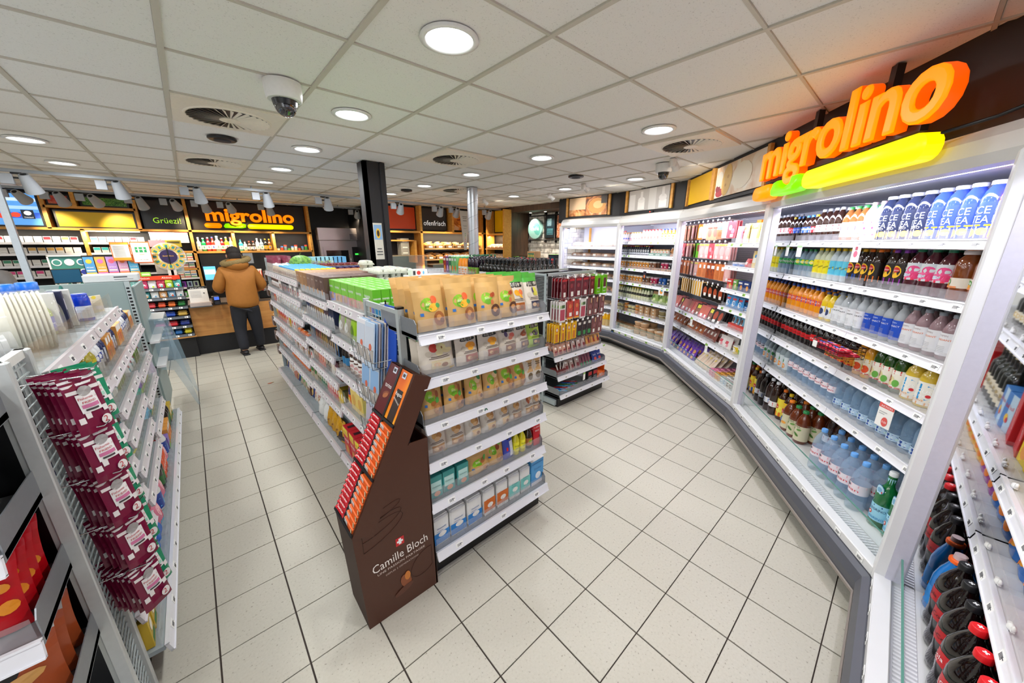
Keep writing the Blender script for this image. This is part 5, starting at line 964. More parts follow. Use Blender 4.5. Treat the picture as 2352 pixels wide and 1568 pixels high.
bb2 = bx('brown and white biscuit box', .11, .14, .06, '6a4030', [('r', -1, 1, .6, 1, 'e8e0d8'), ('e', 0, .4, .5, .2, 'c89a60')]); rollo = barwrap('biscuit_roll', 'orange wrapped biscuit roll', .16, .055, .055, 'e0702c', [('r', -.3, .3, .2, .8, 'f0e0c0')]); bagb = pouch('cookie_bag', 'snack bag', 'white and brown cookie bag', .12, .16, .07, 'e8e2da', [('e', 0, .35, .6, .25, 'b9824a'), ('t', 'nutella', 0, .6, 1.3, 'c82c2c')])
clr = pouch('snack_bag', 'snack bag', 'clear bag with green print', .13, .15, .06, 'b8a890', [('r', -.5, .5, .5, .8, '4aa04a'), ('e', 0, .25, .4, .15, 'd8c8a0')], rough=.15); blb = pouch('snack_bag', 'snack bag', 'blue and gold snack bag', .12, .14, .06, '2a3a7a', [('e', 0, .5, .5, .25, 'e0b84a')]); salb = bx('salmon coloured striped box', .16, .07, .12, 'c8806a', [('r', -1, 1, .4, .5, '9a5a4a')])
zz = [(0.02, 1.78)]
fam((.03, .55), [(sil, 9)], 1.27, 'second shelf, far section'); fam((.55, 1.0), [(wb, 1), (gbx, 3)], 1.27, 'second shelf, far section', depth=1); fam((1.02, 1.78), [(gbx, 1), (wb, 1)], 1.27, 'second shelf, far section', depth=1)
fam((.03, .40), [(redb, 1), (wb, 2)], 1.085, 'third shelf, far section', depth=1); fam((.40, 1.78), [(wbag, 12)], 1.085, 'third shelf, far section', depth=1, rx=-.2)
fam((.03, .9), [(yb, 1), (redb, 4), (whb, 3)], .87, 'fourth shelf, far section', depth=1); fam((.92, 1.78), [(whb, 2), (rollo, 5)], .87, 'fourth shelf, far section', depth=1)
fam((.03, .9), [(orb, 2), (whb, 5)], .67, 'fifth shelf, far section', depth=1); fam((.92, 1.78), [(whb, 1), (bb2, 1)], .67, 'fifth shelf, far section', depth=1)
fam((.03, .35), [(rollo, 2)], .46, 'sixth shelf, far section', depth=2); fam((.6, 1.5), [(rollo, 4)], .46, 'sixth shelf, far section', depth=3); fam((1.5, 1.78), [(clr, 2)], .46, 'sixth shelf, far section', depth=1)
fam((.03, 1.78), [(blb, 1), (bagb, 3), (salb, 1), (blb, 1), (clr, 3), (bb2, 1)], .17, 'bottom shelf, far section', depth=1)
cb1 = [bx('%s slim chocolate box' % n, .065, .16, .12, c, [('r', -1, 1, 0, .5, 'a8acb0'), ('e', 0, .45, .4, .12, 'e0d8d0')], cat='chocolate box', name='chocolate_box') for n, c in (('navy blue', '1f2c50'), ('grey brown', '6a5a50'), ('tan', '9a7040'), ('golden', 'b08a30'), ('dark plum', '4a3038'))]
mix = [bx('white low box with grey label', .12, .05, .12, 'e4e2e0', [('r', -.5, .5, .3, .8, '5a5a5e')]), bx('red low box with white card', .13, .05, .12, 'd8452c', [('r', -.5, .4, .3, .9, 'f2eee8')])]
fam((1.82, 2.28), [(mix[0], 3)], 1.37, 'top shelf front, middle section', depth=1, v=-.02) if False else None
fam((1.82, 2.68), [(k, 2) for k in cb1], 1.17, 'second shelf, middle section', depth=2)
cc1 = [bx('dark coffee capsule box with %s side' % n, .055, .17, .12, '2c2624', [('r', .6, 1, 0, 1, c), ('e', 0, .4, .5, .16, 'b09060')], cat='coffee box', name='coffee_box') for n, c in (('blue', '2a80c8'), ('crimson', 'b01c40'), ('yellow', 'd8a82c'), ('grey', '5a5452'))]
fam((1.82, 2.68), [(k, 3) for k in cc1], .95, 'third shelf, middle section', depth=2)
rj = [bx('slim %s tea box' % n, .05, .14, .1, c, [('e', 0, .5, .5, .2, 'f0e0c8')], cat='tea box', name='tea_box') for n, c in (('brown', '6a3a24'), ('orange red', 'd04a24'), ('dark', '241c1c'), ('white', 'e4e0d8'), ('plum', '6a2040'))]
fam((1.82, 2.68), [(rj[0], 3), (rj[1], 4), (rj[2], 3), (rj[3], 2), (rj[4], 2)], .735, 'fourth shelf, middle section', depth=2)
gj = [bx('slim %s biscuit box' % n, .06, .15, .1, c, [('r', -.5, .5, .4, .7, 'f0e8d8')], name='biscuit_box') for n, c in (('olive', '6a6a3a'), ('green', '3a7a5a'), ('pink', 'd88080'), ('red', 'c04a4a'), ('yellow', 'e8c83c'))]
fam((1.82, 2.68), [(gj[0], 2), (gj[1], 3), (gj[2], 3), (gj[3], 2), (gj[4], 2)], .50, 'fifth shelf, middle section', depth=2)
cush = pouch('flour_bag', 'bag', 'white crumpled paper bag', .16, .17, .10, 'dcdcd8', [], rough=.6, wr=.2); gold = pouch('coffee_bag', 'coffee bag', 'shiny gold coffee bag', .12, .19, .08, 'd09a1c', [('e', 0, .4, .3, .2, '8a5a10')], rough=.15, wr=.25); blk = barwrap('biscuit_roll', 'dark speckled biscuit roll bag', .15, .12, .12, '3a2c24', [('r', -.1, .1, 0, 1, 'd0642c')])
kell = bx('red maxi cereal box with yellow label', .135, .235, .09, 'c8202c', [('r', -1, .6, .72, .98, 'f2e02c'), ('t', 'MAXI', -.2, .76, 1.2, 'c8202c', 0, .14), ('t', "Kellogg's", 0, .52, 1.7, 'ffffff', .1, .14), ('e', .1, .22, .6, .18, 'd8903c')], cat='cereal box', name='cereal_box', topd=[('r', -.3, .3, .2, .8, '3a1c20')])
fam((1.82, 2.70), [(cush, 2), (gold, 4)], .17, 'bottom shelf, middle section', depth=1, v=-.02)
clb_ = pouch('dried_fruit_bag', 'bag', 'kraft and clear dried fruit bag', .12, .19, .07, 'b0a898', [('e', -.3, .6, .4, .2, '8ac03c'), ('e', .2, .4, .5, .2, 'd8d8d4')]); gnb = pouch('snack_bag', 'snack bag', 'lime green chips bag', .14, .21, .07, '9ac81c', [('t', 'FARMER', 0, .75, 1.3, 'ffffff'), ('e', 0, .35, .5, .2, '5a7a1c')]); ppb = pouch('snack_bag', 'snack bag', 'purple crunchy snack bag', .14, .21, .07, '8a2a7a', [('t', 'Balance', 0, .6, 1.3, 'f0d0e8'), ('e', 0, .2, .6, .15, '6a3a20')]); brb = pouch('snack_bag', 'snack bag', 'brown and green crunchy snack bag', .13, .21, .07, '8a5038', [('t', 'FARMER', 0, .75, 1.3, 'ffffff'), ('t', 'Soft Choc', 0, .45, 1.2, 'ffffff')], top='5ab82c', topf=.35)
fam((2.72, 3.44), [(clb_, 2), (gnb, 1), (ppb, 1), (brb, 1)], 1.15, 'second shelf, near section', depth=2)
rum = B('rum_bottle', 'bottle', 'dark bottle with gold cap', .2, .03, '1c1410', 'c8a040', 'soda', '3a80b0', [], (.2, .5)); nut = B('spread_jar', 'jar', 'hazelnut spread jar with white lid', .13, .04, '4a2414', 'f0ece6', 'jar', 'f0ece6', [('t', 'nutella', 0, .45, 1.4, 'c82028'), ('e', 0, .2, .4, .15, '8a5a30')], (.2, .75), capr=.036, caph=.12); ova = B('spread_jar', 'jar', 'orange and blue spread jar', .13, .038, 'e0641c', '23306a', 'jar', 'e0641c', [('e', 0, .5, .5, .3, 'f0a03c'), ('t', 'Ovo', 0, .45, .9, '23306a')], (.2, .75), capr=.035, caph=.2)
fam((2.72, 2.88), [(rum, 3)], .88, 'third shelf, near section'); fam((2.88, 3.44), [(nut, 3), (ova, 4)], .88, 'third shelf, near section', depth=2)
fam((2.88, 3.44), [(nut, 3), (ova, 4)], 1.012, 'stacked on third shelf, near section', depth=1)
ceb = bx('pale yellow cereal box', .12, .22, .06, 'e8cc6a', [('e', 0, .4, .6, .2, 'd8a84a'), ('r', -.7, .7, .75, .9, 'f4ecc8')], cat='cereal box', name='cereal_box'); ovb = pouch('drink_powder_bag', 'bag', 'orange and blue drink powder bag', .11, .18, .06, 'e8641c', [('r', -.7, .7, .5, .8, '23306a'), ('e', 0, .25, .4, .15, 'f2c84a')]); cin = pouch('cereal_bag', 'bag', 'light blue cereal bag', .15, .16, .08, '8ac0dc', [('e', 0, .4, .6, .3, 'd8b878'), ('r', -.8, .5, .7, .85, 'e8b02c')], rough=.15)
fam((2.72, 3.44), [(ovb, 1), (ceb, 2), (cin, 3)], .58, 'fourth shelf, near section', depth=1)
fam((2.72, 3.44), [(kell, 2), (kell, 2)], .17, 'bottom shelf, near section', depth=1, v=-.03)
for k in range(2): put(blk, IS @ T3(2.60 - k * .07, .03 + k * .12, .17, .3), '%s, %s beside the red cereal boxes' % (blk.desc, ORD[k + 1]), 'speckled bags on the bottom shelf')
# grid panel with brochure holders at the near end
gp = E('wire_grid_panel', IS, 'white wire grid panel at the near end of the middle shelving', 'grid panel')
GW = M('b9c0bf', .4, .3)
g = MB().box(3.44, 3.465, -.005, .02, 0.02, 1.50, GW); g2 = MB().box(3.885, 3.915, -.012, .02, .02, 1.50, GW).box(3.884, 3.916, -.013, .021, 1.50, 1.51, BLACKP)
O('post', g, gp); O('post', g2, gp); wg = MB().box(3.46, 3.89, 0, .012, 1.46, 1.49, GW)
for k in range(48): wg.box(3.46, 3.89, .004, .007, .06 + k * .029, .063 + k * .029, GW)
for k in range(9): wg.box(3.47 + k * .05, 3.474 + k * .05, .007, .01, .04, 1.47, GW)
O('wire_grid', wg, gp)
for n, (z, q) in enumerate(((1.17, 6), (.93, 6), (.70, 4))):
    h = E('brochure_holder', IS @ T3(3.62, 0, z), 'chrome wire brochure holder, %s from top on the grid panel' % ORD[n + 1], 'brochure holder', 'wire brochure holders')
    w = MB()
    for x in (-.1, 0, .1): w.tube([(x - .03, .0, .14), (x - .03, -.02, .0), (x - .03, -.10, .0), (x - .03, -.11, .12), (x + .03, -.11, .12), (x + .03, -.10, 0), (x + .03, -.02, 0)], .0022, CHROME, 5)
    w.tube([(-.15, -.11, .05), (.17, -.11, .05), (.17, 0, .05)], .0025, CHROME, 5); O('wire', w, h)
    cols = ['e8e6ea', 'c8d8e8', '9ab8d8', 'd8c8c0', '7a9ac8', 'e8dcd0']
    for k in range(q):
        for s_ in (0, 1):
            m = MB().box(-.055, .055, -.002, .002, 0, .235, M(cols[(k + s_) % 6], .3, noise=0)); dec(m, lambda a, b, o: (a, -.002 - o, b), .11, .235, [('r', -.9, .9, .1, .9, ['c8d0dc', '8ab0d8', 'c0b8c8'][(k + n) % 3]), ('r', -.9, .9, .1, .4, ['b8b0a8', '7a9ac0', 'a8a0b0'][k % 3]), ('e', .2, .45, .3, .08, ['d86a4c', 'd8b85a', '5a80b0'][k % 3])])
            O('brochure', m, None, IS @ T3(3.56 + s_ * .125 + k * .004, -.092 + k * .013, z + .005, .05, -.12), 'glossy brochure, %s from front, %s side of %s wire holder' % (ORD[k + 1], ['left', 'right'][s_], ORD[n + 1]), 'brochure', 'brochures in the wire holders')
hb = MB().box(-.06, .06, -.003, .003, 0, .36, M('1f4fb8', .3)); dec(hb, lambda a, b, o: (a, -.003 - o, b), .12, .36, [('t', 'Twint', 0, .85, .8, 'a8c8f0')])
O('blue_sleeve', hb, None, IS @ T3(3.78, -.02, 1.14, .1, -.1), 'blue plastic sleeve hanging behind the brochures', 'sleeve')
# hanging sweets on the far end
hg = hang('sweets_bag', 'brown hanging sweets bag', .07, .12, '6a5040', [('e', 0, .4, .5, .25, 'b89a70'), ('r', -.5, .5, .7, .9, 'd8d4cc')], d=.03)
FEf = frame((.66, 5.6), (1, 0)) @ T3(0, 0, 0, PI)
for r_ in range(6):
    for k in range(3): 
        O('peg_hook', MB().tube([(-.0, -.04, 0), (0, -.22, 0)], .003, CHROME, 5), isl, IS.inverted() @ T3(.72 + k * .12, 5.52, 1.46 - r_ * .2, PI))
        for q in range(3): put(hg, T3(.72 + k * .12, 5.58 + q * .04, 1.45 - r_ * .2, random.uniform(-.3, .3)), '%s, %s row, %s hook, %s on it, far end of shelving' % (hg.desc, ORD[r_ + 1], ORD[k + 1], ORD[q + 1]), 'hanging sweets at the far end')
# ================================================================ near end cap with pouches
EC = frame((.70, 1.42), (1, 0))
ec = E('end_shelving', EC, 'end shelving of dried fruit and nut pouches facing the camera', 'shelving', 'steel shelving racks')
for u in (.02, .83): upright(ec, I4, u, .40, 1.5, .03, .04)
O('back_panel', MB().box(.02, .84, .40, .41, .1, 1.45, M('8f989a', .5)), ec); O('base_plinth', MB().box(.03, .86, .04, .42, 0, .12, BLACKP), ec)
ES = [1.40, 1.185, .95, .735, .495]
for w in ES: shelf(ec, I4, 0, .85, .0, .40, w, rail=.042, stop=.07, metal=M('8b9093', .45, .3), tags='each', step=.2, tilt=.35, side=True)
shelf(ec, I4, .01, .88, -.01, .40, .19, rail=.045, stop=.07, metal=M('8b9093', .45, .3), tags='each', step=.24, tilt=.35, side=True)
for k, (u, w) in enumerate(((.14, 1.375), (.42, 1.375), (.09, .93), (.36, .93), (.74, .93), (.4, .71), (.55, .47), (.82, .47), (.6, .925))):
    d_ = MB().lathe([(.011, 0), (.011, .0012)], M('2a5a44', .4, noise=0), 16, T=T3(u, -.020, w - .005, 0, PI / 2 - .3)); d_.lathe([(.004, .0012), (.003, .0016)], M('e8efe8', .4, noise=0), 8, T=T3(u, -.020, w - .005, 0, PI / 2 - .3)); O('round_sticker', d_, ec)
KR = 'cfa35f'
def kraft(n, w, h, fr, seed, win='9a5a2a'):
    return pouch('dried_fruit_pouch', 'snack pouch', n, w, h, .07, KR, [('e', -.28, .52, .42, .13, '8ac020', .3), ('e', -.25, .5, .2, .07, 'b8dc50', .3), ('e', -.2, .44, .28, .07, '6aa818', -.2), ('t', 'BIO', -.25, .49, .3, 'eef6d0')] + fr + [('e', .35, .22, .42, .15, win), ('e', .3, .24, .2, .06, 'c88a4a'), ('e', .5, .18, .18, .05, '6a3a1c'), ('r', -.8, -.6, .3, .36, '2a6ab0')], rough=.5, wr=.14)
mango = [('e', .2, .6, .22, .08, 'e8602c'), ('e', .05, .45, .35, .08, 'f2b02c', .3), ('e', .4, .48, .16, .05, '4a9a4a')]; date = [('e', .15, .58, .16, .05, 'b0481c', .5), ('e', .32, .6, .14, .05, 'a03c18', -.4), ('e', .1, .42, .12, .06, 'c8703c')]; nutf = [('e', .1, .62, .2, .09, 'b87c3c'), ('e', .35, .55, .18, .08, 'a0582c'), ('e', -.05, .35, .22, .06, 'a86428', .4), ('e', .3, .42, .18, .07, '4a9a3c')]; cash = [('e', .2, .6, .25, .08, 'e0c090', .4), ('e', .35, .68, .18, .07, '3c7a3c', .5), ('e', .3, .45, .22, .06, 'd0a878')]
K1, K2, K3, K4 = kraft('kraft pouch of dried mango', .17, .24, mango, 1), kraft('kraft pouch of dates', .15, .23, date, 2, '5a3420'), kraft('kraft pouch of mixed nuts', .125, .225, nutf, 3, 'b07a44'), kraft('kraft pouch of cashews', .12, .215, cash, 4, 'd8b078')
def sq(n, w, h, fr, top='4aa83c', win='b07040', name='SUN QUEEN', body='ded2c0'):
    return pouch('dried_fruit_pouch', 'snack pouch', n, w, h, .08, body, [('r', -.6, .6, .66, .79, '2c2a26'), ('r', -.66, .66, .67, .72, '2c2a26'), ('t', name, 0, .69, 1.1, 'eae6da', 0, .11)] + fr + [('r', -.5, .5, .37, .385, '4a3a30'), ('r', -.6, .6, .335, .35, '5a4a3c'), ('r', -.5, .6, .1, .29, win), ('e', -.2, .2, .2, .05, 'd8b080'), ('e', .2, .17, .2, .05, '8a5a34'), ('e', -.6, .46, .16, .06, 'c8bca8'), ('r', .5, .85, .04, .075, 'd8b02c')], top=top, topf=.28, rough=.35, wr=.12)
f_m = [('e', -.1, .53, .22, .08, 'f2a818', .8), ('e', .35, .54, .28, .07, 'e87038', -.3), ('e', .25, .45, .24, .04, 'f2b02c', -.6)]; f_p = [('e', -.1, .56, .2, .08, '4a3a6a'), ('e', .2, .57, .26, .07, 'd8d048'), ('e', .35, .48, .22, .07, 'e0d850'), ('e', 0, .47, .18, .05, 'c8c03c')]; f_a = [('e', -.3, .58, .24, .1, 'c83828'), ('e', .15, .56, .3, .1, 'e8dca0'), ('e', 0, .46, .24, .07, 'e8dca8'), ('e', .5, .48, .3, .06, 'e8d8a0'), ('e', .2, .56, .05, .03, '8a5a20')]; f_o = [('e', -.1, .56, .28, .07, 'f29a18', .4), ('e', .3, .54, .26, .07, 'f0a01c', -.3), ('e', 0, .46, .24, .06, 'f2ac2c')]; f_f = [('e', -.3, .6, .2, .08, '5a4a70'), ('e', .3, .56, .26, .07, 'd86858'), ('e', .1, .48, .22, .06, 'e08a70')]; f_d = [('e', -.15, .55, .3, .04, 'a0502c', .7), ('e', .15, .55, .3, .04, '9a4824', -.5), ('e', 0, .48, .28, .04, 'b05a30', .1), ('e', .1, .6, .26, .04, 'a04c28', .3)]; f_n = [('e', -.2, .54, .24, .08, 'c89858'), ('e', .2, .52, .24, .08, 'b07a40'), ('e', 0, .45, .28, .06, 'd8b080')]
S1, S2, S3 = sq('green topped pouch of dried mango', .145, .24, f_m, win='b0601c'), sq('green topped pouch of dried plums', .13, .235, f_p, win='33344a'), sq('green topped pouch of apple rings', .20, .215, f_a, '2f9a3c', 'd8c8a0'); S4, S5, S6 = sq('green topped pouch of dried apricots', .155, .19, f_o, '2f9a3c', 'a05038'), sq('purple grey pouch of dried figs', .14, .19, f_f, '5a4a5a', '8a6048'), sq('green topped pouch of dates', .135, .19, f_d, '2f9a3c', '6a4a44'); S7 = sq('lime coloured pouch of soft plums', .12, .18, [('e', 0, .5, .5, .1, '4a3a50'), ('e', .2, .55, .2, .06, '4a7a2a')], '8aba1c', '2c2430', 'SULTANINEN', 'a8c83c')
S8, S9, S10 = sq('orange topped pouch of cashews', .115, .2, f_n, 'e88018', 'd8bc90', body='d8d0c2'), sq('orange topped pouch of hazelnuts', .115, .2, [('e', -.1, .53, .22, .08, 'a04c24'), ('e', .2, .55, .22, .07, 'c89060'), ('e', 0, .46, .2, .06, 'b05a30')], 'e88018', 'b08858', body='d8d0c2'), sq('plum coloured pouch of mixed nuts', .135, .2, f_n, '4a1c38', 'a88058', body='cfc4b4'); S11 = sq('pale pouch of walnuts', .125, .19, f_n, '8a8078', 'a07850', body='cfc6b8')
tall = pouch('seed_pouch', 'snack pouch', 'tall pale paper pouch of seeds', .095, .24, .05, 'd8d0c2', [('r', -.6, .6, .05, .95, 'c8a06a'), ('e', 0, .78, .4, .08, '8ab820'), ('e', 0, .22, .45, .1, '6a5a40'), ('r', -.4, .4, .5, .52, '4a4030'), ('r', -.4, .4, .55, .57, '4a4030')])
GE = 'snack pouches on the near end shelving'
def ecrow(items, w, where, v=.03, rx=-.18, depth=2, dv=.075, rz=.15): rowx(EC, items, w, v, where, GE, depth=depth, dv=dv, rx=rx, rz=rz)
ecrow([(K1, [.11, .29]), (K2, [.46, .59])], 1.40, 'top shelf of end shelving', depth=4, dv=.07); ecrow([(S1, [.665]), (S2, [.795])], 1.40, 'top shelf of end shelving', depth=3)
ecrow([(S3, [.13]), (S4, [.31, .46]), (S5, [.59]), (S6, [.70]), (S7, [.80])], 1.185, 'second shelf of end shelving', rx=-.12)
ecrow([(K3, [.08, .21]), (K4, [.345, .465]), (K3, [.575, .675]), (tall, [.755, .825])], .95, 'third shelf of end shelving', depth=3, dv=.07, rx=-.08)
ecrow([(S10, [.09, .21]), (S8, [.33, .44, .545]), (S11, [.645]), (S9, [.75]), (S11, [.82])], .735, 'fourth shelf of end shelving', rx=-.1)
caf = boxk('baking_box', 'box', 'turquoise baking powder box', .075, .13, .09, '3a9a94', [('r', -.8, .8, .3, .75, 'b8dcd4'), ('e', .1, .18, .5, .12, 'e0a080'), ('t', 'Gelatine', 0, .5, 1.3, '2a6a64', 0, .1)], topd=[('r', -.6, .6, .3, .7, '2a8078')]); alm = kraft('kraft pouch of almonds', .17, .14, [('e', .2, .55, .25, .1, 'a8642c', .3), ('e', .4, .62, .2, .06, '4a9a3c', .6)], 5, 'd0a878'); haz = kraft('tall kraft pouch of hazelnuts', .14, .19, [('e', .2, .58, .2, .1, '8a3c1c'), ('e', .4, .7, .2, .07, '6aa83c')], 6, 'b08050')
ecrow([(caf, [.06, .14, .23])], .495, 'fifth shelf of end shelving', rx=0, depth=3, dv=.1, rz=.04); ecrow([(alm, [.36]), (haz, [.48])], .495, 'fifth shelf of end shelving', rx=-.12)
choc = pouch('chocolate_bag', 'snack pouch', 'blue and white chocolate bag with cross', .085, .19, .05, '3a4ab0', [('e', -.1, .8, .45, .14, '2a1a20'), ('e', -.1, .8, .3, .09, '5a3a30'), ('r', .0, .8, .1, .6, 'e4e6f0'), ('r', -.6, -.3, .3, .42, 'd02028'), ('t', 'Kuchen', .2, .3, .8, '3a4a9a', 1.3)], top='3a4ab0'); ecrow([(choc, [.585])], .495, 'fifth shelf of end shelving', rx=-.1)
lem = B('lemon_juice_bottle', 'bottle', 'yellow lemon juice bottle with pointed cap', .15, .024, 'e8dc1c', '1f6a34', 'soda', 'f0e62c', [('t', 'SICILIA', 0, .5, 1.2, '1c5a2c'), ('t', 'citrus', 0, .25, .8, '1c5a2c')], (.2, .6), capr=.008); syr = B('syrup_bottle', 'bottle', 'brown syrup bottle with green logo', .15, .03, '2a140c', '3a1c10', 'milk', 'a86a34', [('e', 0, .5, .5, .4, 'e09030'), ('e', -.1, .6, .3, .2, '8ab020')], (.15, .5))
ecrow([(lem, [.648, .70]), (syr, [.765])], .495, 'fifth shelf of end shelving', rx=0, depth=2, dv=.06); yst = pouch('yeast_bag', 'snack pouch', 'red sachet with white lettering', .07, .16, .02, 'c8202c', [('t', 'AUSZUG', 0, .75, 1.5, 'ffffff'), ('t', 'BACK', 0, .6, 1, 'ffffff')]); ecrow([(yst, [.83])], .495, 'fifth shelf of end shelving', depth=4, dv=.03, rx=-.1)
def flour(n, c, c2, t, w=.095, h=.17):
    k = bx(n, w, h, .07, 'e2e2e0', [('r', -1, 1, .0, .45 if c == '2a80c8' else .62, c), ('e', .1, .35, .5, .1, 'f0ece4'), ('t', t, 0, .58, 1.1, c2, 0, .1), ('r', -.6, .2, .5, .515, c2), ('r', -1, 1, 0, .12 if c != '2a80c8' else .02, 'dcdcd8')], cat='paper bag', name='paper_bag', c=.008)
    f = MB().prism([(-w / 2 * .96, h - .001), (w / 2 * .96, h - .001), (w / 2 * .9, h + .006), (-w / 2 * .9, h + .006)], -.02, .02, M('e8e8e4', .6, noise=.1)); k.parts.append(('folded_top', f.mesh('folded_top'))); return k
fl1, su1, su2 = flour('white and blue flour bag', '2a80c8', '3a6aa8', 'Weissmehl', .105, .165), flour('orange cane sugar bag', 'd06a1c', 'b8581c', 'Canne', .09), flour('pale green fine sugar bag', '7ac8c0', '2a8a88', 'Cristal', .09)
sbx = bx('large blue sugar cube box', .12, .19, .09, '4a98d0', [('e', .1, .35, .45, .14, 'e8f0f4'), ('t', 'Zucker', 0, .62, 1.2, '1f5a9a', 0, .1), ('r', -1, 1, 0, .14, 'e4e6ea'), ('r', -.9, .9, .85, .88, '2a78b8')], top='f0f0ee', cat='sugar box', name='sugar_box', topd=[('r', -.6, .6, .4, .6, '6a9ad0')])
rowx(EC, [(fl1, [.07, .185, .30]), (su1, [.41, .515]), (su2, [.62, .72]), (sbx, [.83])], .19, .03, 'bottom shelf of end shelving', 'flour and sugar bags on the bottom shelf', depth=3, dv=.1, rz=.05)
# ================================================================ chocolate bar floor display
BRN = M('4a2616', .45, noise=.04, scale=6); BRN2 = M('3c1e12', .5, noise=.05)
cd = E('floor_display', T3(.31, 1.64, 0), 'brown cardboard floor display of red and orange chocolate bars', 'floor display')
prof = [(.02, 0), (0, .555), (.09, .51), (.19, .735), (.29, .905), (.385, .90), (.395, 0)]
m = MB(); 
for y0, y1 in ((-.24, -.236), (-.004, 0)): m.prism([(x, z) for x, z in prof], y0, y1, BRN, 'Y')
m.box(.385, .392, -.24, 0, 0, .9, BRN).add([(.02, -.24, 0), (.02, 0, 0), (0, 0, .555), (0, -.24, .555)], [(0, 1, 2, 3), (3, 2, 1, 0)], BRN)
dec(m, lambda a, b, o: (.21 + a, -.2405 - o, b), .38, .9, [('r', -.12, .10, .425, .475, 'c81c24'), ('r', -.045, .025, .432, .468, 'f2f2f2'), ('r', -.09, .07, .444, .456, 'f2f2f2'), ('t', 'Camille Bloch', 0, .345, 1.5, 'f0e8e0', .06, .075), ('t', 'UNE PASSION PARTAGEE', 0, .315, 1.3, 'e0d0c4', .04, .02), ('t', 'DEPUIS 3 GENERATIONS', 0, .285, .9, 'c8b4a8', .04, .015), ('e', .05, .17, .14, .05, '8a4a28', .3), ('e', .1, .2, .08, .03, 'c87830'), ('e', -.02, .12, .28, .02, '5a3020', .3)])
O('base_box', m, cd)
ln = MB()
for k in range(4):
    cx, cz, rx_, rz_ = ((.15, .66, .1, .03), (.12, .60, .14, .05), (.1, .56, .17, .075), (.33, .2, .1, .1))[k]
    pts = [(min(.37, max(.04, cx + rx_ * math.cos(a * .35) * .8)), -.2412, cz + rz_ * math.sin(a * .35) * .7 + .25 * rx_ * math.cos(a * .35) - .05 * (k < 3)) for a in range(19)]; ln.tube(pts, .0012, BRN2, 3)
O('printed_drawing', ln, cd)
top = [(0, .555), (.35, 1.235), (.43, 1.20), (.29, .905), (.19, .735), (.09, .51)]
m = MB()
for y0, y1 in ((-.246, -.241), (.001, .005)): m.prism(top, y0, y1, BRN, 'Y')
m.add([(.35, -.246, 1.235), (.35, .005, 1.235), (.43, .005, 1.20), (.43, -.246, 1.20)], [(0, 1, 2, 3), (3, 2, 1, 0)], M('6a3c24', .5)).add([(.43, -.246, 1.20), (.43, .005, 1.20), (.29, .005, .9), (.29, -.246, .9)], [(0, 1, 2, 3), (3, 2, 1, 0)], BRN)
O('tray_box', m, cd)
sl_ = Vector((.457, 0, .889)); Fd = Matrix(((0, .889, .457, .31), (-1, 0, 0, 1.64), (0, -.457, .889, .558), (0, 0, 0, 1)))
inv = T3(.31, 1.64, 0).inverted()
LT = .763
tr = MB().box(0, .24, .055, .06, .01, LT - .01, M('2a1410', .6)).box(0, .006, 0, .06, 0, LT, BRN).box(.234, .24, 0, .06, 0, LT, BRN)
O('tray', tr, cd, inv @ Fd)
db = MB().box(.112, .128, -.004, .055, 0, LT, M('121214', .4)); O('divider', db, cd, inv @ Fd)
for w in (.0, .255, .505): O('divider', MB().box(0, .24, -.006, .02, w, w + .012, M('121214', .4)), cd, inv @ Fd)
def hdr(u0, u1, col, decs, nm): h = MB().box(u0, u1, .0, .004, .52, LT - .004, col); dec(h, lambda a, b, o: ((u0 + u1) / 2 + a, -o, .52 + b), u1 - u0, LT - .524, decs); O('header_card', h, cd, inv @ Fd, label=nm)
hdr(.008, .112, M('5a0f14', .35), [('t', 'torino', 0, .52, 1.3, 'f2ece6', 0, .13), ('e', .1, .4, .6, .05, '7a3c20', .3), ('e', .1, .36, .5, .05, 'a05c30', .4), ('r', -.1, .6, .84, .96, 'c8ccd8'), ('r', .0, .45, .87, .93, '3a3a3e')], 'dark red header card')
def sun(nt, b):
    tc = nt.nodes.new('ShaderNodeTexCoord'); n = nt.nodes.new('ShaderNodeTexNoise'); n.inputs['Scale'].default_value = 5; nt.links.new(tc.outputs['Object'], n.inputs['Vector']); nt.links.new(ramp(nt, n.outputs['Fac'], [(.3, 'c83c08'), (.55, 'e8780c'), (.7, 'f0a01c')]), b.inputs['Base Color']); b.inputs['Roughness'].default_value = .35
hdr(.128, .232, nodemat('orange_print', sun), [('r', -.5, .7, 0, .55, '2c1a14'), ('r', -.5, .6, .48, .62, '1c1210'), ('t', 'Ragusa', .05, .5, 1.2, 'f2ece6', 0, .1), ('t', 'WWW.RAGUSA.SWISS', 0, .38, 1.3, 'f0e8e0', -.3, .05), ('r', -.5, .2, .84, .96, 'c8ccd8'), ('r', -.4, .05, .87, .93, '3a3a3e')], 'orange header card')
rdb = barwrap('chocolate_bar', 'red chocolate bar', .10, .03, .022, 'c01824', [('t', 'torino', 0, .3, 1.4, 'f2f0ee', 0, .6)]); ogb = boxk('chocolate_bar', 'chocolate bar', 'orange chocolate bar', .10, .026, .03, 'e2601a', [('r', -1, -.2, .1, .9, 'e8e4e0'), ('t', 'Ragusa', -.55, .25, .8, '2a1a18', 0, .5), ('r', .65, 1, 0, 1, '6a3a20'), ('e', .82, .3, .12, .3, 'e8d8b0'), ('e', .82, .75, .12, .3, 'e8d8b0')])
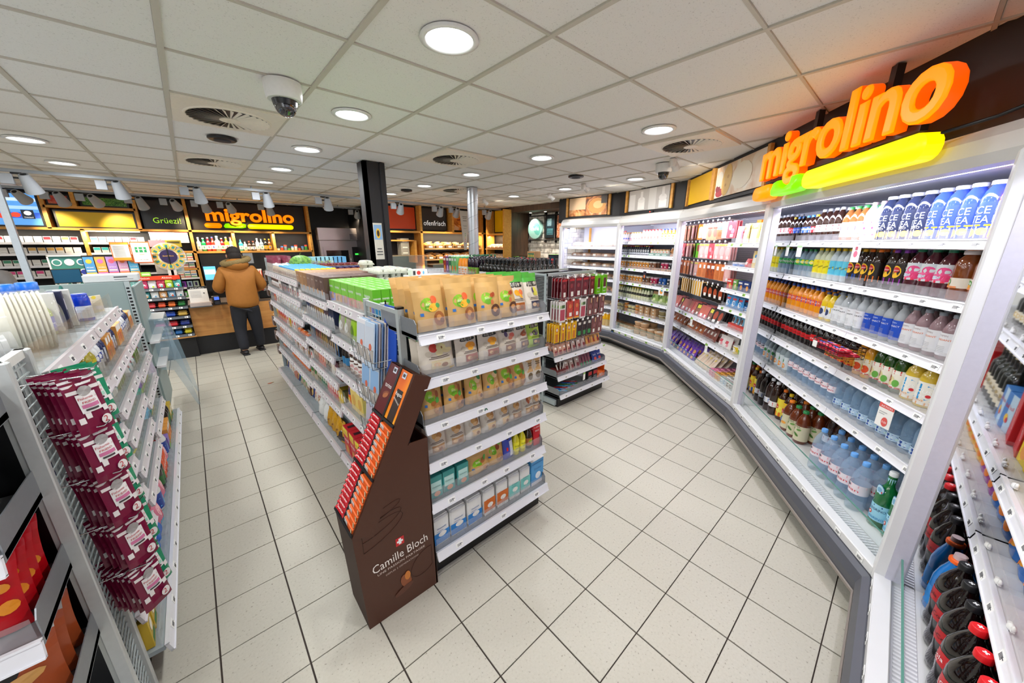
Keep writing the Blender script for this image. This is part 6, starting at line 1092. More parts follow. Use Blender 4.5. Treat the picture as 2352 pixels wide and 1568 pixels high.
for t_, w0 in (('middle', .27), ('lower', .016)):
    for k in range(9): put(rdb, Fd @ T3(.06, .012, w0 + .003 + k * .0262, 0, PI / 2 * 0 + .9, .14), 'red chocolate bar, %s from bottom of the %s left compartment' % (ORD[k + 1], t_), 'red chocolate bars in the floor display')
    for k in range(8): put(ogb, Fd @ T3(.178, .014, w0 + k * .0285, 0, .35, .1), 'orange chocolate bar, %s from bottom of the %s right compartment' % (ORD[k + 1], t_), 'orange chocolate bars in the floor display')
    O('bar_box', MB().box(.008, .112, .02, .05, w0 - .002, w0 + .24, M('c8c0c4', .4)).box(.008, .014, .0, .05, w0 - .002, w0 + .24, M('d8d4d8', .4)), cd, inv @ Fd); O('bar_box', MB().box(.13, .232, .03, .05, w0 - .002, w0 + .24, M('c04a1c', .4)).box(.134, .23, .005, .05, w0 + .236, w0 + .24, M('8a9aa8', .4)), cd, inv @ Fd)
# ================================================================ second end shelving with dried meat, wine behind
G2F = frame((2.80, 2.36), (1, 0))
g2 = E('end_shelving', G2F, 'end shelving with hanging dried meat packs in front of the wine', 'shelving', 'steel shelving racks')
for u in (.01, .90): upright(g2, I4, u, .24, 1.49, .025, .03)
O('top_frame', MB().box(0, .91, .225, .25, 1.46, 1.49, UPR).box(0, .02, .24, .7, 1.46, 1.485, UPR).box(0, .91, .68, .70, 1.46, 1.485, UPR), g2)
gm_ = MB()
for k in range(30): gm_.box(.0, .004, .25, .69, 1.0 + k * .016, 1.004 + k * .016, UPR)
O('side_grid', gm_, g2); O('back_panel', MB().box(.02, .90, .69, .70, .1, 1.45, BLACK), g2); O('base_plinth', MB().box(.03, .90, .03, .7, 0, .1, BLACKP), g2)
O('foot', MB().box(.0, .03, .05, .6, .02, .08, UPR), g2)
shelf(g2, I4, .0, .95, -.02, .6, .165, rail=.042, stop=.06, metal=M('6f7678', .45, .3), side=True, step=.2); shelf(g2, I4, -.03, .89, .0, .6, .385, rail=.042, stop=.05, metal=M('6f7678', .45, .3), side=True, step=.2); shelf(g2, I4, -.06, .82, .03, .6, .605, rail=.042, stop=.05, metal=M('6f7678', .45, .3), side=True, step=.2)
dm1 = hang('dried_meat_pack', 'dark red dried meat pack', .10, .21, '6a2028', [('r', -.3, .5, .06, .3, 'e8e4de'), ('r', -.8, .8, .84, .94, 'b8242c'), ('e', -.1, .6, .4, .12, '8a3038')]); dm2 = hang('dried_meat_pack', 'green boxed dried meat pack', .085, .215, '6cb81c', [('r', -.5, .5, .35, .85, '5a2028'), ('r', -.6, .6, .3, .36, 'e0e4d8'), ('t', 'Natura', 0, .12, 1, 'ffffff')], film=False, d=.03)
dm3 = hang('dried_meat_pack', 'pink salami pack with white frame', .10, .22, 'e6e2de', [('r', -.75, .75, .08, .62, 'b0485a'), ('r', -.3, .7, .68, .84, '4a6a3a'), ('e', -.6, .75, .15, .08, '8ac04a')]); dm4 = hang('dried_meat_pack', 'red ham pack with yellow base', .085, .2, 'c04438', [('r', -1, 1, 0, .08, 'e8a02c'), ('r', -.3, .6, .15, .35, 'eeeae4'), ('e', 0, .7, .5, .12, 'e08048')]); dm5 = hang('dried_meat_pack', 'brown pack with navy and cream band', .09, .21, '7a4a48', [('r', -.1, .1, .7, .95, '232c4a'), ('r', .15, .5, .7, .95, 'e0b880'), ('r', -.4, .3, .1, .3, 'e8e4dc'), ('e', 0, .5, .5, .12, '8a5a5a')])
ykb = hang('snack_stick_pack', 'yellow stick snack pack with round emblem', .075, .21, 'e8b41c', [('e', 0, .72, .5, .12, 'd02c24'), ('e', 0, .72, .38, .08, 'f2e8d0'), ('r', -.5, .5, .08, .5, 'c87828'), ('r', -1, 1, 0, .04, '1c1a1c')]); gsp = hang('snack_stick_pack', 'dark stick snack pack with green label', .07, .2, '3a2a2c', [('r', -.7, .7, .1, .35, '3a8a4a'), ('r', -.6, .6, .7, .85, 'e0dcd4')])
GG = 'hanging packs on the dried meat shelving'
P2 = G2F
pegrow(P2, g2, [(dm1, 5), (dm2, 2)], .03, 1.445, 'top peg row', GG, n=4, gap=.024, v=.05, dv=.04, hz=.012); pegrow(P2, g2, [(dm3, 1), (dm4, 2), (dm3, 1), (dm5, 3)], .02, 1.20, 'second peg row', GG, n=4, gap=.03, v=.05, dv=.04, hz=.012); pegrow(P2, g2, [(ykb, 4), (gsp, 3), (dm5, 2)], -.02, .955, 'third peg row', GG, n=4, gap=.022, v=.07, dv=.035, hz=.012)
sn1 = pouch('snack_sachet', 'snack pouch', 'pink and kraft snack sachet', .07, .12, .025, 'c89a84', [('r', -.6, .6, .1, .45, '8a3a3c'), ('r', -.4, .5, .6, .75, 'f0e8e0')]); sn2 = pouch('snack_sachet', 'snack pouch', 'kraft paper sachet with dark window', .10, .13, .03, 'c08a4a', [('e', 0, .5, .4, .25, '8a2c24'), ('r', -.1, .3, .6, .85, '2c3450')]); sn3 = pouch('snack_sachet', 'snack pouch', 'clear sachet of dried meat', .09, .13, .03, 'b09890', [('r', -.5, .5, .1, .5, '7a2c30'), ('r', -.4, .3, .7, .85, 'f0f0ec')])
rowx(P2, [(sn1, ar(.02, 4, .075)), (sn3, [.34, .43, .52]), (sn2, [.62, .72, .80])], .605, .06, 'upper shelf of meat shelving', GG, depth=4, dv=.05, rx=-.25)
sn4 = pouch('snack_sachet', 'snack pouch', 'green and pink stick sachet', .05, .14, .025, '8a4a5a', [('r', -.8, .8, 0, .3, '3a8a5a')]); sn5 = pouch('snack_sachet', 'snack pouch', 'blue salmon snack sachet', .11, .13, .03, '1f3a8a', [('t', 'Snack', 0, .6, 1.2, 'ffffff'), ('e', 0, .3, .5, .15, 'c84a3c')]); 
rowx(P2, [(sn3, [.2, .3, .4]), (sn4, ar(.47, 4, .055)), (sn5, [.74, .83])], .385, .04, 'middle shelf of meat shelving', GG, depth=3, dv=.05, rx=-.3)
rx_ = boxk('display_tray', 'tray', 'dark red cardboard tray with white tags', .16, .05, .12, '6a2420'); rowx(P2, [(rx_, [.09])], .385, .04, 'middle shelf of meat shelving', GG, depth=1, rz=0)
tgs = boxk('swing_tag', 'tag', 'white swing tag standing in the dark red tray', .02, .09, .002, 'e8e6e0'); [put(tgs, P2 @ T3(.05 + k * .04, .06, .43, .3, -.1, (-.5, .1, .6)[k]), '%s, %s from left' % (tgs.desc, ORD[k + 1]), 'white tags in the tray') for k in range(3)]
stx = [barwrap('snack_stick', '%s wrapped snack stick' % n, .17, .022, .014, c, [('r', -.8, -.2, .1, .9, 'e8f0f4')]) for n, c in (('light blue', '4ab0e0'), ('green', '4aa04a'), ('blue', '2a6ac0'), ('red', 'c8303a'))]
for k in range(12): put(stx[k % 4], P2 @ T3(.10 + (k % 6) * .055, .06 + (k // 6) * .02 + (k % 6) * .012, .167 + (k // 6) * .016, 2.4), '%s, %s in the pile on the lowest meat shelf' % (stx[k % 4].desc, ORD[k + 1]), 'snack sticks on the lowest shelf')
bkb = boxk('snack_box', 'box', 'black snack box with red print', .09, .13, .08, '1c1a1c', [('r', -.8, .8, .55, .9, 'c8242c'), ('t', 'JERKY', 0, .3, 1.2, 'e8e4e0')]); obx = boxk('snack_box', 'box', 'open orange display box', .16, .06, .14, 'e8681c', [('t', 'BiFi', 0, .3, .8, 'f2ece0')]); rowx(P2, [(bkb, [.62, .73]), (obx, [.86])], .165, .03, 'lowest shelf of meat shelving', GG, depth=1, rz=.05)
O('box_flap', MB().box(-.08, -.07, -.06, .07, .06, .16, M('e8681c', .5)).box(.07, .08, -.06, .07, .06, .16, M('e8681c', .5)).box(-.08, .08, .06, .07, .06, .16, M('a8501c', .5)), None, P2 @ T3(.86, .10, .165), 'raised orange flaps of the open display box', 'box')
card(P2, .42, -.03, .34, .05, .09, 'small white and green card on the meat shelving, lower', [('r', -1, 1, .8, 1, '8ac04a')]); card(P2, .83, .0, .60, .055, .1, 'small white and green card on the meat shelving, upper right', [('r', -1, 1, .8, 1, '8ac04a')])
# wine and juice gondola
WG = frame((2.85, 5.7), (0, -1))
wg_ = E('shelving_unit', WG, 'long shelving unit carrying wine and juice behind the dried meat', 'shelving', 'steel shelving racks')
O('body', MB().box(0, 2.6, .02, .82, .1, 1.20, M('8a9092', .5)), wg_); O('base_plinth', MB().box(0, 2.6, .04, .8, 0, .1, BLACKP), wg_)
shelf(wg_, I4, .0, 1.75, 0, .82, 1.37, rail=.045, stop=.06, metal=GREY, step=.3); shelf(wg_, I4, 1.76, 2.62, .02, .82, 1.30, rail=.045, stop=.0, metal=BLACK, step=.3, tags=None)
for w in (.3, .6, .9): shelf(wg_, I4, 0, 2.6, -.02, .4, w, rail=.04, stop=0, metal=GREY, tags=None)
def wine(n, cap, lab, ld=()): return B('wine_bottle', 'bottle', n, .30, .037, '0a0e0c', cap, 'wine', lab, list(ld), (.12, .45), neck=cap)
w1, w2, w3, w4 = wine('dark wine bottle with white label', '161618', 'e4e2de', [('r', -.1, .1, 0, .3, '3a3a3c'), ('r', -.5, .5, .5, .55, '6a6a6c')]), wine('dark wine bottle with black label and gold print', '1a1712', '16130f', [('r', -.5, .5, .3, .7, '8a6a2c')]), wine('dark wine bottle with red neck', 'a81420', '2a100f', [('e', 0, .5, .4, .3, 'b0322c')]), wine('dark wine bottle with arched cream label', '141416', '1c1a18', [('e', 0, .4, .6, .4, 'c8bca8'), ('e', 0, .35, .4, .25, '3a3430')])
for i in range(11):
    for j in range(9):
        kk = w1 if j < 2 and i < 8 else (w3 if (i + j * 2) % 7 == 3 and j > 3 else (w4 if i > 9 and j < 7 else w2)); 
        if i < 7 and j % 2 and j > 3: continue
        put(kk, WG @ T3(1.80 + i * .075, .08 + j * .083, 1.30), fit('%s, %s row from the juice, %s in row' % (kk.desc, ORD[i + 1], ORD[j + 1])), 'wine bottles on the far shelving')
ojb2 = B('juice_bottle', 'bottle', 'orange juice bottle with green cap', .25, .036, 'f2941c', '1f8a5a', 'milk', 'f0e8dc', [('e', .2, .4, .5, .3, 'f08a1c')], (.08, .45), capr=.016); grp = B('juice_bottle', 'bottle', 'dark grape juice bottle with green cap', .28, .038, '1c0c20', '1a5a34', 'pet', '7aa838', [('e', 0, .4, .5, .3, 'a02c5a')], (.1, .4)); crt = lambda n, c, c2: bx(n, .07, .24, .07, c, [('e', 0, .3, .6, .18, c2), ('r', -.7, .7, .75, .9, 'f0f0ea')], cat='juice carton', name='juice_carton')
c_a, c_b, c_c, c_d = crt('red juice carton', 'b02c24', 'f0a03c'), crt('purple juice carton', '6a3a7a', 'c8a0d0'), crt('green juice carton', '2f7a50', 'e8c8a0'), crt('green and orange juice carton', '7ac078', 'f07a2c')
for q in (c_a, c_b, c_c, c_d): q.parts.append(('cap', MB().lathe([(.014, .24), (.014, .258)], WHITE, 10).mesh('cap')))
fr = WG
for q, us, dz in ((c_a, [.93], 0), (c_b, [1.005], 0), (c_c, [1.08], 0), (c_d, [1.155, 1.23], 0), (ojb2, ar(1.31, 3, .08), 0), (grp, [1.55, 1.63, 1.71], 0)): rowx(fr, [(q, us)], 1.37, .03, 'juice shelf behind the wine', 'juices on the far shelving', depth=5, rz=.1)
# ================================================================ left shelving with household goods
LF = frame((-.42, 1.78), (0, 1))
lg = E('shelving_unit', LF, 'steel shelving of household goods along the left aisle', 'shelving', 'steel shelving racks')
for u in (0, .79, 1.64, 2.5): upright(lg, I4, u, .40, 1.46)
O('back_panel', MB().box(0, 2.95, .41, .43, .1, 1.4, M('98a2a4', .5)), lg); O('base_plinth', MB().box(0, 2.95, .03, .86, 0, .1, BLACKP), lg)
SMOKE = CLEAR('b8a890', .13, .05)
for a, b, zs in ((0, .79, [1.40, 1.158, .905, .72, .54, .36]), (.79, 1.64, [1.40, 1.14, .955, .787, .60, .42]), (1.64, 2.5, [1.14, .9, .70, .47])):
    for w in zs: shelf(lg, I4, a + .01, b - .01, 0, .40, w, rail=.045, railm=RAILP, stop=.09, stopm=SMOKE, metal=GREY, step=.16, tags='each')
for a, b in ((0, 1.0), (1.0, 2.0), (2.0, 2.95)): shelf(lg, I4, a, b, -.05, .40, .17, rail=.045, stop=.05, metal=GREY, step=.2)
for a, b in ((0, .79), (.79, 1.64)): O('shelf', MB().box(a, b, .43, .86, 1.37, 1.39, GREY), lg)
GL = 'household goods on the left shelving'
def lrow(us, ks, w, where, depth=2, v=.03, rx=0, group=GL):
    n = {}; u = us[0]; i = 0
    while True:
        kd, q = ks[i % len(ks)]; i += 1
        if u + kd.w > us[1] or i > 20: break
        for _ in range(q):
            if u + kd.w > us[1]: break
            n[kd] = n.get(kd, 0) + 1
            for d in range(depth): put(kd, LF @ T3(u + kd.w / 2, v + kd.d / 2 + d * (kd.d + .006), w, random.uniform(-.08, .08), rx), '%s, %s from left, %s, %s' % (kd.desc, ORD[n[kd]], ROW[d], where), group)
            u += kd.w + .006
# top: bowls, cups, cutlery boxes, blue caps
bw_ = E('bowl_pack', LF @ T3(.47, .08, 1.51, -1.3), 'wrapped stack of large cream paper bowls lying on its side', 'bowl pack')
mb = MB(); R9 = Matrix.Rotation(-PI / 2, 4, 'X') @ Matrix.Rotation(0, 4, 'Z')
RY = Matrix.Rotation(PI / 2, 4, 'Y'); mb.lathe([(.07, -.18), (.085, -.1), (.10, -.06)], M('e4e2d4', .6), 24, T=RY)
O('bowl', mb, bw_)
for k in range(8): O('bowl', MB().lathe([(.10, -.06 + k * .012), (.113, -.052 + k * .012), (.113, -.049 + k * .012), (.10, -.055 + k * .012)], M('e0dccb', .6), 24, T=RY, cap=(k == 7)), bw_)
O('bowl_inside', MB().lathe([(.108, .034), (.001, .036)], M('dcc09a', .6), 24, T=RY, cap=False), bw_)
O('film', MB().lathe([(.06, -.2), (.118, -.06), (.119, .05), (.05, .075)], CLEAR('f4f2ea', .14), 20, T=RY), bw_)
def cupstack(x, y, z, rz, label, col, al=1, r=.036):
    e = E('cup_pack', LF @ T3(x, y, z, rz), label, 'cup pack', 'packs of disposable cups'); T = RY
    m = MB()
    for k in range(9): m.lathe([(r, -.08 + k * .014), (r + .004, -.068 + k * .014)], M(col, .2, alpha=al, noise=.02), 16, T=T, cap=k == 8)
    m.lathe([(r * .7, -.17), (r, -.08)], M(col, .2, alpha=al, noise=.02), 16, T=T); O('cups', m, e); O('film', MB().lathe([(r + .008, -.18), (r + .012, .06)], CLEAR('ffffff', .15), 12, T=T), e)
cupstack(.17, .13, 1.47, -1.2, 'clear plastic cups in a wrapped stack near the grid panel', 'dfe2e2', .5); cupstack(.34, .24, 1.50, -1.1, 'small stack of wrapped white cups beside the cream bowls', 'eceae2'); cupstack(.06, .30, 1.50, -1.1, 'cream wrapped cup stack at the near end of the top shelf', 'e8ddc8', 1, .04)
mg = boxk('tableware_pack', 'tableware pack', 'clear tableware pack with pale printed label', .14, .17, .05, 'd8c8b4', [('r', -1, 1, 0, .55, 'c8bcb4'), ('t', 'MIGROS', .1, .44, 1.3, '2a2628', 0, .1), ('t', 'KITCHEN & CO', .1, .38, 1.1, '5a5454', 0, .04), ('r', -.3, .9, .3, .31, '5a5454'), ('r', -.3, .9, .27, .28, '5a5454'), ('e', .15, .15, .18, .06, '3a3436'), ('e', .6, .15, .18, .06, '3a3436'), ('r', -.95, -.6, .7, .85, 'c84a3a')]); put(mg, LF @ T3(.06, .10, 1.40, .35, -.2), 'clear tableware pack with printed label at the near end of the top shelf')
ctl = boxk('cutlery_box', 'cutlery box', 'small white box with orange peeking flap', .05, .10, .05, 'e0dcd0', [('e', .2, .7, .4, .2, 'e89a4a')], c=.003)
for k in range(8): put(ctl, LF @ T3(.10 + k * .06, .34, 1.44, .4, -.3), '%s, %s from the near end, top of left shelving' % (ctl.desc, ORD[k + 1]), 'small boxes behind the bowls')
blc = B('spray_can', 'spray can', 'blue spray can with blue cap', .20, .036, 'c8d8e8', '1f74d8', 'soda', '1c60c8', [('e', 0, .5, .5, .2, 'f0f4f8')], (.05, .6), capr=.034, caph=.16)
blb_ = B('cleaner_bottle', 'bottle', 'glossy deep blue bottle top', .16, .034, '1440c0', '1038b0', 'jar', 'e8ecf2', [], (.1, .5), capr=.03)
for k in range(6): put(blc, LF @ T3(.62 + k * .085, .16 + .28 - k * .05, 1.40), '%s, %s from the near end, top of left shelving' % (blc.desc, ORD[k + 1]), 'blue spray cans on the left shelving')
for k in range(8): put(blb_, LF @ T3(.60 + k * .076, .37 - k * .045, 1.40), '%s, %s from the near end, in front of the spray cans' % (blb_.desc, ORD[k + 1]), 'deep blue bottles on the left shelving')
shb = B('hand_soap_bottle', 'bottle', 'green hand soap bottle with lilac label', .15, .03, 'a8b86a', 'e8e8e4', 'soda', '7a78b8', [('t', 'Mamy', 0, .4, 1, 'f0f0f8')], (.1, .55)); swb = boxk('toiletries_box', 'box', 'tall white toiletries box', .05, .18, .05, 'dcdcd8', [('r', -.6, .6, .1, .5, '2a3a7a')]); sdb = boxk('toiletries_box', 'box', 'tall dark blue toiletries box', .05, .18, .05, '1c2448', [('r', -.5, .5, .5, .8, 'd8dce8')])
for k, kk in enumerate((shb, swb, sdb, swb)): put(kk, LF @ T3(.78 + k * .07, .12 - k * .012, 1.40, .1), fit('%s, %s item right of the cream bowls, top of left shelving' % (kk.desc, ORD[k + 1])), GL)
put(pouch('refill_bag', 'bag', 'b', .12, .18, .07, '1c5ab8', [('e', 0, .5, .5, .2, '4ab04a')], top='1a7a70', topf=.4), LF @ T3(1.22, .12, 1.40, .2), 'blue and green refill bag at the far end of the top shelf', GL)
put(boxk('price_card', 'card', 'c', .10, .10, .004, 'e6dcc4', [('e', 0, .9, .3, .1, 'f0d84a')]), LF @ T3(1.42, .05, 1.40, -.5), 'cream coloured card standing on the far end of the left top shelf', GL)
gpk = boxk('wipes_pack', 'pack', 'green and yellow topped paper pack', .14, .12, .12, '4aa848', [('r', -1, 0, .2, .8, 'f0c02c'), ('r', 0, 1, 0, .7, '2a9ad8'), ('r', .3, .9, .2, .5, 'd84a5a')], top='e8ecec')
for k in range(4): put(gpk, LF @ T3(1.30 + k * .15, .62 + .02 * k, 1.45, .3), '%s, %s behind the blue cans' % (gpk.desc, ORD[k + 1]), 'paper packs behind the blue cans')
nv = B('lotion_bottle', 'bottle', 'white lotion bottle with blue round logo', .17, .034, 'e8eaee', 'e8eaee', 'soda', 'e8eaee', [('e', 0, .5, .6, .4, '1c3a9a')], (.3, .6)); dk = B('deodorant', 'bottle', 'navy striped deodorant bottle', .17, .03, '1c2a5a', 'e0e4e8', 'soda', '1c2a5a', [('r', -.5, -.2, .1, .9, 'c8ccd8'), ('r', .1, .4, .1, .9, 'c8ccd8')], (.1, .6)); ol = B('shower_gel_bottle', 'bottle', 'olive yellow shower gel bottle', .16, .035, 'a89a1c', '2a2a1c', 'soda', 'c8b82c', [('e', 0, .5, .5, .3, '2a3a5a')], (.1, .6)); dbx = boxk('shoe_polish_box', 'box', 'black box with red print', .08, .10, .08, '1a1818', [('r', -.8, .8, .4, .9, 'c82028')]); bmb = boxk('small_goods_box', 'box', 'dark open box of small brown packs', .12, .08, .12, '2a2420', [('r', -.8, -.5, .2, .8, 'a8743c'), ('r', -.3, 0, .2, .8, 'a8743c'), ('r', .2, .5, .2, .8, 'a8743c')], topd=[('r', -.8, .8, .1, .3, 'c08848'), ('r', -.8, .8, .45, .6, 'a87038')]); orz = boxk('medicine_box', 'box', 'orange and white box with round logo', .07, .13, .04, 'e8a04a', [('e', 0, .4, .6, .25, 'e0602c'), ('r', -1, 1, .7, 1, 'eeeae4')])
lrow((.02, .78), [(dbx, 2), (bmb, 3)], 1.158, 'second left shelf', depth=2); lrow((.80, 1.62), [(ol, 2), (nv, 2), (dk, 2), (orz, 3), (dk, 2)], 1.14, 'second left shelf, far part', depth=2)
roll = E('kitchen_roll_pack', LF @ T3(.42, .16, .905, .3), 'large wrapped white kitchen roll pack with dark blue base', 'paper rolls')
m = MB(); m.lathe([(.085, 0), (.09, .01), (.09, .075)], M('1c2250', .4), 24).lathe([(.09, .075), (.09, .20), (.07, .215)], M('e0dfd8', .3, noise=.1, bump=.2), 24, cap=False).lathe([(.088, .2), (.05, .222), (.001, .21)], M('e4e3de', .25, noise=.12, bump=.4), 24, cap=False); O('wrapped_rolls', m, roll); O('sticker', MB().lathe([(.03, 0), (.03, .002)], M('6a5840', .5), 16, T=T3(-.0, -.091, .03, 0, PI / 2)).lathe([(.02, .002), (.02, .003)], M('b8d8e8', .4), 14, T=T3(0, -.091, .03, 0, PI / 2)), roll)
wpb = boxk('wipes_box', 'box', 'tall white box with blue grid print', .06, .2, .05, 'dde0e4', [('r', -.6, .6, .1, .5, 'a8b4d0')]); wps = pouch('wipes_pack', 'wipes pack', 'white and teal wipes pack', .14, .12, .05, 'dfe6e8', [('e', .2, .4, .5, .25, '4aa8b8'), ('e', 0, .6, .3, .12, '8a4a5a')]); grb = boxk('tissue_box', 'box', 'tall green striped box', .06, .17, .06, '6a8a2c', [('r', -.6, -.2, 0, 1, 'd8e0c8'), ('r', .3, .6, 0, 1, '4a6a1c')])
lrow((.55, .78), [(wpb, 2)], .905, 'third left shelf'); lrow((.80, 1.62), [(wps, 3), (grb, 4), (wps, 1)], .955, 'third left shelf, far part', depth=1)
tl_ = pouch('cleaning_bag', 'bag', 'teal crinkled bag', .14, .15, .07, '1c7a80', [], rough=.25, wr=.3); vi_ = pouch('cleaning_bag', 'bag', 'violet bag with brown print', .14, .17, .06, '5a4aa0', [('e', .2, .2, .4, .15, '8a5a3c')], rough=.25); te = boxk('sponge_pack', 'pack', 'turquoise sponge pack', .11, .06, .08, '2ab0a0', [('r', -1, 1, 0, .3, 'f0e03c')]); pc = boxk('tissue_pack', 'box', 'lilac and green tissue cube', .10, .10, .10, '8a70b8', [('r', -1, 1, 0, .35, '8ac04a')])
lrow((.05, .78), [(vi_, 2), (tl_, 2), (vi_, 1)], .72, 'fourth left shelf', depth=1); lrow((.80, 1.62), [(te, 1), (wps, 2), (pc, 2)], .787, 'fourth left shelf, far part', depth=1)
lb_ = B('cleaner_bottle', 'bottle', 'light blue cleaner bottle with black cap', .14, .035, '7ab8d8', '1c1c20', 'soda', None); 
lrow((.05, .78), [(lb_, 4), (te, 3)], .54, 'fifth left shelf', depth=1); lrow((.80, 1.62), [(lb_, 3), (te, 2), (lb_, 3)], .60, 'fifth left shelf, far part', depth=1)
orb_ = B('cleaner_bottle', 'bottle', 'orange cleaner bottle with red cap', .24, .036, 'd8481c', 'c8202c', 'soda', 'e8582c', [('t', 'Hero', 0, .5, 1.1, 'f0e8e0', 1.2)], (.15, .6)); dkb = B('cleaner_bottle', 'bottle', 'dark bottle with green label and red cap', .22, .034, '241c1a', 'c8202c', 'soda', '2a6a34', [], (.2, .5)); wbb = B('detergent_bottle', 'bottle', 'large white detergent bottle with blue label', .25, .06, 'e0e0e0', 'c82838', 'milk', '1c3f9a', [('e', 0, .4, .8, .3, '6ac0e8')], (.08, .5)); bbg = pouch('dishwasher_bag', 'bag', 'bright blue crinkled bag', .16, .17, .08, '1c64c0', [('t', 'WC', 0, .6, .8, 'b8d8f0')], rough=.25, wr=.3); pkb = pouch('detergent_bag', 'bag', 'pink rose print detergent bag', .14, .18, .07, 'd87890', [('e', 0, .5, .5, .2, 'f0b8c0'), ('e', .3, .3, .3, .12, 'e04a6a'), ('r', -1, 1, 0, .2, '4ab0d0')]); vlb = pouch('cat_food_bag', 'bag', 'green and red printed bag with curved letters', .16, .22, .08, 'd8d0c0', [('t', 'VOLIC', 0, .7, 1.5, 'c82028', .2, .14), ('e', 0, .4, .7, .2, '5a9a3a'), ('e', 0, .15, .7, .15, 'c81c28')], rough=.25); rbx = boxk('open_box', 'box', 'open pale box of red packs', .16, .08, .14, 'b0a0a0', [], topd=[('r', -.9, .9, .1, .5, 'c8202c')]); ywb = boxk('battery_box', 'box', 'yellow and green printed box', .09, .14, .05, 'c8a82c', [('r', -.8, .8, .1, .3, '2a7a3a'), ('e', 0, .6, .6, .2, 'f0e8d0')])
lrow((.02, 1.1), [(ywb, 2), (rbx, 1), (vlb, 1), (bbg, 2), (pkb, 1)], .17, 'bottom left shelf', depth=1, v=-.02); lrow((1.05, 2.0), [(wbb, 1), (pkb, 1), (dkb, 2), (orb_, 3), (pkb, 1)], .17, 'bottom left shelf, middle part', depth=1, v=-.02); lrow((2.0, 2.9), [(pc, 1), (orz, 4), (dkb, 3), (ywb, 3)], .17, 'bottom left shelf, far part', depth=1, v=-.02)
lrow((1.66, 2.48), [(orz, 3), (nv, 3), (dk, 3)], 1.14, 'second left shelf, farthest part', depth=1); lrow((1.66, 2.48), [(wps, 3), (grb, 3)], .9, 'third left shelf, farthest part', depth=1); lrow((1.66, 2.48), [(te, 2), (pc, 3)], .70, 'fourth left shelf, farthest part', depth=1); lrow((1.66, 2.48), [(lb_, 5), (te, 2)], .47, 'fifth left shelf, farthest part', depth=1)
hw = pouch('wrapped_item', 'wrapped gift', 'clear wrapped bag with red ribbon', .14, .26, .08, 'c0b8c8', [('e', 0, .4, .4, .15, '8a70b8')], top='c02838', topf=.2, rough=.1, wr=.3)
for k in range(3): put(hw, LF @ T3(2.62 + k * .13, .06, .55, .3), '%s, %s from the near end, beside the grey cabinet' % (hw.desc, ORD[k + 1]), 'wrapped bags beside the grey cabinet')
# grey end cabinet and white box
gc = E('gondola_end', T3(-.49, 4.76, 0), 'pale grey steel end panel with perforated upright behind the left shelving', 'shelving')
GP = M('8fa09f', .45, noise=.04, scale=5); O('panel', MB().box(-.8, 0, 0, .02, .95, 1.46, GP, c=.003), gc); O('panel', MB().box(-.8, 0, 0, .02, .1, .945, GP, c=.003), gc)
m = MB().box(.0, .035, -.005, .04, 0, 1.46, UPR)
for k in range(44): m.box(.006, .026, -.0056, -.005, .06 + k * .031, .076 + k * .031, BLACKP)
O('upright', m, gc); O('side_shelves', MB().box(.035, .12, .05, .9, .6, .62, CASEW).box(.035, .12, .05, .9, .85, .87, CASEW).box(.03, .05, .05, .9, .1, 1.4, GP), gc)
wb_ = MB().box(-.17, .17, -.09, .09, 0, .07, M('d4d8d8', .5), c=.008); dec(wb_, lambda a, b, o: (a, -.0905 - o, b), .34, .07, [('r', .1, .6, .55, .7, '4a4e54'), ('r', .1, .8, .3, .35, '6a6e74')]); O('receipt_box', wb_, None, T3(-.56, 4.86, 1.46), 'white cardboard box lying on the grey end cabinet', 'box')
# glass barrier stand behind
gs = E('plexiglass_stand', T3(-.33, 5.2, 0), 'clear plexiglass display stand in front of the sweets rack', 'display stand')
BLG = CLEAR('bcd8e8', .25, .03)
for y in (0, .5): O('side_glass', MB().prism([(-.18, 1.05), (.0, 1.02), (.06, .62), (.12, 0.0), (.10, 0), (-.02, .45), (-.18, .5)], y, y + .008, BLG, 'Y'), gs)
O('sloping_top', MB().box(-.18, .0, 0, .5, 1.02, 1.03, M('c8d4d8', .3)), gs); O('glass_front', MB().box(.0, .008, 0, .5, .55, 1.02, BLG), gs)
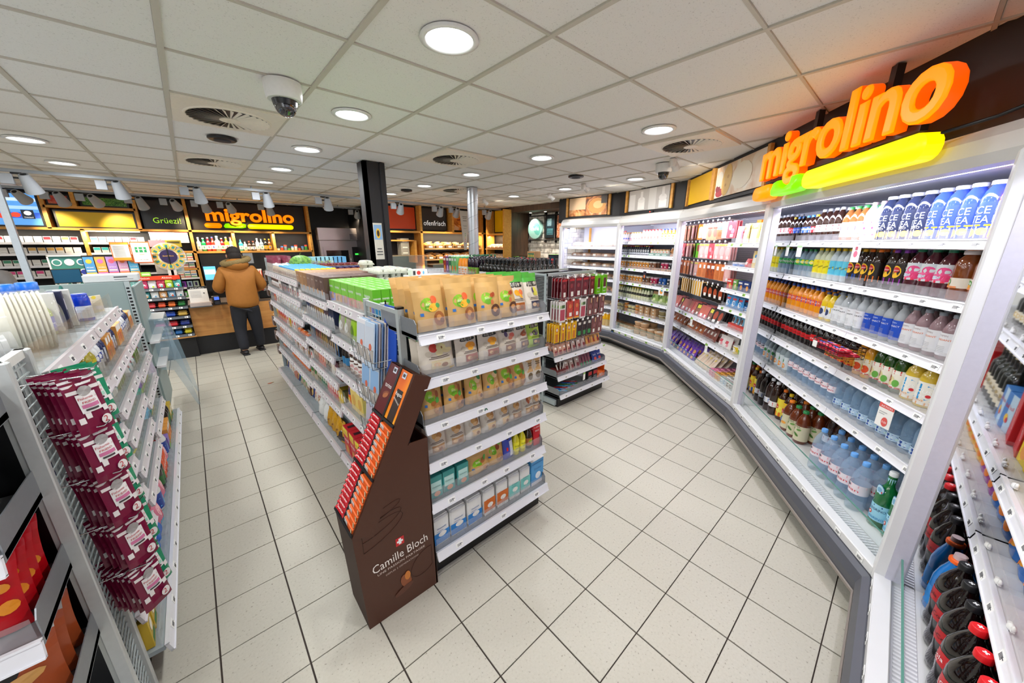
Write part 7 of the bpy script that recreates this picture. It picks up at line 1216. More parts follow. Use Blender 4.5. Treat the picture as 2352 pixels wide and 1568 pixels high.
# grid panel with lozenge bags
lp = E('wire_grid_panel', LF, 'white wire grid panel at the near end of the left shelving', 'grid panel')
for u in (-.19, -.012): O('post', MB().box(u - .014, u + .014, .0, .035, 0, 1.49, M('c8ccca', .4, .2), c=.003), lp)
wg = MB().box(-.19, 0, .01, .03, 1.465, 1.49, M('dcdcd6', .4))
for k in range(48): wg.box(-.18, -.02, .012, .016, .06 + k * .0295, .064 + k * .0295, GW)
for k in range(5): wg.box(-.17 + k * .035, -.167 + k * .035, .016, .019, .03, 1.47, GW)
O('wire_grid', wg, lp)
def fish(col, n, win):
    k = pouch('lozenge_bag', 'sweets bag', n, .096, .19, .022, col, [('r', -1, 1, .82, .86, 'e8e4e4'), ('r', -1, 1, .90, .94, 'e8e4e4'), ('r', -.9, -.4, .70, .76, 'e8e2e0'), ('r', .4, .9, .72, .78, 'e8e2e0'), ('r', -.9, -.6, .2, .3, 'e6e0de'), ('r', -.5, -.2, .26, .36, 'e6e0de'), ('r', .55, .9, .3, .4, 'e6e0de'), ('r', -.6, .55, .36, .68, 'e6e4e2'), ('e', 0, .72, .45, .08, '9a9694'), ('t', "Fisherman's", -.02, .585, 1.05, 'b8202c', 0, .06), ('t', 'FRIEND', -.02, .52, .8, 'b8202c', 0, .05), ('r', -.5, .45, .44, .50, win), ('r', -.4, .3, .39, .42, '3a3436'), ('e', .45, .16, .34, .085, 'e6e2e0'), ('t', '2', .38, .12, .25, 'b8202c')], rough=.2, wr=.3)
    k.parts.append(('hanging_hole', MB().box(-.012, .012, -.003, -.002, .178, .183, BLACKP).mesh('hanging_hole'))); return k
fm, fg = fish('741338', 'maroon and white lozenge bag', 'c87098'), fish('1f8a62', 'green and white lozenge bag', 'a8d8c4')
for r_, zt in enumerate((1.42, 1.25, 1.08, .90, .70)):
    for s_, (kk, uu, n) in enumerate(((fm, -.155, 5), (fg, -.055, 3))):
        O('peg_hook', MB().tube([(uu, .015, zt - .01), (uu, -.12, zt - .01), (uu, -.135, zt + .004)], .002, CHROME, 5), lp)
        for q in range(n if r_ < 4 else n + 2): put(kk, LF @ T3(uu + .01 + .017 * q, -.105 + q * .016, zt - .195, -.75 + random.uniform(-.15, .15), -.10), '%s, %s row from top, %s on its hook' % (kk.desc, ORD[r_ + 1], ORD[q + 1]), 'lozenge bags hanging on the left grid panel')
# near left end cap with chocolate bags
EF = frame((-1.35, 1.28), (1, 0))
le = E('end_shelving', EF, 'end shelving at the lower left corner with snack bags', 'shelving', 'steel shelving racks')
O('post', MB().box(.885, .915, .30, .335, 0, 1.49, M('b8bcb8', .4, .3)), le); O('back_panel', MB().box(0, .9, .34, .35, 0, 1.45, BLACKP), le); O('base_plinth', MB().box(0, .9, .03, .34, 0, .1, BLACKP), le)
for w in (1.36, 1.10, .84, .56, .19): shelf(le, I4, 0, .9, 0, .33, w, rail=.045, stop=.06, metal=M('8f9396', .4, .4), side=True, step=.3, tags=None if w == 1.10 else 'each')
mal = pouch('chocolate_bag', 'sweets bag', 'big red chocolate ball bag', .21, .20, .07, 'b80c18', [('e', -.6, .75, .14, .06, '5a2a14'), ('e', -.1, .82, .14, .06, '6a341a'), ('e', .4, .72, .14, .06, '5a2a14'), ('e', -.3, .56, .14, .05, '6a341a'), ('e', .0, .15, .2, .08, '5a2a14'), ('e', -.6, .2, .16, .07, '6a341a'), ('t', 'Maltesers', -.1, .32, 1.5, 'f2e8e4', .12, .16), ('e', .75, .6, .14, .06, 'e8901c'), ('e', .8, .35, .16, .08, 'e8901c')], rough=.2, wr=.25)
rowx(EF, [(mal, [.55, .77])], .84, .05, 'upper shelf at the lower left corner', 'red chocolate bags at the left corner', depth=4, dv=.06, rx=-.2)
vay = pouch('snack_bag', 'snack bag', 'brown and cream protein snack bag', .24, .22, .09, 'a04a24', [('r', -1, .3, 0, .45, 'd8b890'), ('r', -1, .1, .7, .9, 'c8c0b8'), ('e', -.15, .62, .6, .17, '1a1618'), ('t', 'vaya', -.15, .56, .8, 'c8dcd8', .1, .12), ('e', .2, .44, .6, .09, 'd09a54', .2), ('t', 'PROTEIN', 0, .18, 1.4, '1c1818', .1, .11)], top='c8c4be', topf=.12, rough=.25, wr=.2)
rowx(EF, [(vay, [.50, .76])], .56, .05, 'lower shelf at the lower left corner', 'brown protein snack bags', depth=3, dv=.08, rx=-.2)
gyb = pouch('snack_bag', 'snack bag', 'grey bag with small printed text', .2, .22, .07, 'a8a8ac', [('r', -.8, .8, .1 + k * .07, .12 + k * .07, '6a6a90') for k in range(10)], rough=.3); rowx(EF, [(gyb, [.56, .77])], 1.10, .05, 'top shelf at the lower left corner', 'grey printed bags', depth=2, rx=-.2)
# aluminium post by the left shelving
pp_ = MB().box(-.02, .02, -.02, .02, 1.38, ZC, M('aeb4b8', .3, .7))
for k in (-1, 1): pp_.box(-.022, .022, k * .008 - .003, k * .008 + .003, 1.38, ZC, M('8a9094', .3, .7))
O('aluminium_post', pp_, None, T3(-1.03, 4.9, 0), 'slim aluminium profile post rising behind the blue cans', 'post')
O('foot_bracket', MB().box(-.03, .03, -.03, .03, 1.36, 1.4, STEEL), bpy.data.objects['aluminium_post'])
# ================================================================ counter and back wall
BF_ = frame((0, 10.1), (1, 0))
def bwbox(m, x0, x1, z0, z1, mat, y0=-.03, y1=.05): m.box(x0, x1, y0, y1, z0, z1, mat); return m
sf = E('wall_shelving', BF_, 'black back wall shelving framed in glowing yellow oak', 'shelving')
fr = MB()
for x, a, b in ((-1.68, 2.03, 2.64), (-1.33, 2.41, 2.64), (-.60, 2.03, 2.64), (.10, .8, 2.64), (2.28, .8, 2.64), (.78, 1.63, 2.03), (1.51, 1.63, 2.03), (-1.33, .9, 2.03)): O('wood_post', MB().box(x - .025, x + .025, -.22, .05, a, b, TRIMWOOD), sf)
for a, b, z in ((-4, 2.3, 2.03), (-1.68, -.6, 2.39), (.1, 2.28, 1.61), (-.3, .1, 1.28), (-.3, .1, 1.62)): O('wood_beam', MB().box(a, b, -.22, .05, z - .02, z + .02, TRIMWOOD), sf)
for z in (1.80, 1.62, 1.42, 1.24, 1.06):
    s = O('shelf', MB().box(-4, -1.36, -.25, .05, z - .02, z, BLACK).box(-1.3, -.3, -.25, .05, z - .02, z, BLACK), sf); O('price_rail', MB().box(-4, -1.36, -.26, -.25, z - .03, z + .005, RAILM).box(-1.3, -.3, -.26, -.25, z - .03, z + .005, RAILM), s)
for z in (1.45, 1.11, .92, .72): s = O('shelf', MB().box(-.34, .08, -.25, .05, z - .02, z, BLACK), sf); O('price_rail', MB().box(-.34, .08, -.26, -.25, z - .03, z + .005, RAILM), s)
O('light_strip', MB().box(-1.3, -.62, -.2, -.17, 1.99, 2.005, M('ffe6b8', .4, emit=6, noise=0)), sf)
for x0, x1 in ((-3.8, -1.4), (-1.3, -.62), (-.55, .05), (.15, 2.2)): arealight('shelf_light', ((x0 + x1) / 2, 9.83, 1.99), 24 if x0 < -.6 else 14, x1 - x0, (1, .88, .7), ((x0 + x1) / 2, 9.95, 1.2), 'RECTANGLE', .05)
# cigarette packs
cols = [('white pack with red top', 'c8242c'), ('white pack with blue top', '3a7ac8'), ('plain white pack', 'e8e4de'), ('white pack with gold top', 'd8a850'), ('white pack with green top', '3a8a6a'), ('white pack with pink top', 'e04a8a'), ('white pack with turquoise top', '3ab8c0')]
ck = [boxk('cigarette_pack', 'cigarette pack', n, .085, .10, .03, 'eeeae4', [('r', -.9, .9, .5, .96, c), ('r', -.8, .8, .08, .42, 'f4f2ee'), ('r', -.6, .6, .2, .26, 'b8b4ae')]) for n, c in cols]
nn = 0
for zi, (z, pat) in enumerate(((1.80, [2, 0, 2, 3, 0, 0, 0, 0, 0, 2, 2, 2]), (1.62, [3, 3, 3, 3, 2, 2, 2, 2, 2, 2, 2]), (1.42, [4, 4, 2, 2, 4, 2, 2, 2]), (1.24, [5, 5, 5, 2, 5, 2, 5]))):
    for k in range(17):
        x = -3.02 + k * .098
        put(ck[pat[k % len(pat)]], T3(x, 9.88, z), '%s, %s from left, %s cigarette shelf' % (ck[pat[k % len(pat)]].desc, ORD[k + 1], ORD[zi + 1]), 'cigarette packs on the back wall')
    for k in range(7 if zi < 2 else 3):
        kk = ck[(1, 1, 1, 2, 2, 0, 2)[k] if zi == 0 else (6, 6, 6, 5, 2, 2, 2)[k]]; put(kk, T3(-1.22 + k * .098, 9.88, z), '%s, %s from left, %s shelf right of the oak post' % (kk.desc, ORD[k + 1], ORD[zi + 1]), 'cigarette packs on the back wall')
sm = [boxk('tobacco_box', 'box', n, .09, .045, .05, 'e8e4dc', [('r', -.95, .95, .1, .5, c)]) for n, c in (('flat box with red stripe', 'd04a3a'), ('flat box with green stripe', '4aa060'), ('flat box with blue stripe', '4a80c0'), ('flat box with orange stripe', 'e08a3c'))]
for zi, z in enumerate((1.45, 1.28, 1.11)):
    for k in range(4):
        for lv in range(3): put(sm[(k + zi + lv) % 4], T3(-.29 + k * .098, 9.9, z + .002 + lv * .047 + (.02 if zi == 1 else 0)), '%s, %s column, %s, %s shelf beside the oak post' % (sm[(k + zi + lv) % 4].desc, ORD[k + 1], LV[lv], ORD[zi + 1]), 'flat boxes beside the oak post')
for zi, (z, cs) in enumerate(((.92, ('8a3ab0', '8a3ab0', 'a8c0d0', 'b8c8b8')), (.72, ('8a6a3a', '4ab02c', 'd83a4a', '6a7a3a')))):
    for k, c in enumerate(cs): b_ = boxk('gadget_box', 'box', 'b', .085, .12, .03, c, [('r', -.4, .4, .2, .8, 'e8e8f0' if zi else '3a2a5a')]); put(b_, T3(-.29 + k * .098, 9.9, z), 'small coloured box, %s from left, %s shelf left of the till' % (ORD[k + 1], ['upper', 'lower'][zi]), 'small boxes left of the till')
# spirit bottles
spc = [('b8c8c0', 'e8e8e8', 'clear bottle with pale label'), ('0c8a4a', 'e8e8e4', 'green bottle'), ('b01c2c', 'e8e4e4', 'red bottle'), ('d03018', '3a4ac0', 'orange red bottle'), ('a8c0b8', '8ab0d0', 'clear broad bottle'), ('b01820', 'd8d0c0', 'dark red bottle'), ('e0d82c', 'eceadc', 'yellow bottle'), ('b8c898', 'd83a4a', 'pale green bottle'), ('3ab0b8', '1c2a3a', 'turquoise bottle'), ('a8b8b8', '1c1c20', 'small clear bottle'), ('4a3420', 'c8503a', 'brown bottle with white label'), ('3a2c20', 'c8503a', 'second brown bottle'), ('c8ccd0', 'c8ccd0', 'silver bottle'), ('8a9aa8', '3a4a5a', 'grey bottle'), ('1c1814', 'd8a020', 'black bottle'), ('6a3c14', 'd8a020', 'amber bottle')]
for k, (c, cp, n) in enumerate(spc):
    h = (.27, .26, .27, .28, .30, .26, .28, .28, .24, .2, .2, .2, .26, .25, .25, .25)[k]
    kd = B('spirit_bottle', 'bottle', n, h, .037 if k not in (4,) else .05, c, cp, 'wine', 'e9e6dc' if k not in (14, 15) else 'c89a2c', [('e', 0, .5, .4, .25, ['7a8a84', '2a8a50', 'd84a5a', '2a3a9a'][k % 4])], (.15, .45))
    put(kd, T3((.19 if k < 8 else .28) + k * .076, 9.95, 1.63), '%s on the oak framed spirits shelf' % n, 'spirit bottles behind the counter')
for k in range(9): kd = can('small_jar', 'jar', 'j', .06 + (k % 3) * .03, .03, ['e0d8c8', 'c0503a', '6a8a9a', '4aa04a', 'c8c8c0'][k % 5], ['2a2a2a', '3a6ab0', 'c83a2a'][k % 3], [], lid=.25); put(kd, T3(1.58 + k * .072, 9.95, 1.63), 'small jar, %s from left at the right of the spirits shelf' % ORD[k + 1], 'small jars behind the counter')
# screens and panels
def panel(name, x0, x1, z0, z1, mat, label, decs=(), y=9.97, fr_=.025, F=None, cat='sign', group='panels above the counter'):
    F = F or frame((0, y), (1, 0)); r = E(name, F @ T3((x0 + x1) / 2, 0, z0), label, cat, group); w, h = x1 - x0, z1 - z0
    O('casing', MB().box(-w / 2 - fr_, w / 2 + fr_, 0, .05, -fr_, h + fr_, BLACKP), r); m = MB().box(-w / 2, w / 2, -.006, .0, 0, h, mat); dec(m, lambda a, b, o: (a, -.007 - o, b), w, h, decs); O('face', m, r); return r
EM = lambda c, e=.9: M(c, .4, emit=e, noise=0)
panel('advertising_screen', -2.75, -1.75, 2.08, 2.58, EM('5aa0e8', .8), 'lit blue advertising screen at the far left above the cigarettes', [('r', -1, 1, .22, .4, EM('2a5ac8')), ('r', -1, 1, .5, .6, EM('a8d0f4')), ('r', -1, 1, .75, .85, EM('c8e0f8')), ('r', -.1, .4, .3, .85, EM('3a50c0')), ('r', 0, .3, .68, .74, EM('e8f0ff')), ('e', .14, .52, .1, .1, EM('d8b070')), ('e', .35, .3, .1, .08, EM('d83c28')), ('e', .5, .32, .1, .08, EM('e04830')), ('e', .22, .28, .1, .08, EM('d83c28')), ('r', .62, .88, .2, .48, EM('1c2430')), ('e', .75, .38, .08, .07, EM('f4f4f8')), ('t', 'TWINT', .75, .22, .2, EM('f4f4f8')), ('t', 'Migrolino', -.5, .85, .6, EM('f0f4ff'))], cat='screen')
panel('picture_panel', -1.62, -1.40, 2.44, 2.57, _photo('c82c20', 'e8583a', 'f0a080', 12), 'small red strawberry picture above the yellow panel'); panel('picture_panel', -1.24, -.70, 2.44, 2.57, _photo('1c4a14', '3a8a24', '8ac05a', 22, 0, 4), 'green leaf picture above the yellow panel')
panel('colour_panel', -1.58, -.66, 2.07, 2.32, M('e8c400', .45, noise=.02), 'long yellow panel above the cigarette shelves')
panel('greeting_screen', -.52, .03, 2.07, 2.56, M('1c1c1c', .3), 'dark screen with green greeting above the counter', [('t', 'Grüezi!', .15, .2, 1.45, EM('9acc28', .9), 0, .3)], cat='screen')
O('sign_board', MB().box(.14, 2.24, -.02, .05, 2.06, 2.62, M('1a1618', .5)), sf)
SB = frame((0, 10.0), (1, 0)); signage(SB, .38, 2.10, 1.58, .42, 'glowing orange and yellow sign above the spirits shelf on the back wall', 'illuminated orange letter signs', th=.05)
# promo wall left of post
panel('promotion_board', -.5, .05, 1.80, 2.0, EM('f0ece6', .35), 'white and red promotion board beside the oak post', [('r', -1, 1, .75, 1, 'd8342c'), ('t', '55.-', -.5, .25, .5, '6a5a58'), ('r', -.1, .4, .3, .6, 'c8a890')], y=9.85, fr_=.005)
# oven
ov_ = E('baking_oven', T3(2.92, 9.75, 0), 'large stainless steel baking oven standing right of the spirits shelf', 'oven')
SS = M('b8aeb0', .28, .85, noise=.04, scale=6); O('body', MB().box(-.5, .5, 0, .5, .6, 2.12, SS, c=.01), ov_); O('hood', MB().box(-.53, .5, -.06, .1, 1.86, 2.16, SS, c=.01).box(.2, .49, -.065, -.06, 1.88, 2.02, M('9a9094', .2, .8)), ov_); O('door', MB().box(-.44, .2, -.02, 0, .9, 1.70, SS).box(-.38, .14, -.024, -.02, .95, 1.62, M('0c0a0c', .08, noise=0, spec=.9)), ov_)
O('door_handle', MB().tube([(.17, -.03, 1.15), (.17, -.07, 1.17), (.17, -.07, 1.5), (.17, -.03, 1.52)], .012, CHROME, 8), ov_); cpn = MB().box(.24, .46, -.02, 0, 1.05, 1.70, BLACKP); cpn.box(.30, .42, -.023, -.02, 1.5, 1.54, M('3ae04a', .4, emit=1.2, noise=0)); O('control_panel', cpn, ov_); O('knob', MB().lathe([(.025, 0), (.022, .02)], CHROME, 16, T=T3(.35, -.02, 1.30, 0, PI / 2)), ov_)
# sweets rack on the counter front
RK = frame((-.76, 7.52), (1, 0))
rk = E('sweets_rack', RK, 'stepped rack of chewing gum and chocolate bars beside the wooden counter', 'shelving')
O('back_panel', MB().box(0, .60, .2, .22, .35, 1.32, BLACK), rk); O('base', MB().box(0, .60, .05, .3, 0, .36, BLACK), rk); O('wood_edge', MB().box(0, .62, -.06, .0, .345, .365, WOOD), rk); O('header', MB().box(-.02, .59, .02, .04, 1.26, 1.32, M('d8401c', .4)).box(-.02, -.01, .02, .03, 1.2, 1.3, BLACK), rk); hm = MB(); [hm.dtext(lambda u, v, x=x: (x + u, .018, 1.278 + v), 'Aktion', 0, 0, .11, M('f4f0e8', .4, noise=0)) for x in (.2, .44)]; O('header_lettering', hm, rk)
gcol = [['8ad0c8', 'e04a7a', 'f0f0f0', 'd83a5a', 'b8d838', '4ab8b0'], ['e8602c', '2a8a8a', 'e8ece8', 'e8a868', '7aa8c8', 'd8d8d8'], ['c8b8b0', 'd8343c', 'e8542c', 'e8702c', '2a7a3a'], ['8a2a3c', 'e8642c', '2a50b0', 'd8b050'], ['c8a03c', 'd83a8a', 'd82c34', '2a3a8a'], ['d8b84a', '3a8ac8', '7a4a9a', '2a70b8', 'e8d82c']]
for i, w in enumerate((1.13, .985, .835, .685, .535, .40)):
    shelf(rk, I4, 0, .60, .02 - i * .012, .2, w, rail=.03, railm=M('5a6068', .4), stop=0, metal=M('6a7078', .4), tags='join', step=.13)
    for k, c in enumerate(gcol[i]):
        wv = .56 / len(gcol[i])
        if i < 2: kd = pouch('gum_bag', 'sweets', 'g', wv * .95, .09, .05, c, [('e', 0, .5, .6, .25, 'f2f0ee'), ('e', .2, .3, .3, .15, gcol[i][(k + 2) % 6])], rough=.25)
        else: kd = barwrap('candy_bar', 'c', wv * .95, .06, .06, c, [('r', -.6, .6, .3, .7, 'f0ece4'), ('r', -.3, .3, .35, .6, gcol[i][(k + 1) % len(gcol[i])])], cat='sweets')
        for d in range(2): put(kd, RK @ T3(.03 + wv * (k + .5), .07 - i * .012 + d * .06, w + .005 + d * .02), 'colourful sweets, %s from left, %s, %s rack step from top' % (ORD[k + 1], ROW[d], ORD[i + 1]), 'sweets on the counter rack')
# counter
ct = E('counter', T3(.5, 7.62, 0), 'oak fronted checkout counter with black base', 'counter')
O('wood_front', MB().box(-.66, .62, 0, .03, .31, .80, WOOD, c=.003), ct); O('black_base', MB().box(-1.26, .62, .03, .07, 0, .31, BLACK), ct); O('worktop', MB().box(-.66, .62, 0, .7, .80, .835, M('5a4c42', .35)), ct); O('body', MB().box(-.66, .62, .05, .7, .3, .8, BLACK), ct)
O('side_base', MB().box(-2.6, -1.26, .1, .5, 0, 1.2, BLACK), ct)
def item(name, mb, x, y, z, label, cat, rz=0, rx=0): return O(name, mb, None, T3(x, y, z, rz, rx), label, cat)
def board(x0, x1, z0, z1, mat, decs, label, y=7.55, th=.006, name='notice_board', cat='notice', rz=0):
    w, h = x1 - x0, z1 - z0; m = MB().box(-w / 2, w / 2, 0, th, 0, h, mat); dec(m, lambda a, b, o: (a, -o, b), w, h, decs); return item(name, m, (x0 + x1) / 2, y, z0, label, cat, rz)
W_ = M('f2f0ec', .5, noise=0)
board(-.12, .115, .86, 1.13, M('e9e6e0', .5), [('r', -1, 1, .86, 1, '1c1c1e'), ('t', 'AKTUELL', 0, .875, 1.5, 'f0f0f0', 0, .09)] + [('r', -.8, .3, .72 - k * .07, .735 - k * .07, '8a8a8e') for k in range(6)] + [('e', .6, .6, .1, .03, '3a3a3e')], 'white notice headed in black standing on the counter', name='counter_notice')
item('counter_tray', MB().box(-.14, .14, -.1, .1, 0, .02, M('5a5e62', .3), c=.006).box(-.13, .13, -.09, .09, .02, .07, M('b8a8a0', .4)), 0, 7.52, .81, 'grey counter tray holding magazines under the notice', 'tray')
t_ = item('card_terminal', MB().box(-.045, .045, -.05, .05, 0, .14, BLACKP, c=.008), .2, 7.55, .82, 'black card payment terminal on the counter', 'card terminal', .2); O('terminal_screen', MB().box(-.035, .03, -.053, -.05, .08, .13, EM('4a70e0', .8)), t_); O('keypad', MB().box(-.035, .035, -.054, -.05, .01, .06, M('3a3e48', .4)), t_)
m_ = item('till_monitor', MB().box(-.09, .09, 0, .02, 0, .27, BLACKP, c=.004), .21, 7.85, 1.17, 'blue lit till monitor beside the customer', 'monitor'); O('monitor_screen', MB().box(-.075, .08, -.003, 0, .03, .25, EM('58a8e0', .9)).box(-.07, .07, -.004, -.003, .12, .2, EM('b8dcf0', .9)), m_); O('monitor_stand', MB().box(-.02, .02, .0, .03, -.34, 0, BLACKP), m_)
m_ = item('customer_display', MB().box(-.13, .13, 0, .02, 0, .19, BLACKP, c=.004), -1.28, 7.6, 1.27, 'dark monitor behind the blue cans at the left counter', 'monitor', .15); O('monitor_screen', MB().box(-.12, .12, -.002, 0, .01, .18, M('1c4a6a', .2)), m_); O('monitor_stand', MB().box(.02, .06, .0, .03, -.5, 0, BLACKP), m_)
m_ = item('customer_display', MB().box(-.12, .12, 0, .02, 0, .16, BLACKP), -1.9, 7.3, 1.12, 'small blue lit monitor at the far left counter', 'monitor'); O('monitor_screen', MB().box(-.11, .11, -.002, 0, .01, .15, EM('4a90d0', .7)), m_); O('monitor_stand', MB().box(-.02, .02, 0, .02, -.3, 0, BLACKP), m_)
item('hot_dish_case', MB().box(-.12, .12, 0, .25, 0, .14, BLACKP, c=.01).box(-.11, .11, .02, .23, .14, .16, STEEL), .93, 7.7, .84, 'low black warming case on the right of the counter', 'warmer')
for k in range(2): put(B('sauce_bottle', 'bottle', 's', .16, .028, 'c81c18', 'c81c18', 'soda', None), T3(.80 + k * .07, 7.72, .98), 'red sauce bottle beside the customer, %s from left' % ORD[k + 1], 'red sauce bottles')
board(.80, .97, 1.05, 1.33, M('ece4d8', .5), [('r', -.9 + k * .35, -.75 + k * .35, .1, .9, 'd8502c') for k in range(6)], 'orange striped menu card right of the customer', y=8.2, name='menu_card'); board(.62, .76, 1.38, 1.62, M('c8c0b0', .5), [('e', 0, .5, .5, .3, '3a5a8a'), ('e', 0, .5, .3, .18, 'e0e0e0')], 'small white notice on the dark wall behind the customer', y=9.0, name='wall_notice'); board(.80, .96, 1.4, 1.6, M('b8bcc0', .4), [('r', -.4, .4, .4, .7, 'd8e0f0')], 'small grey wall device behind the customer', y=9.0, name='wall_device', cat='device')
O('wall_base', MB().box(.15, 2.25, -.2, .05, .8, 1.6, BLK), sf)
# lottery magazines, sign, wheel, logos stand
lt = E('magazine_stand', T3(-.84, 7.62, 1.28), 'black stand of bright lottery leaflets behind the grey cabinet', 'magazine stand'); O('frame', MB().box(-.27, .27, .0, .03, 0, .35, BLACK), lt)
mc = [('4a90c8', 'e8b83c', 'MOSAIC'), ('e8a04a', 'e86ab0', 'WIN'), ('b08ad0', 'e8607a', 'DAS TRAUM LOS'), ('d8a0c0', 'e8742c', 'TRIO'), ('58b0d8', 'e8a848', 'LOS')]
for k, (c, c2, t) in enumerate(mc): board(-1.1 + k * .105, -1.005 + k * .105, 1.31, 1.61, M(c, .4), [('r', -1, 1, 0, .3, c2), ('r', -.7, .7, .05, .22, 'f0e8d8'), ('t', t, 0, .5, 1.4, 'f8f4f0', 0, .08), ('e', 0, .8, .6, .1, c2), ('r', -.8, .8, .36, .42, 'f4ecd8')], 'bright lottery leaflet, %s from left in the black stand' % ORD[k + 1], y=7.6, name='lottery_leaflet', cat='leaflet')
sg2 = board(-.60, -.42, 1.53, 1.80, M('f4f2ee', .5), [('t', 'Aktuell', 0, .86, 1.1, 'd8402c', 0, .08), ('r', -.65, .65, .5, .78, '1c8a54'), ('r', -.35, -.2, .52, .76, 'f4f4f0'), ('r', .2, .35, .52, .76, 'f4f4f0'), ('r', -.55, .55, .64, .67, 'f4f4f0'), ('r', -.3, .3, .38, .42, 'b8b0a0'), ('t', 'CHF 42.80', 0, .1, 1.2, '3a3a3e', 0, .07)], 'orange framed sign with green motorway symbol hanging above the sweets rack', y=7.5, name='price_sign', cat='sign'); O('frame', MB().box(-.10, .10, .007, .012, -.015, .285, M('e8641c', .4)), sg2)
sg3 = board(-.80, -.63, 1.56, 1.80, M('e4e2de', .5), [('r', -1, 1, 0, .15, 'e8a02c'), ('r', -1, 1, .9, 1, 'f0b83c')] + [('r', -.8, .5, .2 + k * .08, .22 + k * .08, '9a9a9e') for k in range(8)], 'orange framed paper notice left of the motorway sign', y=7.55, name='paper_notice'); O('frame', MB().box(-.095, .095, .007, .012, -.012, .252, M('e8782c', .4)), sg3)
wl = E('prize_wheel', T3(-.24, 7.62, 1.60), 'clear prize wheel with dark purple hub above the sweets rack', 'prize wheel'); RX = Matrix.Rotation(PI / 2, 4, 'X')
O('disc', MB().lathe([(.205, -.004), (.205, .004)], CLEAR('e8e8e0', .3), 32, T=RX), wl); m = MB().lathe([(.1, .005), (.1, .012)], M('241848', .4), 28, T=RX); dec(m, lambda a, b, o: (a, -.0125 - o, b), .2, .2, [('t', 'EuroMillions', 0, .0, 1.2, 'e8b83c', 0, .12)]); O('hub', m, wl)
for k in range(12): T = Matrix.Rotation(k * PI / 6, 4, 'Y') @ Matrix.Translation((0, -.008, .15)); O('segment_card', MB().box(-.03, .03, -.002, .002, -.035, .035, M('d8a83c' if k % 2 else 'c8b84a', .4), T=T).box(-.015, .015, -.004, -.002, -.02, .02, M('2a7a7a', .4), T=T), wl)
O('pointer', MB().box(-.006, .006, -.02, -.013, -.12, .13, BLACKP), wl); O('stand', MB().box(-.015, .015, -.0, .02, -.36, -.1, M('c8282c', .4)).box(-.05, .05, 0, .02, -.32, -.2, M('c8c4c0', .4)), wl)
board(-.42, -.06, 1.74, 1.84, M('e0c02c', .5), [('r', -1, 0, 0, 1, 'b08a9a'), ('r', .1, .9, .5, .8, '6a5a1c')], 'yellow and mauve ticket banner above the prize wheel', y=7.7, name='ticket_banner')
cs = board(-.42, -.10, 1.34, 1.60, M('d8d4cc', .5), [('r', -.1, .3, .1, .4, '2a2a5a'), ('r', -.1, .3, .55, .85, '2a2a5a'), ('e', .0, .25, .12, .12, '8ac03c'), ('e', .0, .7, .12, .12, '8ac03c'), ('r', .4, .8, .1, .9, 'b8d8d0')], 'pale gift card stand below the prize wheel', y=7.75, name='gift_card_stand', cat='card stand')
put(boxk('gum_pack', 'sweets', 'g', .10, .06, .05, '8ad04a', [('r', -.8, .8, .3, .7, 'd8f0b8')]), T3(-.53, 7.56, 1.32), 'green gum pack on top of the sweets rack')
ls = E('brochure_shelf', T3(-1.25, 7.75, 1.2), 'white shelf stand with round green and blue logos at the counter', 'display stand'); O('frame', MB().box(-.17, .17, .01, .03, 0, .42, M('3a8078', .4)).box(-.18, -.165, -.02, .03, 0, .43, CASEW).box(.165, .18, -.02, .03, 0, .43, CASEW).box(-.18, .18, -.02, .03, .42, .435, CASEW), ls)
for k in range(9): O('logo_disc', MB().lathe([(.045, 0), (.045, .004)], M('f0f0ee', .4), 18, T=T3(-.11 + (k % 3) * .11, .008, .07 + (k // 3) * .135, 0, PI / 2)).lathe([(.033, .004), (.033, .006)], M(['b8c8d0', 'c8ccd0', 'd0d4d8', '7a70a8', '58b04a', '3a48a8', '3a8078', 'e8e8e8', '2a7090'][k], .4), 16, T=T3(-.11 + (k % 3) * .11, .008, .07 + (k // 3) * .135, 0, PI / 2)), ls)
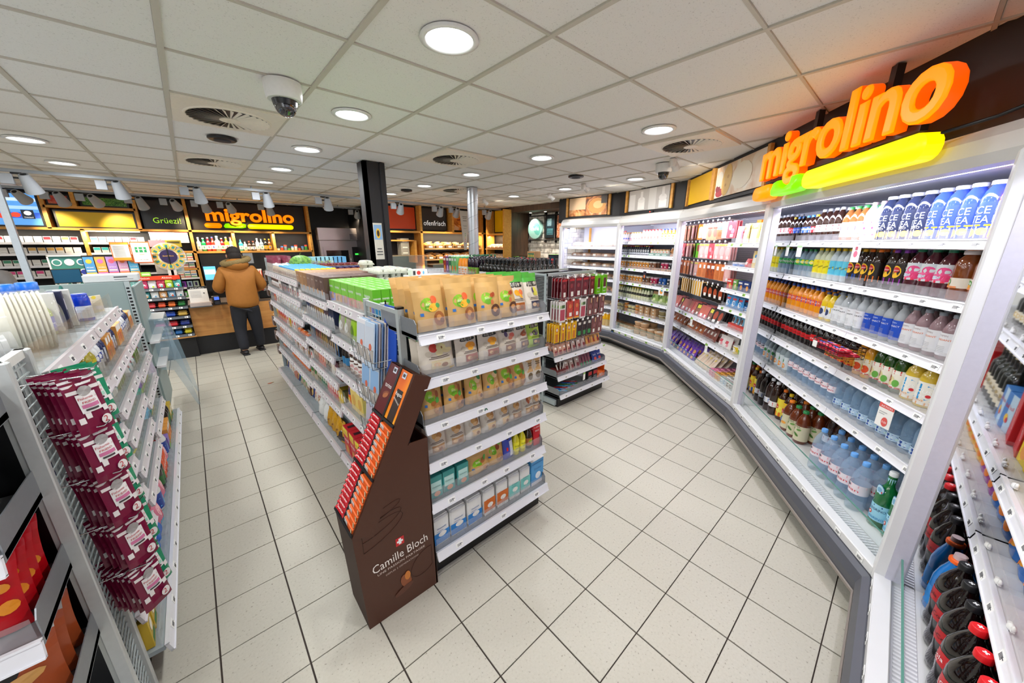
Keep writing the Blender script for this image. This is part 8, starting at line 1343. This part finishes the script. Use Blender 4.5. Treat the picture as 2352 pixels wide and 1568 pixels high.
# ---------------------------------------------------------------- track lights
TG = M('9aa0a6', .4, .3); HG = M('a8adb4', .4, noise=.02)
for n, (y, x0, x1, hs) in enumerate(((7.15, -3.2, 6.0, [-1.31, -.58, .21, 1.05, 1.95, 3.31, 4.23, 4.65, 5.58]), (9.25, -3.5, 3.3, [-1.81, -1.42, -1.06, -.52, -.08, .34, .72, 1.38, 3.17]))):
    O('light_track', MB().box(x0, x1, y - .018, y + .018, 2.585, 2.62, TG), None, None, 'long grey ceiling light track, %s one' % ['nearer', 'farther'][n], 'light track', 'grey light tracks'); tr_ = O('ceiling_hanger', MB().box(x0 + .5, x0 + .52, y - .01, y + .01, 2.62, ZC, TG).box(x1 - .52, x1 - .5, y - .01, y + .01, 2.62, ZC, TG).box(.9, .92, y - .01, y + .01, 2.62, ZC, TG), bpy.data.objects['light_track' + ('.001' if n else '')])
    for k, x in enumerate(hs):
        bak = x > 3; tgt = Vector((x + .25, (8.2 if bak else 8.0) if n == 0 else 10.02, (1.5 if bak else .9) if n == 0 else (1.5 if k % 2 else 1.95))); p0 = Vector((x, y, 2.47))
        r = E('track_spotlight', T3(x, y, 2.585), 'grey cone spotlight, %s from left on the %s ceiling track' % (ORD[k + 1], ['nearer', 'farther'][n]), 'spotlight', 'grey track spotlights')
        O('adapter_box', MB().box(-.15, -.05, -.03, .03, -.13, -.02, HG, c=.004).box(-.06, .02, -.015, .015, -.02, 0, BLACKP).box(-.05, 0, -.012, .012, -.07, -.05, BLACKP), r)
        q = (tgt - p0).to_track_quat('-Z', 'Y').to_matrix().to_4x4(); T = Matrix.Translation((.05, 0, -.10)) @ q
        O('lamp_head', MB().lathe([(.042, .09), (.05, .06), (.078, -.12)], HG, 20, T=T), r); O('vent_hole', MB().ell(0, .055, .03, .02, .008, .03, BLACKP, 10, 6, T=T).ell(0, 0, .092, .028, .028, .004, BLACKP, 10, 4, T=T), r); O('lamp_lens', MB().lathe([(.07, -.119), (.001, -.118)], M('fff0d0', .4, emit=6, noise=0), 16, cap=False, T=T), r)
        d = (tgt - p0).normalized(); spot('track_light', tuple(p0 + Vector((.05, 0, 0)) + d * .16), tuple(tgt), 60 if n == 0 else 55, (1, .80, .52), 55, .8, .04)
# ================================================================ bakery
KF = frame((0, 8.22), (1, 0))
bk_ = E('bakery_shelving', KF, 'oak framed bakery shelving with baskets of bread', 'shelving')
for x, a, b in ((4.2, .6, 2.64), (5.08, 2.06, 2.64), (6.0, 1.2, 2.64), (4.02, 1.35, 1.86)): O('wood_post', MB().box(x - .028, x + .028, -.3, .05, a, b, TRIMWOOD), bk_)
O('wood_beam', MB().box(3.35, 6.1, -.3, .05, 2.03, 2.07, TRIMWOOD), bk_); O('wood_beam', MB().box(3.35, 4.0, -.3, .05, 1.84, 1.87, TRIMWOOD), bk_)
for z in (1.68, 1.42): O('shelf', MB().box(4.25, 5.95, -.32, .02, z - .03, z, M('c8a070', .5)), bk_)
arealight('bakery_light', (5.1, 7.98, 2.0), 20, 1.6, (1, .84, .6), (5.1, 8.2, 1.3), 'RECTANGLE', .05)
panel('colour_panel', 3.42, 4.14, 2.12, 2.60, M('d8480c', .45, noise=.02), 'orange red panel above the bakery beside the black pillar', F=frame((0, 8.1), (1, 0))); panel('bakery_sign', 4.27, 4.98, 2.12, 2.60, M('343436', .4), 'grey panel reading ofenfrisch above the bread', [('t', 'ofenfrisch', .1, .2, 1.7, EM('f0f0ee', .5), 0, .34)], F=frame((0, 8.1), (1, 0))); panel('picture_panel', 5.14, 5.86, 2.12, 2.60, _photo('8a3c10', 'e08a2c', 'f8e0b0', 4), 'picture of crisp baguettes above the bread', F=frame((0, 8.1), (1, 0)))
sbk = M('8a6a4a', .6)
bgt = MB(); bgt.ell(0, 0, .03, .14, .035, .03, M('c88a44', .6, noise=.3, scale=40, bump=.3), 12, 6); BGT = Kind('baguette', 'bread', 'golden bread loaf', [('baguette', bgt), ('paper_sleeve', MB().box(-.05, .05, -.038, .038, .004, .062, M('a88a68', .5), c=.01))], .28, .07, .06)
for zi, z in enumerate((1.68, 1.42)):
    for k in range(6):
        bx_ = O('bread_tray', MB().box(-.13, .13, -.12, .12, 0, .01, sbk).box(-.13, .13, -.12, -.11, 0, .06, sbk).box(-.13, .13, .11, .12, 0, .06, sbk).box(-.13, -.12, -.12, .12, 0, .06, sbk).box(.12, .13, -.12, .12, 0, .06, sbk), None, KF @ T3(4.42 + k * .275, -.17, z), 'brown bread tray, %s from left on the %s bakery shelf' % (ORD[k + 1], ['upper', 'lower'][zi]), 'tray', 'bread trays on the bakery shelves'); O('price_label', MB().box(-.05, .05, -.124, -.121, .01, .05, TAGM), bx_)
        for q in range(4): put(BGT, KF @ T3(4.42 + k * .275 + random.uniform(-.02, .02), -.22 + q * .035, z + .03 + q * .018, random.uniform(-.7, .7), 0, random.uniform(-.35, .2)), 'golden loaf, %s in the %s tray, %s bakery shelf' % (ORD[q + 1], ORD[k + 1], ['upper', 'lower'][zi]), 'loaves on the bakery shelves')
sh = E('bakery_showcase', KF @ T3(0, -.55, 0), 'glass topped bakery showcase with glowing pastries', 'showcase')
O('cabinet', MB().box(3.3, 5.3, 0, .5, .3, 1.08, BLACK), sh); O('glass', MB().box(3.3, 4.15, -.02, -.01, 1.1, 1.52, GLASS).box(3.3, 4.15, -.02, .4, 1.515, 1.53, CLEAR('e8d8b8', .4)), sh); O('glass', MB().box(4.3, 5.15, -.02, -.01, 1.1, 1.30, GLASS).box(4.3, 5.15, -.02, .3, 1.30, 1.31, CLEAR('e8e0c8', .5)), sh); O('tray', MB().box(3.35, 5.15, 0, .4, 1.08, 1.10, M('b8843c', .4)), sh); O('tag_green', MB().box(4.47, 4.57, -.03, -.026, 1.33, 1.42, M('8ac03c', .5)), sh)
arealight('showcase_light', (4.3, 7.85, 1.28), 6, 1.6, (1, .62, .25), (4.3, 7.9, 1.0), 'RECTANGLE', .05)
crm_ = MB(); crm_.ell(0, 0, .03, .06, .035, .03, M('d88a34', .5, noise=.25, scale=40), 10, 6).ell(.045, .02, .02, .03, .02, .02, M('c87a2c', .5, noise=.2), 8, 5).ell(-.045, .02, .02, .03, .02, .02, M('c87a2c', .5, noise=.2), 8, 5); CRO = Kind('croissant', 'pastry', 'c', [('croissant', crm_)], .12, .07, .06)
for k in range(24): put(CRO, KF @ T3(3.5 + k * .07, -.42 + (k % 2) * .1, 1.10 + (k % 3) * .02, random.uniform(-1, 1)), 'golden croissant, %s from left in the bakery showcase' % ORD[k + 1], 'croissants in the showcase')
for k in range(3): kd = boxk('storage_box', 'box', 'clear grey lidded storage box', .2, .12, .2, M('b8b8b0', .3, alpha=.6), [('r', -.6, .6, .3, .5, 'e8e4dc')], top='d8d8d0'); put(kd, KF @ T3(3.78 + (k == 2) * .0, -.15, 1.53 + k * .125 if k < 2 else 1.53 + .25), 'clear grey lidded storage box, %s from bottom above the showcase' % ORD[k + 1], 'storage boxes above the showcase')
# tapered hanging price sign
tp_ = MB().prism([(-.13, 0), (.13, 0), (.035, -.85), (-.035, -.85)], -.005, .005, M('b8b0a4', .5)); dec(tp_, lambda a, b, o: (a, -.0055 - o, b - .85), .26, .85, [('r', -.4, .4, .80, .82, '7a746c'), ('r', -.5, .5, .84, .86, '7a746c'), ('r', -.4, .4, .74, .76, '7a746c'), ('t', 'TAKE', 0, .60, .8, '5a544c'), ('t', 'AWAY', 0, .54, .7, '5a544c')] + [('e', 0, .42 - k * .05, .07, .012, c) for k, c in enumerate(('4aa04a', '6ab04a', 'e8c83c', 'd84a6a', 'd84a6a', '3a6ac8'))]); tz = O('tapered_sign', tp_, None, T3(4.8, 7.0, 2.5), 'tall tapered grey sign hanging beside the silver duct', 'sign'); O('hanging_wire', MB().tube([(-.1, 0, 0), (-.1, 0, .15)], .002, STEEL, 4).tube([(.1, 0, 0), (.1, 0, .15)], .002, STEEL, 4), tz)
# yellow panel wall section and bread basket
CF = frame((6.15, 7.62), (0, -1))
panel('colour_panel', .08, .62, 2.08, 2.60, M('e8c000', .45, noise=.02), 'yellow panel on the wall beside the cafe corner', F=CF @ T3(0, -.02, 0))
bs = E('basket_shelving', CF, 'narrow oak shelving with wrapped bread beside the cafe', 'shelving'); 
for u in (.0, .68): O('wood_post', MB().box(u - .02, u + .02, -.25, 0, .9, 2.6, TRIMWOOD), bs)
O('wood_beam', MB().box(0, .68, -.25, 0, 2.0, 2.04, TRIMWOOD), bs)
for z in (1.66, 1.42): O('shelf', MB().box(0, .68, -.3, 0, z - .02, z, M('d8b070', .5)), bs); 
for z in (1.66, 1.42):
    for k in range(4):
        for d in range(2): put(lf2, CF @ T3(.1 + k * .16, -.2 + d * .1, z + d * .04, 1.2), 'wrapped rolls, %s from left, %s, %s basket shelf' % (ORD[k + 1], ROW[d], 'upper' if z > 1.6 else 'lower'), 'wrapped rolls beside the cafe')
arealight('basket_light', (5.98, 7.3, 1.97), 8, .6, (1, .8, .5), (6.05, 7.3, 1.3), 'RECTANGLE', .05)
# cafe corner
BR_ = frame((6.75, 6.87), (0, -1)); PM = M('1c1a1c', .4, .5)
pf = E('pipe_frame', BR_, 'black steel pipe frame mounted on the cafe brick wall', 'pipe frame')
for z in (2.46, 1.88): O('pipe', MB().tube([(.02, -.06, z), (1.3, -.06, z)], .012, PM, 8), pf)
for u in (.02, .58, .92): O('pipe', MB().tube([(u, -.06, 1.84), (u, -.06, 2.5)], .012, PM, 8), pf); [O('wall_bracket', MB().tube([(u, -.06, z), (u, 0, z)], .014, PM, 8).tube([(u, -.008, z), (u, 0, z)], .03, PM, 10), pf) for z in (1.84, 2.5)]
lg_ = MB().lathe([(.24, 0), (.24, .05)], M('8ab8b0', .4), 32, T=T3(.30, -.07, 2.15, 0, PI / 2)); dec(lg_, lambda a, b, o: (.30 + a, -.1205 - o, 1.95 + b), .46, .4, [('e', .3, .5, .5, .42, '5aa098', .5), ('t', 'café', 0, .40, 1.3, 'f4f4f0', 0, .32), ('t', 'Deli', -.35, .68, .5, 'f4f4f0', 0, .14)]); O('cafe_logo', lg_, None, BR_, 'round teal cafe logo on the white brick wall', 'sign'); O('mounting_plate', MB().lathe([(.08, 0), (.08, .07)], PM, 16, T=T3(.30, 0, 2.15, 0, PI / 2)), bpy.data.objects['cafe_logo'])
panel('menu_board', .62, .90, 1.93, 2.44, M('14242c', .3), 'dark menu board on the cafe brick wall', [('r', -.7, .3, .85 - k * .05, .865 - k * .05, '8ab0b8') for k in range(7)] + [('r', -.7, .7, .4 - k * .05, .415 - k * .05, '5a9aa8') for k in range(6)], F=BR_ @ T3(0, -.05, 0), group='panels in the cafe'); panel('picture_panel', .98, 1.3, 1.93, 2.44, _photo('5a2a1c', '9a5a3c', 'd8a888', 30), 'round brown coffee picture on the cafe brick wall', F=BR_ @ T3(0, -.05, 0), group='panels in the cafe')
cc = E('cafe_counter', frame((6.1, 7.0), (0, -1)), 'dark cafe counter in front of the brick wall', 'counter'); O('body', MB().box(0, 2.0, 0, .6, 0, 1.28, DARKWOOD), cc); O('worktop', MB().box(-.02, 2.02, -.03, .62, 1.28, 1.31, M('c8c4bc', .4)), cc)
for k, (u, c, w, h) in enumerate(((.12, '1c2424', .18, .16), (.42, '4a3428', .22, .2), (.74, 'b8926a', .26, .3), (1.05, '1c1c20', .3, .15), (1.42, '14202a', .22, .24))):
    kd = boxk('coffee_machine' if k in (0, 4) else 'capsule_box', 'coffee machine' if k in (0, 4) else 'box', 'b', w, h, .2, c, [('r', -.8, .8, .15, .85, ['1a3a40', '3a7a6a', '2a7a6a', '2a2a2e', '1a3a4a'][k])] + ([('r', -.7 + i * .4, -.5 + i * .4, .55, .75, 'e8c84a') for i in range(4)] if k == 2 else []), top='8ae04a' if k in (0, 4) else None)
    put(kd, frame((6.1, 7.0), (0, -1)) @ T3(u, .2, 1.31), ['black coffee machine with green lit edge, leftmost on the cafe counter', 'brown cup box beside the coffee machine', 'cardboard box with green capsule panel on the cafe counter', 'low black box on the cafe counter', 'black coffee machine with green lit edge, right on the cafe counter'][k], 'machines and boxes on the cafe counter')
for y in (6.6, 6.1, 5.6):
    O('cafe_downlight', MB().lathe([(.04, 2.53), (.038, 2.522)], WHITE, 16).lathe([(.03, 2.521), (.001, 2.521)], M('fff0d8', .4, emit=10, noise=0), 14, cap=False), None, T3(6.5, y, 0), 'small recessed downlight in the cafe header, %s' % {6.6: 'leftmost', 6.1: 'middle', 5.6: 'right'}[y], 'ceiling lamp', 'small cafe downlights'); spot('cafe_light', (6.45, y, 2.5), (6.75, y, 1.7), 40, (1, .9, .75), 90, .8)
# sign sticker on pillar
st = board(1.60, 1.70, 1.62, 2.02, M('d8d4c8', .5), [('r', -.9, .9, .55, .95, '8ab0d8'), ('e', 0, .72, .5, .14, 'f0c02c'), ('e', 0, .72, .3, .09, '3a2a20'), ('r', -.7, .7, .12, .15, '5a5a5a'), ('r', -.7, .7, .2, .23, '5a5a5a'), ('r', -.5, .5, .28, .31, '5a5a5a')], 'small printed warning sticker on the black pillar', y=4.14, name='warning_sticker', cat='sticker')
lt_ = MB().ell(0, 0, .003, .03, .018, .003, M('c86a4a', .5), 8, 4).ell(.03, .01, .004, .02, .012, .003, M('b8a070', .5), 8, 4); O('litter', lt_, None, T3(.50, 5.40, 0), 'small orange wrapper lying on the floor tiles of the left aisle', 'litter')
# ================================================================ people
def skin(edges, name, mat, parent, sub=2, root=0):
    """edges: list of chains [(x,y,z,r[,r2])...]; first point may be an index into earlier points"""
    vs = []; rs = []; es = []
    for ch in edges:
        prev = None
        for p in ch:
            if isinstance(p, int): i = p
            else: i = len(vs); vs.append(p[:3]); rs.append((p[3], p[4] if len(p) > 4 else p[3]))
            if prev is not None: es.append((prev, i))
            prev = i
    me = bpy.data.meshes.new('s'); me.from_pydata(vs, es, []); o = bpy.data.objects.new('s', me); COL.objects.link(o); mod = o.modifiers.new('s', 'SKIN'); 
    for i, r in enumerate(rs): me.skin_vertices[0].data[i].radius = r; me.skin_vertices[0].data[i].use_root = i == root
    if sub: sm_ = o.modifiers.new('u', 'SUBSURF'); sm_.levels = sub; sm_.render_levels = sub
    dg = bpy.context.evaluated_depsgraph_get(); m2 = bpy.data.meshes.new_from_object(o.evaluated_get(dg)); bpy.data.objects.remove(o)
    m2.materials.clear(); m2.materials.append(mat)
    for p in m2.polygons: p.use_smooth = True; p.material_index = 0
    return O(name, m2, parent)
def person(T, label, coat, trous, hair, hood=False, fur='8a7448', aR=.35, aL=.25):
    r = E('person', T, label, 'person', 'people in the shop'); SK = M('c8957a', .5)
    # local: faces +Y, feet at z 0
    hp = (0, 0, .92, .10, .08)
    handL, handR = (-.20, .34, 1.04), (.24, .30, 1.02)
    sk = skin([[hp, (0, .0, 1.12, .11, .08), (0, .02, 1.32, .12, .08), (0, .0, 1.45, .055), (0, .03, 1.52, .055), (0, .04, 1.60, .085, .09), (0, .04, 1.68, .07)],
               [2, (-.17, .0, 1.38, .06), (-.25, .02, 1.12, .045), handL + (.03,)], [2, (.17, .0, 1.38, .06), (.27, .0, 1.12, .045), handR + (.03,)],
               [0, (-.09, -.0, .85, .07), (-.11, .04, .48, .05), (-.12, -.05, .09, .04), (-.12, .08, .04, .035)], [0, (.09, 0, .85, .07), (.12, .03, .48, .05), (.14, .10, .09, .04), (.14, .23, .04, .035)]], 'body', SK, r)
    CM, TM, BM = M(coat, .7, noise=.1, scale=20, bump=.15), M(trous, .7, noise=.1, scale=20), M('17151a', .5)
    skin([[(0, -.0, .74, .235, .19), (0, -.005, .92, .235, .185), (0, .0, 1.12, .225, .175), (0, .01, 1.30, .21, .155), (0, .0, 1.44, .11, .10)], [3, (-.19, .0, 1.36, .10), (-.285, .02, 1.12, .085), (-.215, .31, 1.045, .055)], [3, (.19, .0, 1.36, .10), (.305, .0, 1.12, .085), (.245, .27, 1.025, .055)]], 'coat', CM, r)
    skin([[(0, 0, .92, .17, .14), (-.09, -.0, .74, .125), (-.11, .035, .46, .095), (-.12, -.04, .07, .075)], [0, (.09, 0, .74, .125), (.12, .03, .46, .095), (.14, .10, .07, .075)]], 'trousers', TM, r)
    for s_, (x, y) in enumerate(((-.12, -.05), (.14, .10))): O('shoe', MB().ell(x, y + .06, .045, .052, .14, .045, BM, 12, 8).box(x - .045, x + .045, y - .07, y + .19, 0, .022, BM, c=.006), r)
    if hood:
        O('hood', MB().ell(0, -.05, 1.47, .16, .12, .10, CM, 14, 8), r); m = MB(); pts = [(.17 * math.cos(a * .42), -.02 + .11 * math.sin(a * .42), 1.52 + .04 * math.sin(a * .42 + 1.2)) for a in range(16)]; m.tube(pts, .042, M(fur, .95, noise=.4, scale=80, bump=.8), 8); O('fur_trim', m, r)
    O('hair', MB().ell(0, .02, 1.66, .098, .105, .09, M(hair, .8, noise=.3, scale=60, bump=.4), 14, 8).ell(0, -.02, 1.60, .09, .08, .09, M(hair, .8, noise=.3, scale=60), 12, 8), r)
    O('ear', MB().ell(-.092, .04, 1.60, .012, .022, .03, SK, 8, 6), r); O('ear', MB().ell(.092, .04, 1.60, .012, .022, .03, SK, 8, 6), r)
    f = MB().ell(0, .135, 1.59, .014, .022, .025, SK, 8, 6); O('nose', f, r)
    for s_ in (-1, 1): O('eye', MB().ell(s_ * .032, .12, 1.625, .012, .008, .008, M('e8e4e0', .3), 8, 6).ell(s_ * .032, .127, 1.625, .005, .004, .005, BM, 8, 4), r)
    O('mouth', MB().ell(0, .122, 1.55, .025, .008, .007, M('9a4a44', .5), 10, 4), r)
    for s_, (hx, hy, hz) in ((-1, handL), (1, handR)):
        ch = [[(hx, hy, hz, .028, .018), (hx, hy + .05, hz, .036, .016)]]
        for k in range(4): fx = hx + (k - 1.5) * .019; L_ = (.06, .072, .066, .05)[k]; ch.append([1, (fx, hy + .085, hz, .0095), (fx, hy + .085 + L_ * .5, hz - .008, .009), (fx, hy + .085 + L_, hz - .025, .007)])
        ch.append([0, (hx - s_ * .035, hy + .03, hz - .005, .011), (hx - s_ * .05, hy + .065, hz - .015, .009)])
        skin(ch, 'hand', SK, r, 1)
    return r
person(T3(.53, 7.2, 0, .12) @ Matrix.Rotation(-.0, 4, 'Y'), 'customer in a tan hooded winter jacket and dark trousers at the counter', 'a86a24', '1a1c26', '241c18', True)
person(T3(-2.1, 8.3, 0, 2.6), 'shop worker in a grey top behind the far left counter', '8a8684', '1a1a1e', '2a1c14')
